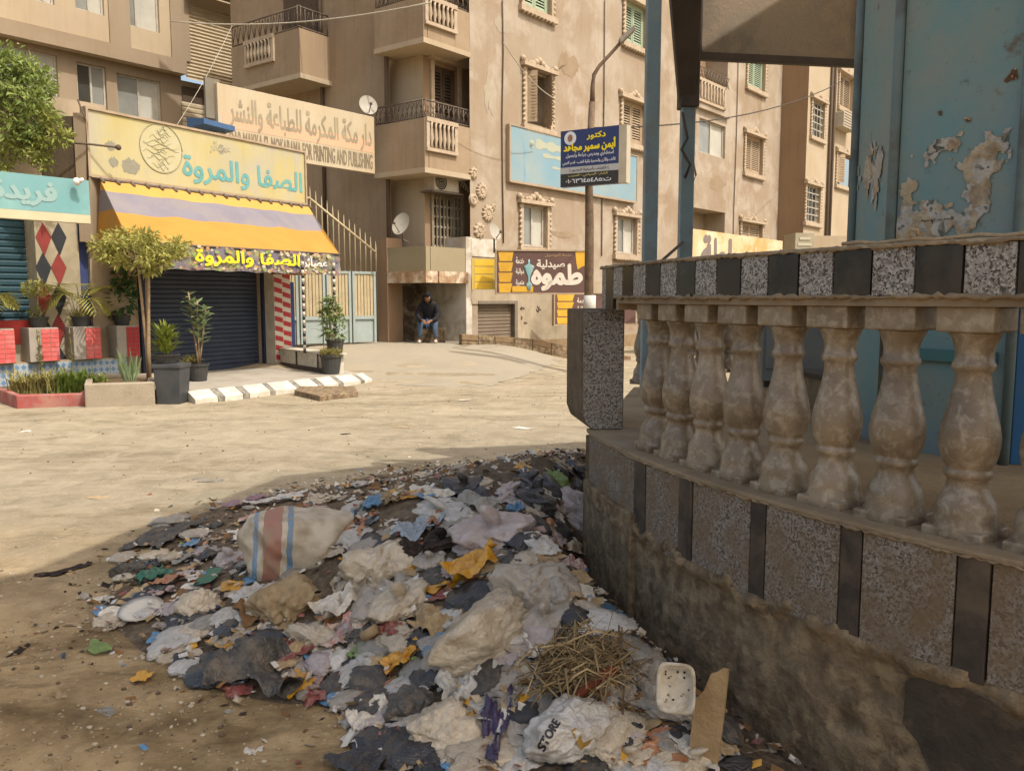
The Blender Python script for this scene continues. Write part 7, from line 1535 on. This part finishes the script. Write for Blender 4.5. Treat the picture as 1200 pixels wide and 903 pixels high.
hero = [
 ('fabric_sack', B(1), PTN, 335, 705, 118, 55, 'crumpled khaki sack lying below the striped woven sack', 'sack'),
 ('plastic_bag', B(3), PBG, 438, 665, 78, 55, 'beige plastic bag slumped beside the striped sack', 'bag'),
 ('plastic_bag', S(1), PKD, 300, 783, 98, 62, 'flat dusty black bag lying on bare soil at the heap edge', 'bag'),
 ('packet', FLT[0], PY, 262, 758, 46, 14, 'flattened bright yellow packet beside the dusty black bag', 'packet'),
 ('paper_sheet', FLT[1], PPR, 222, 752, 30, 18, 'small white paper lying by the yellow packet', 'paper'),
 ('plastic_bag', S(2), PKD, 190, 629, 92, 20, 'flat torn dark bag at the outer rim of the heap', 'bag'),
 ('carton', FLT[2], PTE, 243, 678, 50, 20, 'flattened dark green carton near the striped sack', 'carton'),
 ('carton', S(4), POR, 196, 682, 34, 20, 'crushed orange carton beside the green carton', 'carton'),
 ('plastic_bag', B(2), PK, 545, 569, 50, 38, 'shiny black bag standing at the far rim of the heap', 'bag'),
 ('plastic_bag', B(0), PPK, 582, 622, 98, 66, 'large pinkish translucent bag filled with waste', 'bag'),
 ('plastic_bag', B(4), PW, 520, 600, 96, 34, 'long white pillow shaped bag behind the pinkish bag', 'bag'),
 ('plastic_bag', B(5), PPK, 672, 598, 52, 64, 'full greyish white bag pressed against the pillar foot', 'bag'),
 ('plastic_bag', B(6), PK, 620, 562, 46, 28, 'black bag between the white bags at the far rim', 'bag'),
 ('plastic_bag', B(8), PK, 682, 553, 34, 32, 'black knotted bag beside the wall corner', 'bag'),
 ('plastic_bag', B(7), PKD, 680, 577, 40, 22, 'dark grey bag on top of the greyish white bag', 'bag'),
 ('plastic_bag', B(9), PGN, 652, 563, 28, 26, 'lime green bag near the wall corner', 'bag'),
 ('packet', S(5), PBL, 436, 592, 26, 18, 'light blue packet near the far left rim of the heap'.replace('left ', ''), 'packet'),
 ('packet', S(6), PBL, 604, 601, 20, 11, 'bright blue scrap on top of the pinkish bag', 'packet'),
 ('packet', S(7), PY, 556, 667, 38, 40, 'crumpled yellow snack packet in the middle of the heap', 'packet'),
 ('packet', FLT[3], PY, 505, 690, 34, 16, 'flat yellow packet with dark edge below the snack packet', 'packet'),
 ('packet', FLT[4], PY, 532, 705, 20, 13, 'small yellow packet corner beside the flat yellow packet', 'packet'),
 ('packet', S(8), POR, 421, 618, 26, 26, 'orange snack bag beside the beige bags', 'packet'),
 ('packet', S(9), PBL, 406, 612, 22, 12, 'teal blue wrapper tucked behind the orange snack bag', 'wrapper'),
 ('foil_wrapper', S(10), PFO, 491, 622, 38, 34, 'silvery blue foil wrapper before the pinkish bag', 'wrapper'),
 ('dark_cloth', B(10), PDC, 520, 633, 46, 44, 'dark brown cloth heaped between foil and pinkish bag', 'cloth'),
 ('dark_cloth', B(11), PDC, 478, 648, 44, 30, 'black cloth bundle beside the foil wrapper', 'cloth'),
 ('paper_packet', S(11), POR, 513, 612, 14, 22, 'folded rust coloured paper standing on dark cloth', 'paper'),
 ('plastic_bag', S(12), PT_, 455, 682, 80, 42, 'clear glossy bag spread over beige bags', 'bag'),
 ('plastic_bag', B(0), PBG, 470, 705, 62, 58, 'brownish bag with twisted neck below the clear bag', 'bag'),
 ('plastic_bag', B(3), PT_, 620, 690, 92, 62, 'big clear bag beside the yellow snack packet', 'bag'),
 ('plastic_bag', B(5), PBG, 575, 738, 88, 92, 'large beige bag before the straw heap', 'bag'),
 ('plastic_bag', B(6), PT_, 640, 722, 56, 60, 'translucent bag leaning over the straw heap', 'bag'),
 ('plastic_bag', B(9), PT_, 520, 768, 48, 50, 'round greyish bag with tied neck', 'bag'),
 ('paper_bag', S(13), PTN, 510, 730, 46, 34, 'crushed cream paper bag above the round greyish bag', 'paper bag'),
 ('packet', S(3), PRD, 455, 744, 32, 14, 'red and white packet beside the brownish bag', 'packet'),
 ('packet', S(0), PY, 470, 776, 28, 38, 'twisted yellow plastic strip below the red packet', 'packet'),
 ('plastic_bag', B(2), PGN, 489, 776, 24, 28, 'dull green bag next to the twisted yellow strip', 'bag'),
 ('plastic_bag', B(1), PKD, 480, 828, 82, 42, 'dull black bag at the near edge of the heap', 'bag'),
 ('plastic_bag', B(7), PBG, 515, 857, 92, 62, 'dirty cream bag at the near edge below the dull black bag', 'bag'),
 ('paper_sheet', S(2), PPR, 430, 840, 44, 30, 'white sheet under the dull black bag', 'paper'),
 ('wrapper', S(6), PPU, 576, 850, 34, 92, 'dark purple wrapper hanging down the near slope', 'wrapper'),
 ('packet', FLT[5], PY, 618, 826, 34, 28, 'yellow packet stuck upright beside the straw heap', 'packet'),
 ('plastic_bag', S(8), PW, 550, 803, 54, 48, 'white printed bag above the purple wrapper', 'bag'),
 ('carton', FLT[0], PPR, 598, 850, 26, 30, 'white and maroon milk carton beside the purple wrapper', 'carton'),
 ('plastic_bag', S(9), PT_, 706, 835, 46, 30, 'clear bag between straw heap and foam tray', 'bag'),
 ('cardboard_strip', S(11), PBR, 730, 832, 52, 26, 'soggy brown cardboard strip below the foam tray', 'cardboard'),
 ('plastic_bag', B(4), PK, 752, 856, 50, 26, 'crumpled black bag below the foam tray', 'bag'),
 ('plastic_bag', B(11), PK, 868, 896, 50, 20, 'black bag wedged at the foot of the wall', 'bag'),
 ('plastic_bag', B(8), PBG, 810, 890, 80, 36, 'muddy beige bag in front of the leaning board', 'bag'),
 ('plastic_bag', B(10), PBG, 735, 885, 60, 34, 'brown stained bag between store bag and wall', 'bag'),
 ('mauve_cloth', S(1), PMA, 288, 590, 42, 14, 'faded purple cloth at the far rim of the heap', 'cloth'),
 ('mauve_cloth', S(4), PPK, 200, 716, 40, 20, 'pale pink cloth scrap near the paper plate', 'cloth'),
 ('plastic_bag', S(12), PW, 322, 587, 60, 14, 'thin white bag flattened on the far rim', 'bag'),
 ('plastic_bag', B(2), PPK, 270, 655, 44, 34, 'small pinkish bag beside the green carton', 'bag'),
 ('plastic_bag', B(9), PBG, 232, 708, 50, 40, 'pinkish beige bag below the green carton', 'bag'),
 ('plastic_bag', B(1), PKD, 152, 668, 24, 28, 'small black bag at the outer tip of the heap', 'bag'),
 ('bottle_scrap', S(5), PTE, 176, 676, 28, 28, 'dark green crushed bottle beside the small black bag', 'bottle'),
 ('food_carton', S(3), PPC, 395, 745, 42, 34, 'printed food carton with red rim near the brownish bag', 'carton'),
 ('foil_wrapper', S(7), PPR, 395, 715, 36, 34, 'pale blue white wrapper above the printed carton', 'wrapper'),
 ('plastic_bag', B(3), PBG, 360, 745, 70, 28, 'ochre torn bag strip between khaki sack and printed carton', 'bag'),
 ('netting', S(10), PBR, 300, 722, 60, 26, 'brown shredded netting below the khaki sack', 'netting'),
 ('printed_packet', S(0), PPC, 672, 668, 36, 20, 'dark packet with reddish picture near the wall corner', 'packet'),
 ('plastic_bag', B(6), PPK, 600, 575, 60, 24, 'hazy white bag beside the far black bag', 'bag'),
 ('plastic_bag', S(13), PGR, 560, 590, 50, 26, 'greyish thin bag behind the pillow shaped bag', 'bag'),
 ('packet', S(2), PPC, 648, 632, 40, 22, 'white and pink packet lying below the greyish white bag', 'packet'),
 ('plastic_bag', B(7), PT_, 655, 700, 50, 40, 'soft grey bag beside the wall corner', 'bag'),
 ('plastic_bag', B(5), PK, 672, 725, 60, 30, 'black bag half under the straw heap', 'bag'),
 ('plastic_bag', S(6), PBG, 410, 690, 60, 30, 'limp tan bag between the sacks and clear bag', 'bag'),
 ('plastic_bag', B(0), PT_, 505, 655, 50, 26, 'clear pouch above the flat yellow packet', 'bag')]
for i, (nm, me, mt, px, py, a, b, lab, cat) in enumerate(hero):
    flat = me in FLT; drop(nm, me, mt, px, py, a*1.1, b*1.1, lab, cat, thick=.03 if flat else (None if me in BAGS else max(.07, min(a, b)*.0034)), lift=.02 if me in BAGS else .035, seed=i)
# written bags
def printed_bag(px, py, wpx, hpx, text, label, rot, sm=.62, arabic=False):
    o = drop('printed_bag', B(3), PW, px, py, wpx, hpx, label, 'bag', rot=rot, lift=.09, thick=.10); return o
sb = printed_bag(660, 880, 112, 66, 'STORE', 'white shopping bag printed STORE at the near edge of the heap', .35)
dg = bpy.context.evaluated_depsgraph_get; bpy.context.view_layer.update()
def print_on(o, text, px, py, w0, h0, mt, rot=0):
    """letters pressed on the side of a crumpled piece that faces the street"""
    V_, F_ = lettering(text, 0, False); xs = [v[0] for v in V_]; ys = [v[1] for v in V_]; inv = o.matrix_world.inverted(); vs = []
    D = Vector((0, .8, -.6)); U = Vector((0, .6, .8)); c, s = math.cos(rot), math.sin(rot); q = ray(px, py); O = Vector((0, 0, EYE))+q*(o.matrix_world.translation.y/q.y)
    for q_, (bx, by) in enumerate(((0, 0), (.0015, 0), (-.0015, 0), (0, .0015))):
        k = len(vs)
        for v in V_:
            x = ((v[0]-min(xs))/(max(xs)-min(xs))-.5)*w0+bx; y = ((v[1]-min(ys))/(max(ys)-min(ys))-.5)*h0+by; P = O+Vector((1, 0, 0))*(x*c-y*s)+U*(x*s+y*c)-D*1.0
            ok, loc, nrm, _ = o.ray_cast(inv @ P, (inv.to_3x3() @ D).normalized()); vs.append((o.matrix_world @ loc if ok else P+D*1.0)-D*(.004+q_*.0003))
    m = MB(); n = len(V_)
    for q_ in range(4): m.add(vs[q_*n:(q_+1)*n], F_)
    p = m.build('lettering', mt); p.parent = o; p.matrix_parent_inverse = inv
INK = M('print_ink', H('3b3a3c'), rough=.6)
bpy.context.view_layer.update()
print_on(sb, 'STORE', 642, 866, .10, .028, INK, 1.0)
print_on(sb, 'L', 682, 866, .06, .06, M('gold_print', H('9a7a3c'), rough=.5), .5)
# striped print on the middle beige bag, writing on yellow packets
# foam tray, board, straw
tp = dp(792, 806, 2.5); t = thing('foam_tray', 'white foam food tray with dark specks leaning against the wall', 'tray', tp); Tm = Matrix.Translation(tp) @ Matrix.Rotation(-.35, 4, 'Z') @ Matrix.Rotation(1.25, 4, 'X') @ Matrix.Rotation(.05, 4, 'Z')
m = MB(); prof = []; N = 48
def rrect(hw, hh_, r, z): 
    out = []
    for i in range(N):
        a = 2*PI*i/N; c, s = math.cos(a), math.sin(a); e = 4.5; k = (abs(c)**e+abs(s)**e)**(-1/e); out.append(Tm @ Vector((hw*c*k, hh_*s*k, z)))
    return out
L_ = [rrect(.062, .078, 0, 0), rrect(.06, .076, 0, .004), rrect(.052, .068, 0, .002), rrect(.043, .057, 0, -.022), rrect(.02, .03, 0, -.023)]; vs = [p for l in L_ for p in l]+[Tm @ Vector((0, 0, -.022))]
m.add(vs, [(i*N+j, i*N+(j+1) % N, (i+1)*N+(j+1) % N, (i+1)*N+j) for i in range(4) for j in range(N)]+[(4*N+j, 4*N+(j+1) % N, 5*N) for j in range(N)], 0, True); m.build('tray_shell', M('dirty_foam', H('c9c2b2'), H('ab9878'), sc=14, rough=.8, c3=H('8a7350'), sc3=22, amt3=.5), t)
m = MB()
for i in range(16): q = Tm @ Vector((R_.uniform(-.038, .038), R_.uniform(-.05, .05), -.02)); m.ball(q, R_.uniform(.0015, .0045), 5, 3)
m.build('food_speck', DARK, t)
o = drop('plastic_cup', BAGS[8], PT_, 762, 812, 30, 44, 'milky crushed plastic cup behind the foam tray', 'cup', thick=.12, lift=.04, tilt=.2)
bp_ = dp(830, 832, 2.5); T = Matrix.Translation(bp_) @ Matrix.Rotation(-.55, 4, 'Z') @ Matrix.Rotation(-.1, 4, 'X') @ Matrix.Rotation(.06, 4, 'Y'); m = MB(); N = 14
ol = [(-.045, -.17), (-.02, -.18), (.02, -.165), (.05, -.155), (.052, 0), (.05, .12), (.048, .15), (.03, .148), (.012, .13), (-.004, .12), (-.02, .06), (-.04, .03), (-.046, -.05)]
vs = [T @ Vector((x, y_, z)) for y_ in (-.006, .006) for x, z in ol]; k = len(ol); m.add(vs, [tuple(range(k)), tuple(range(k, 2*k))[::-1]]+[(i, k+i, k+(i+1) % k, (i+1) % k) for i in range(k)]); m.build('wooden_board', M('splintered_board', H('b0946c'), H('8d7350'), sc=11, rough=.9, bump=.6, streak=.2), label='splintered pale wooden board leaning upright against the wall foot', cat='board')
sp = hit(688, 800); rnd2 = random.Random(21); m = MB(); mats_ = [M('dry_straw', H('94805c'), H('6c5840'), sc=9, rough=.9), M('dark_straw', H('6e583c'), H('544128'), sc=9, rough=.9), M('pale_straw', H('bda57c'), H('96805a'), sc=9, rough=.9)]
for i in range(1300):
    a = rnd2.gauss(.7, 1.1); el = rnd2.uniform(-.15, .6); L = rnd2.uniform(.05, .22); c = sp+Vector((rnd2.gauss(0, .075), rnd2.gauss(.04, .07), .04+abs(rnd2.gauss(0, .05)))); c.z -= .6*((c.x-sp.x)**2+(c.y-sp.y)**2)**.5*.5
    d = Vector((math.cos(a)*math.cos(el), math.sin(a)*math.cos(el)*.8, math.sin(el))); b_ = Vector((rnd2.uniform(-.02, .02), rnd2.uniform(-.02, .02), rnd2.uniform(-.01, .03)))*1.2; r0 = rnd2.choice((.001, .0014, .0018, .0025, .0038))*(1.3 if rnd2.random() < .08 else 1)
    m.tube([c-d*L*.5, c-d*L*.2+b_*.8, c+b_*1.4+d*L*.15, c+d*L*.5-b_*.6], [r0, r0, r0*.9, r0*.5], 5, mi=rnd2.choice((0, 0, 1, 2)))
m.build('straw_heap', mats_, label='tangled heap of dry straw stalks against the wall', cat='straw heap')
m = MB(); a, b = hit(668, 838), hit(720, 812); m.tube([a+Vector((0, 0, .05)), a.lerp(b, .5)+Vector((0, 0, .08)), b+Vector((0, 0, .09))], [.016, .019, .017], 9); m.build('rusty_pipe', M('rust_red', H('7a3a26'), H('5e2e20'), sc=9, rough=.7), label='short rusty red pipe end below the straw heap', cat='pipe')
for px, py, r, lab, mt in ((580, 641, .024, 'small orange brown ball on the heap beside the pinkish bag', POR), (643, 619, .03, 'orange fruit beside the greyish white bag', POR)):
    p = hit(px, py); m = MB(); m.ball(p+Vector((0, 0, .03)), r, 14, 9); m.build('fruit', mt, label=lab, cat='fruit')
p = hit(166, 722); m = MB(); m.lathe([(.07, 0), (.1, .012), (.105, .014), (.07, .004)], 24, Matrix.Translation(p+Vector((0, 0, .03))) @ Matrix.Rotation(.25, 4, 'X')); m.build('paper_plate', PPR, label='white paper plate at the outer corner of the heap', cat='plate')
p = hit(425, 760); m = MB(); m.lathe([(.001, 0), (.022, 0), (.022, .075), (.001, .075)], 14, Matrix.Translation(p+Vector((0, 0, .05))) @ Matrix.Rotation(1.0, 4, 'Y')); m.build('paper_tube', PTN, label='short cardboard tube beside the red packet', cat='tube')
# lone litter on the road
for px, py, a, b, mt, lab, nm in ((116, 582, 38, 9, PTN, 'pale yellow sheet lying flat on the sunny road', 'paper_sheet'), (243, 562, 40, 9, PGR, 'grey green sheet lying flat on the sunny road', 'paper_sheet'), (295, 880, 20, 18, PPR, 'small triangular white paper on the shaded soil', 'paper_sheet'), (78, 666, 48, 16, PDC, 'dark charred rag on the shadow edge of the road', 'rag'), (52, 672, 26, 8, PDC, 'thin dark scrap beside the charred rag', 'rag'),
    (125, 834, 26, 10, PGR, 'grey flattened plastic scrap on the shaded soil', 'plastic_scrap'), (70, 815, 22, 8, PTN, 'torn tan paper strip on the shaded soil', 'paper_strip'), (22, 762, 30, 10, PDC, 'dark scrap at the frame edge on shaded soil', 'rag'), (405, 508, 12, 4, PDC, 'tiny dark scrap in the middle of the sunny road', 'plastic_scrap'), (85, 732, 24, 7, PTN, 'buff paper scrap beyond the outer heap corner', 'paper_strip'),
    (612, 501, 26, 5, PPR, 'white scrap on the road near the pillar', 'paper_strip'), (545, 468, 14, 4, PPR, 'small white scrap farther up the road', 'paper_strip'), (30, 505, 10, 4, PPR, 'tiny white scrap on the road before the red bed', 'paper_strip'), (470, 500, 20, 5, PTN, 'thin tan scrap on the road beyond the heap', 'paper_strip')):
    drop(nm, SHS[int(px) % 14], mt, px, py, a, b, lab, 'litter', thick=.018, lift=.006)
# loose scraps over the heap: the larger ones one by one
fam = [(PW, 'white', 17), (PPR, 'off white', 12), (PBG, 'beige', 17), (PT_, 'clear', 14), (PGR, 'grey', 9), (PK, 'black', 15), (PKD, 'dusty dark', 6), (PTN, 'tan', 9), (PBR, 'brown', 7), (POR, 'orange', 7), (PRD, 'red', 6), (PBL, 'blue', 7), (PY, 'yellow', 6), (PGN, 'green', 3), (PPC, 'printed', 6), (PPK, 'pinkish', 6), (PMA, 'mauve', 2), (PFO, 'foil', 3)]
bagf = [f for f in fam for _ in range(f[2])]
marks = [(340, 650, 'the striped woven sack'), (300, 783, 'the dusty black bag'), (243, 678, 'the green carton'), (160, 690, 'the outer tip of the heap'), (545, 569, 'the shiny black bag'), (582, 622, 'the pinkish bag'), (672, 598, 'the pillar foot'), (556, 667, 'the yellow snack packet'), (491, 622, 'the foil wrapper'), (575, 738, 'the large beige bag'), (688, 780, 'the straw heap'), (480, 828, 'the dull black bag'), (515, 857, 'the dirty cream bag'), (660, 880, 'the store bag'), (792, 806, 'the foam tray'), (395, 745, 'the printed food carton'), (450, 590, 'the light blue packet'), (320, 590, 'the far rim')]
r = random.Random(99); n = 0; tries = 0
while n < 540 and tries < 9000:
    tries += 1; px = r.uniform(110, 860); py = r.uniform(532, 900); p = hit(px, py)
    if insd(p.x, p.y) < (.02 if r.random() < .85 else -.22): continue
    if Vector((p.x-CX, p.y-CY)).length < RR+.08 and p.y < 4.6: continue
    if any((px-a)**2+((py-b)*1.3)**2 < (c*.5)**2 for a, b, c in USED[:len(hero)+2]) and r.random() < .75: continue
    mt, cn, _ = r.choice(bagf); s = r.uniform(.05, .125)*(1.35 if r.random() < .15 else 1)
    if mt in (POR, PRD, PBL, PY, PGN, PPC, PMA, PFO, PBR): s = r.uniform(.035, .085)
    wp = s*2*F/p.y*.9; isb = r.random() < .68 and mt in (PW, PBG, PT_, PGR, PK, PKD, PPK)
    me = r.choice(BAGC) if isb else r.choice(SHE if s > .09 else SHS); mks = sorted(marks, key=lambda q: (q[0]-px)**2+(q[1]-py)**2); mk = mks[0][2]; mk2 = mks[1][2]; sz = 'tiny' if s < .075 else 'small' if s < .1 else 'medium' if s < .13 else 'large'
    kind_ = 'bag' if isb else 'scrap'; nm = 'crumpled_bag' if isb else 'litter_scrap'
    k = drop(nm, me, mt, px, py, wp, wp*r.uniform(.4, .9), '%s %s crumpled %s between %s and %s' % (sz, cn, kind_, mk, mk2), kind_, rot=r.uniform(0, 6.28), thick=s*(.45 if isb else .5), lift=.01+.02*r.random(), group='%s %s crumpled %ss between %s and %s' % (sz, cn, kind_, mk, mk2), seed=n)
    USED.pop(); n += 1
# small debris filling the gaps, one mesh of many colours
cols = [PPR, PTN, PBR, PK, PBG, PGR, POR, PRD, PBL, PDC, PY, PW]
m = MB(); cw_ = [9, 9, 10, 7, 9, 7, 2, 3, 2, 8, 1, 8]; cc = [i for i, k in enumerate(cw_) for _ in range(k)]
cnt = 0
while cnt < 4600:
    x, y = r.uniform(-3.4, 1.3), r.uniform(2.1, 8.2); d = insd(x, y)
    if d < -1.1 or (d < -.3 and r.random() > .02) or (d < 0 and r.random() > .3): continue
    if Vector((x-CX, y-CY)).length < RR+.06 and y < 4.6: continue
    z = max(hh(x, y), gz(x, y)); s = r.uniform(.006, .022)*(1 if r.random() < .88 else 1.5); a = r.uniform(0, 6.28); c, q = math.cos(a), math.sin(a); u = Vector((c*s, q*s, r.uniform(-.5, .5)*s)); v_ = Vector((-q*s*r.uniform(.3, .9), c*s*.6, r.uniform(-.5, .5)*s)); s *= .6 if d < -.1 else 1; P = Vector((x, y, z+(.004 if d < -.1 else .012+r.random()*.03)))
    m.add([P-u-v_*r.uniform(.5, 1), P+u*r.uniform(.6, 1)-v_, P+u+v_*r.uniform(.4, 1), P-u*.8+v_, P+Vector((0, 0, s*.5*r.uniform(-1, 1)))], [(0, 1, 4), (1, 2, 4), (2, 3, 4), (3, 0, 4)], r.choice(cc)); cnt += 1
m.build('small_debris', cols, kind='stuff')
# gravel and clods on the soil
m = MB(); 
for i in range(6500):
    if r.random() < .55: x, y = r.uniform(-3.2, .2), r.uniform(2.3, 4.6)
    else: x, y = r.uniform(-6.5, 3), r.uniform(2.3, 16)
    if insd(x, y) > .1 or (Vector((x-CX, y-CY)).length < RR+.07): continue
    if nz3(x, y, 31, 1.3) < -.1 and r.random() < .8: continue
    s = (.003+.010*r.random()**3) if y < 5 else .004+.012*r.random()**4
    m.ball((x, y, gz(x, y)+s*.3), s, 5, 3, mi=r.choice((0, 0, 1, 2)), sx=r.uniform(.7, 1.4), sy=r.uniform(.7, 1.3), sz=.6)
m.build('gravel', [M('pebble_tan', H('a08c6e'), H('85725a'), sc=30, rough=1), M('pebble_dark', H('6a5a48'), H('54483a'), sc=30, rough=1), M('pebble_pale', H('bcb09a'), H('a4967c'), sc=30, rough=1)], kind='stuff')
# twigs
m = MB()
for i in range(46):
    x, y = (r.uniform(-1.1, -.2), r.uniform(2.7, 3.5)) if i < 30 else (r.uniform(-2.5, 0), r.uniform(2.6, 7)); z = gz(x, y)+.01; a = r.uniform(0, 6.28); L = r.uniform(.04, .16)
    m.tube([(x, y, z), (x+L*.5*math.cos(a), y+L*.5*math.sin(a), z+.01), (x+L*math.cos(a+.4), y+L*math.sin(a+.4), z+.004)], .0025, 4)
m.build('twigs', MATS['dry_straw'], kind='stuff')
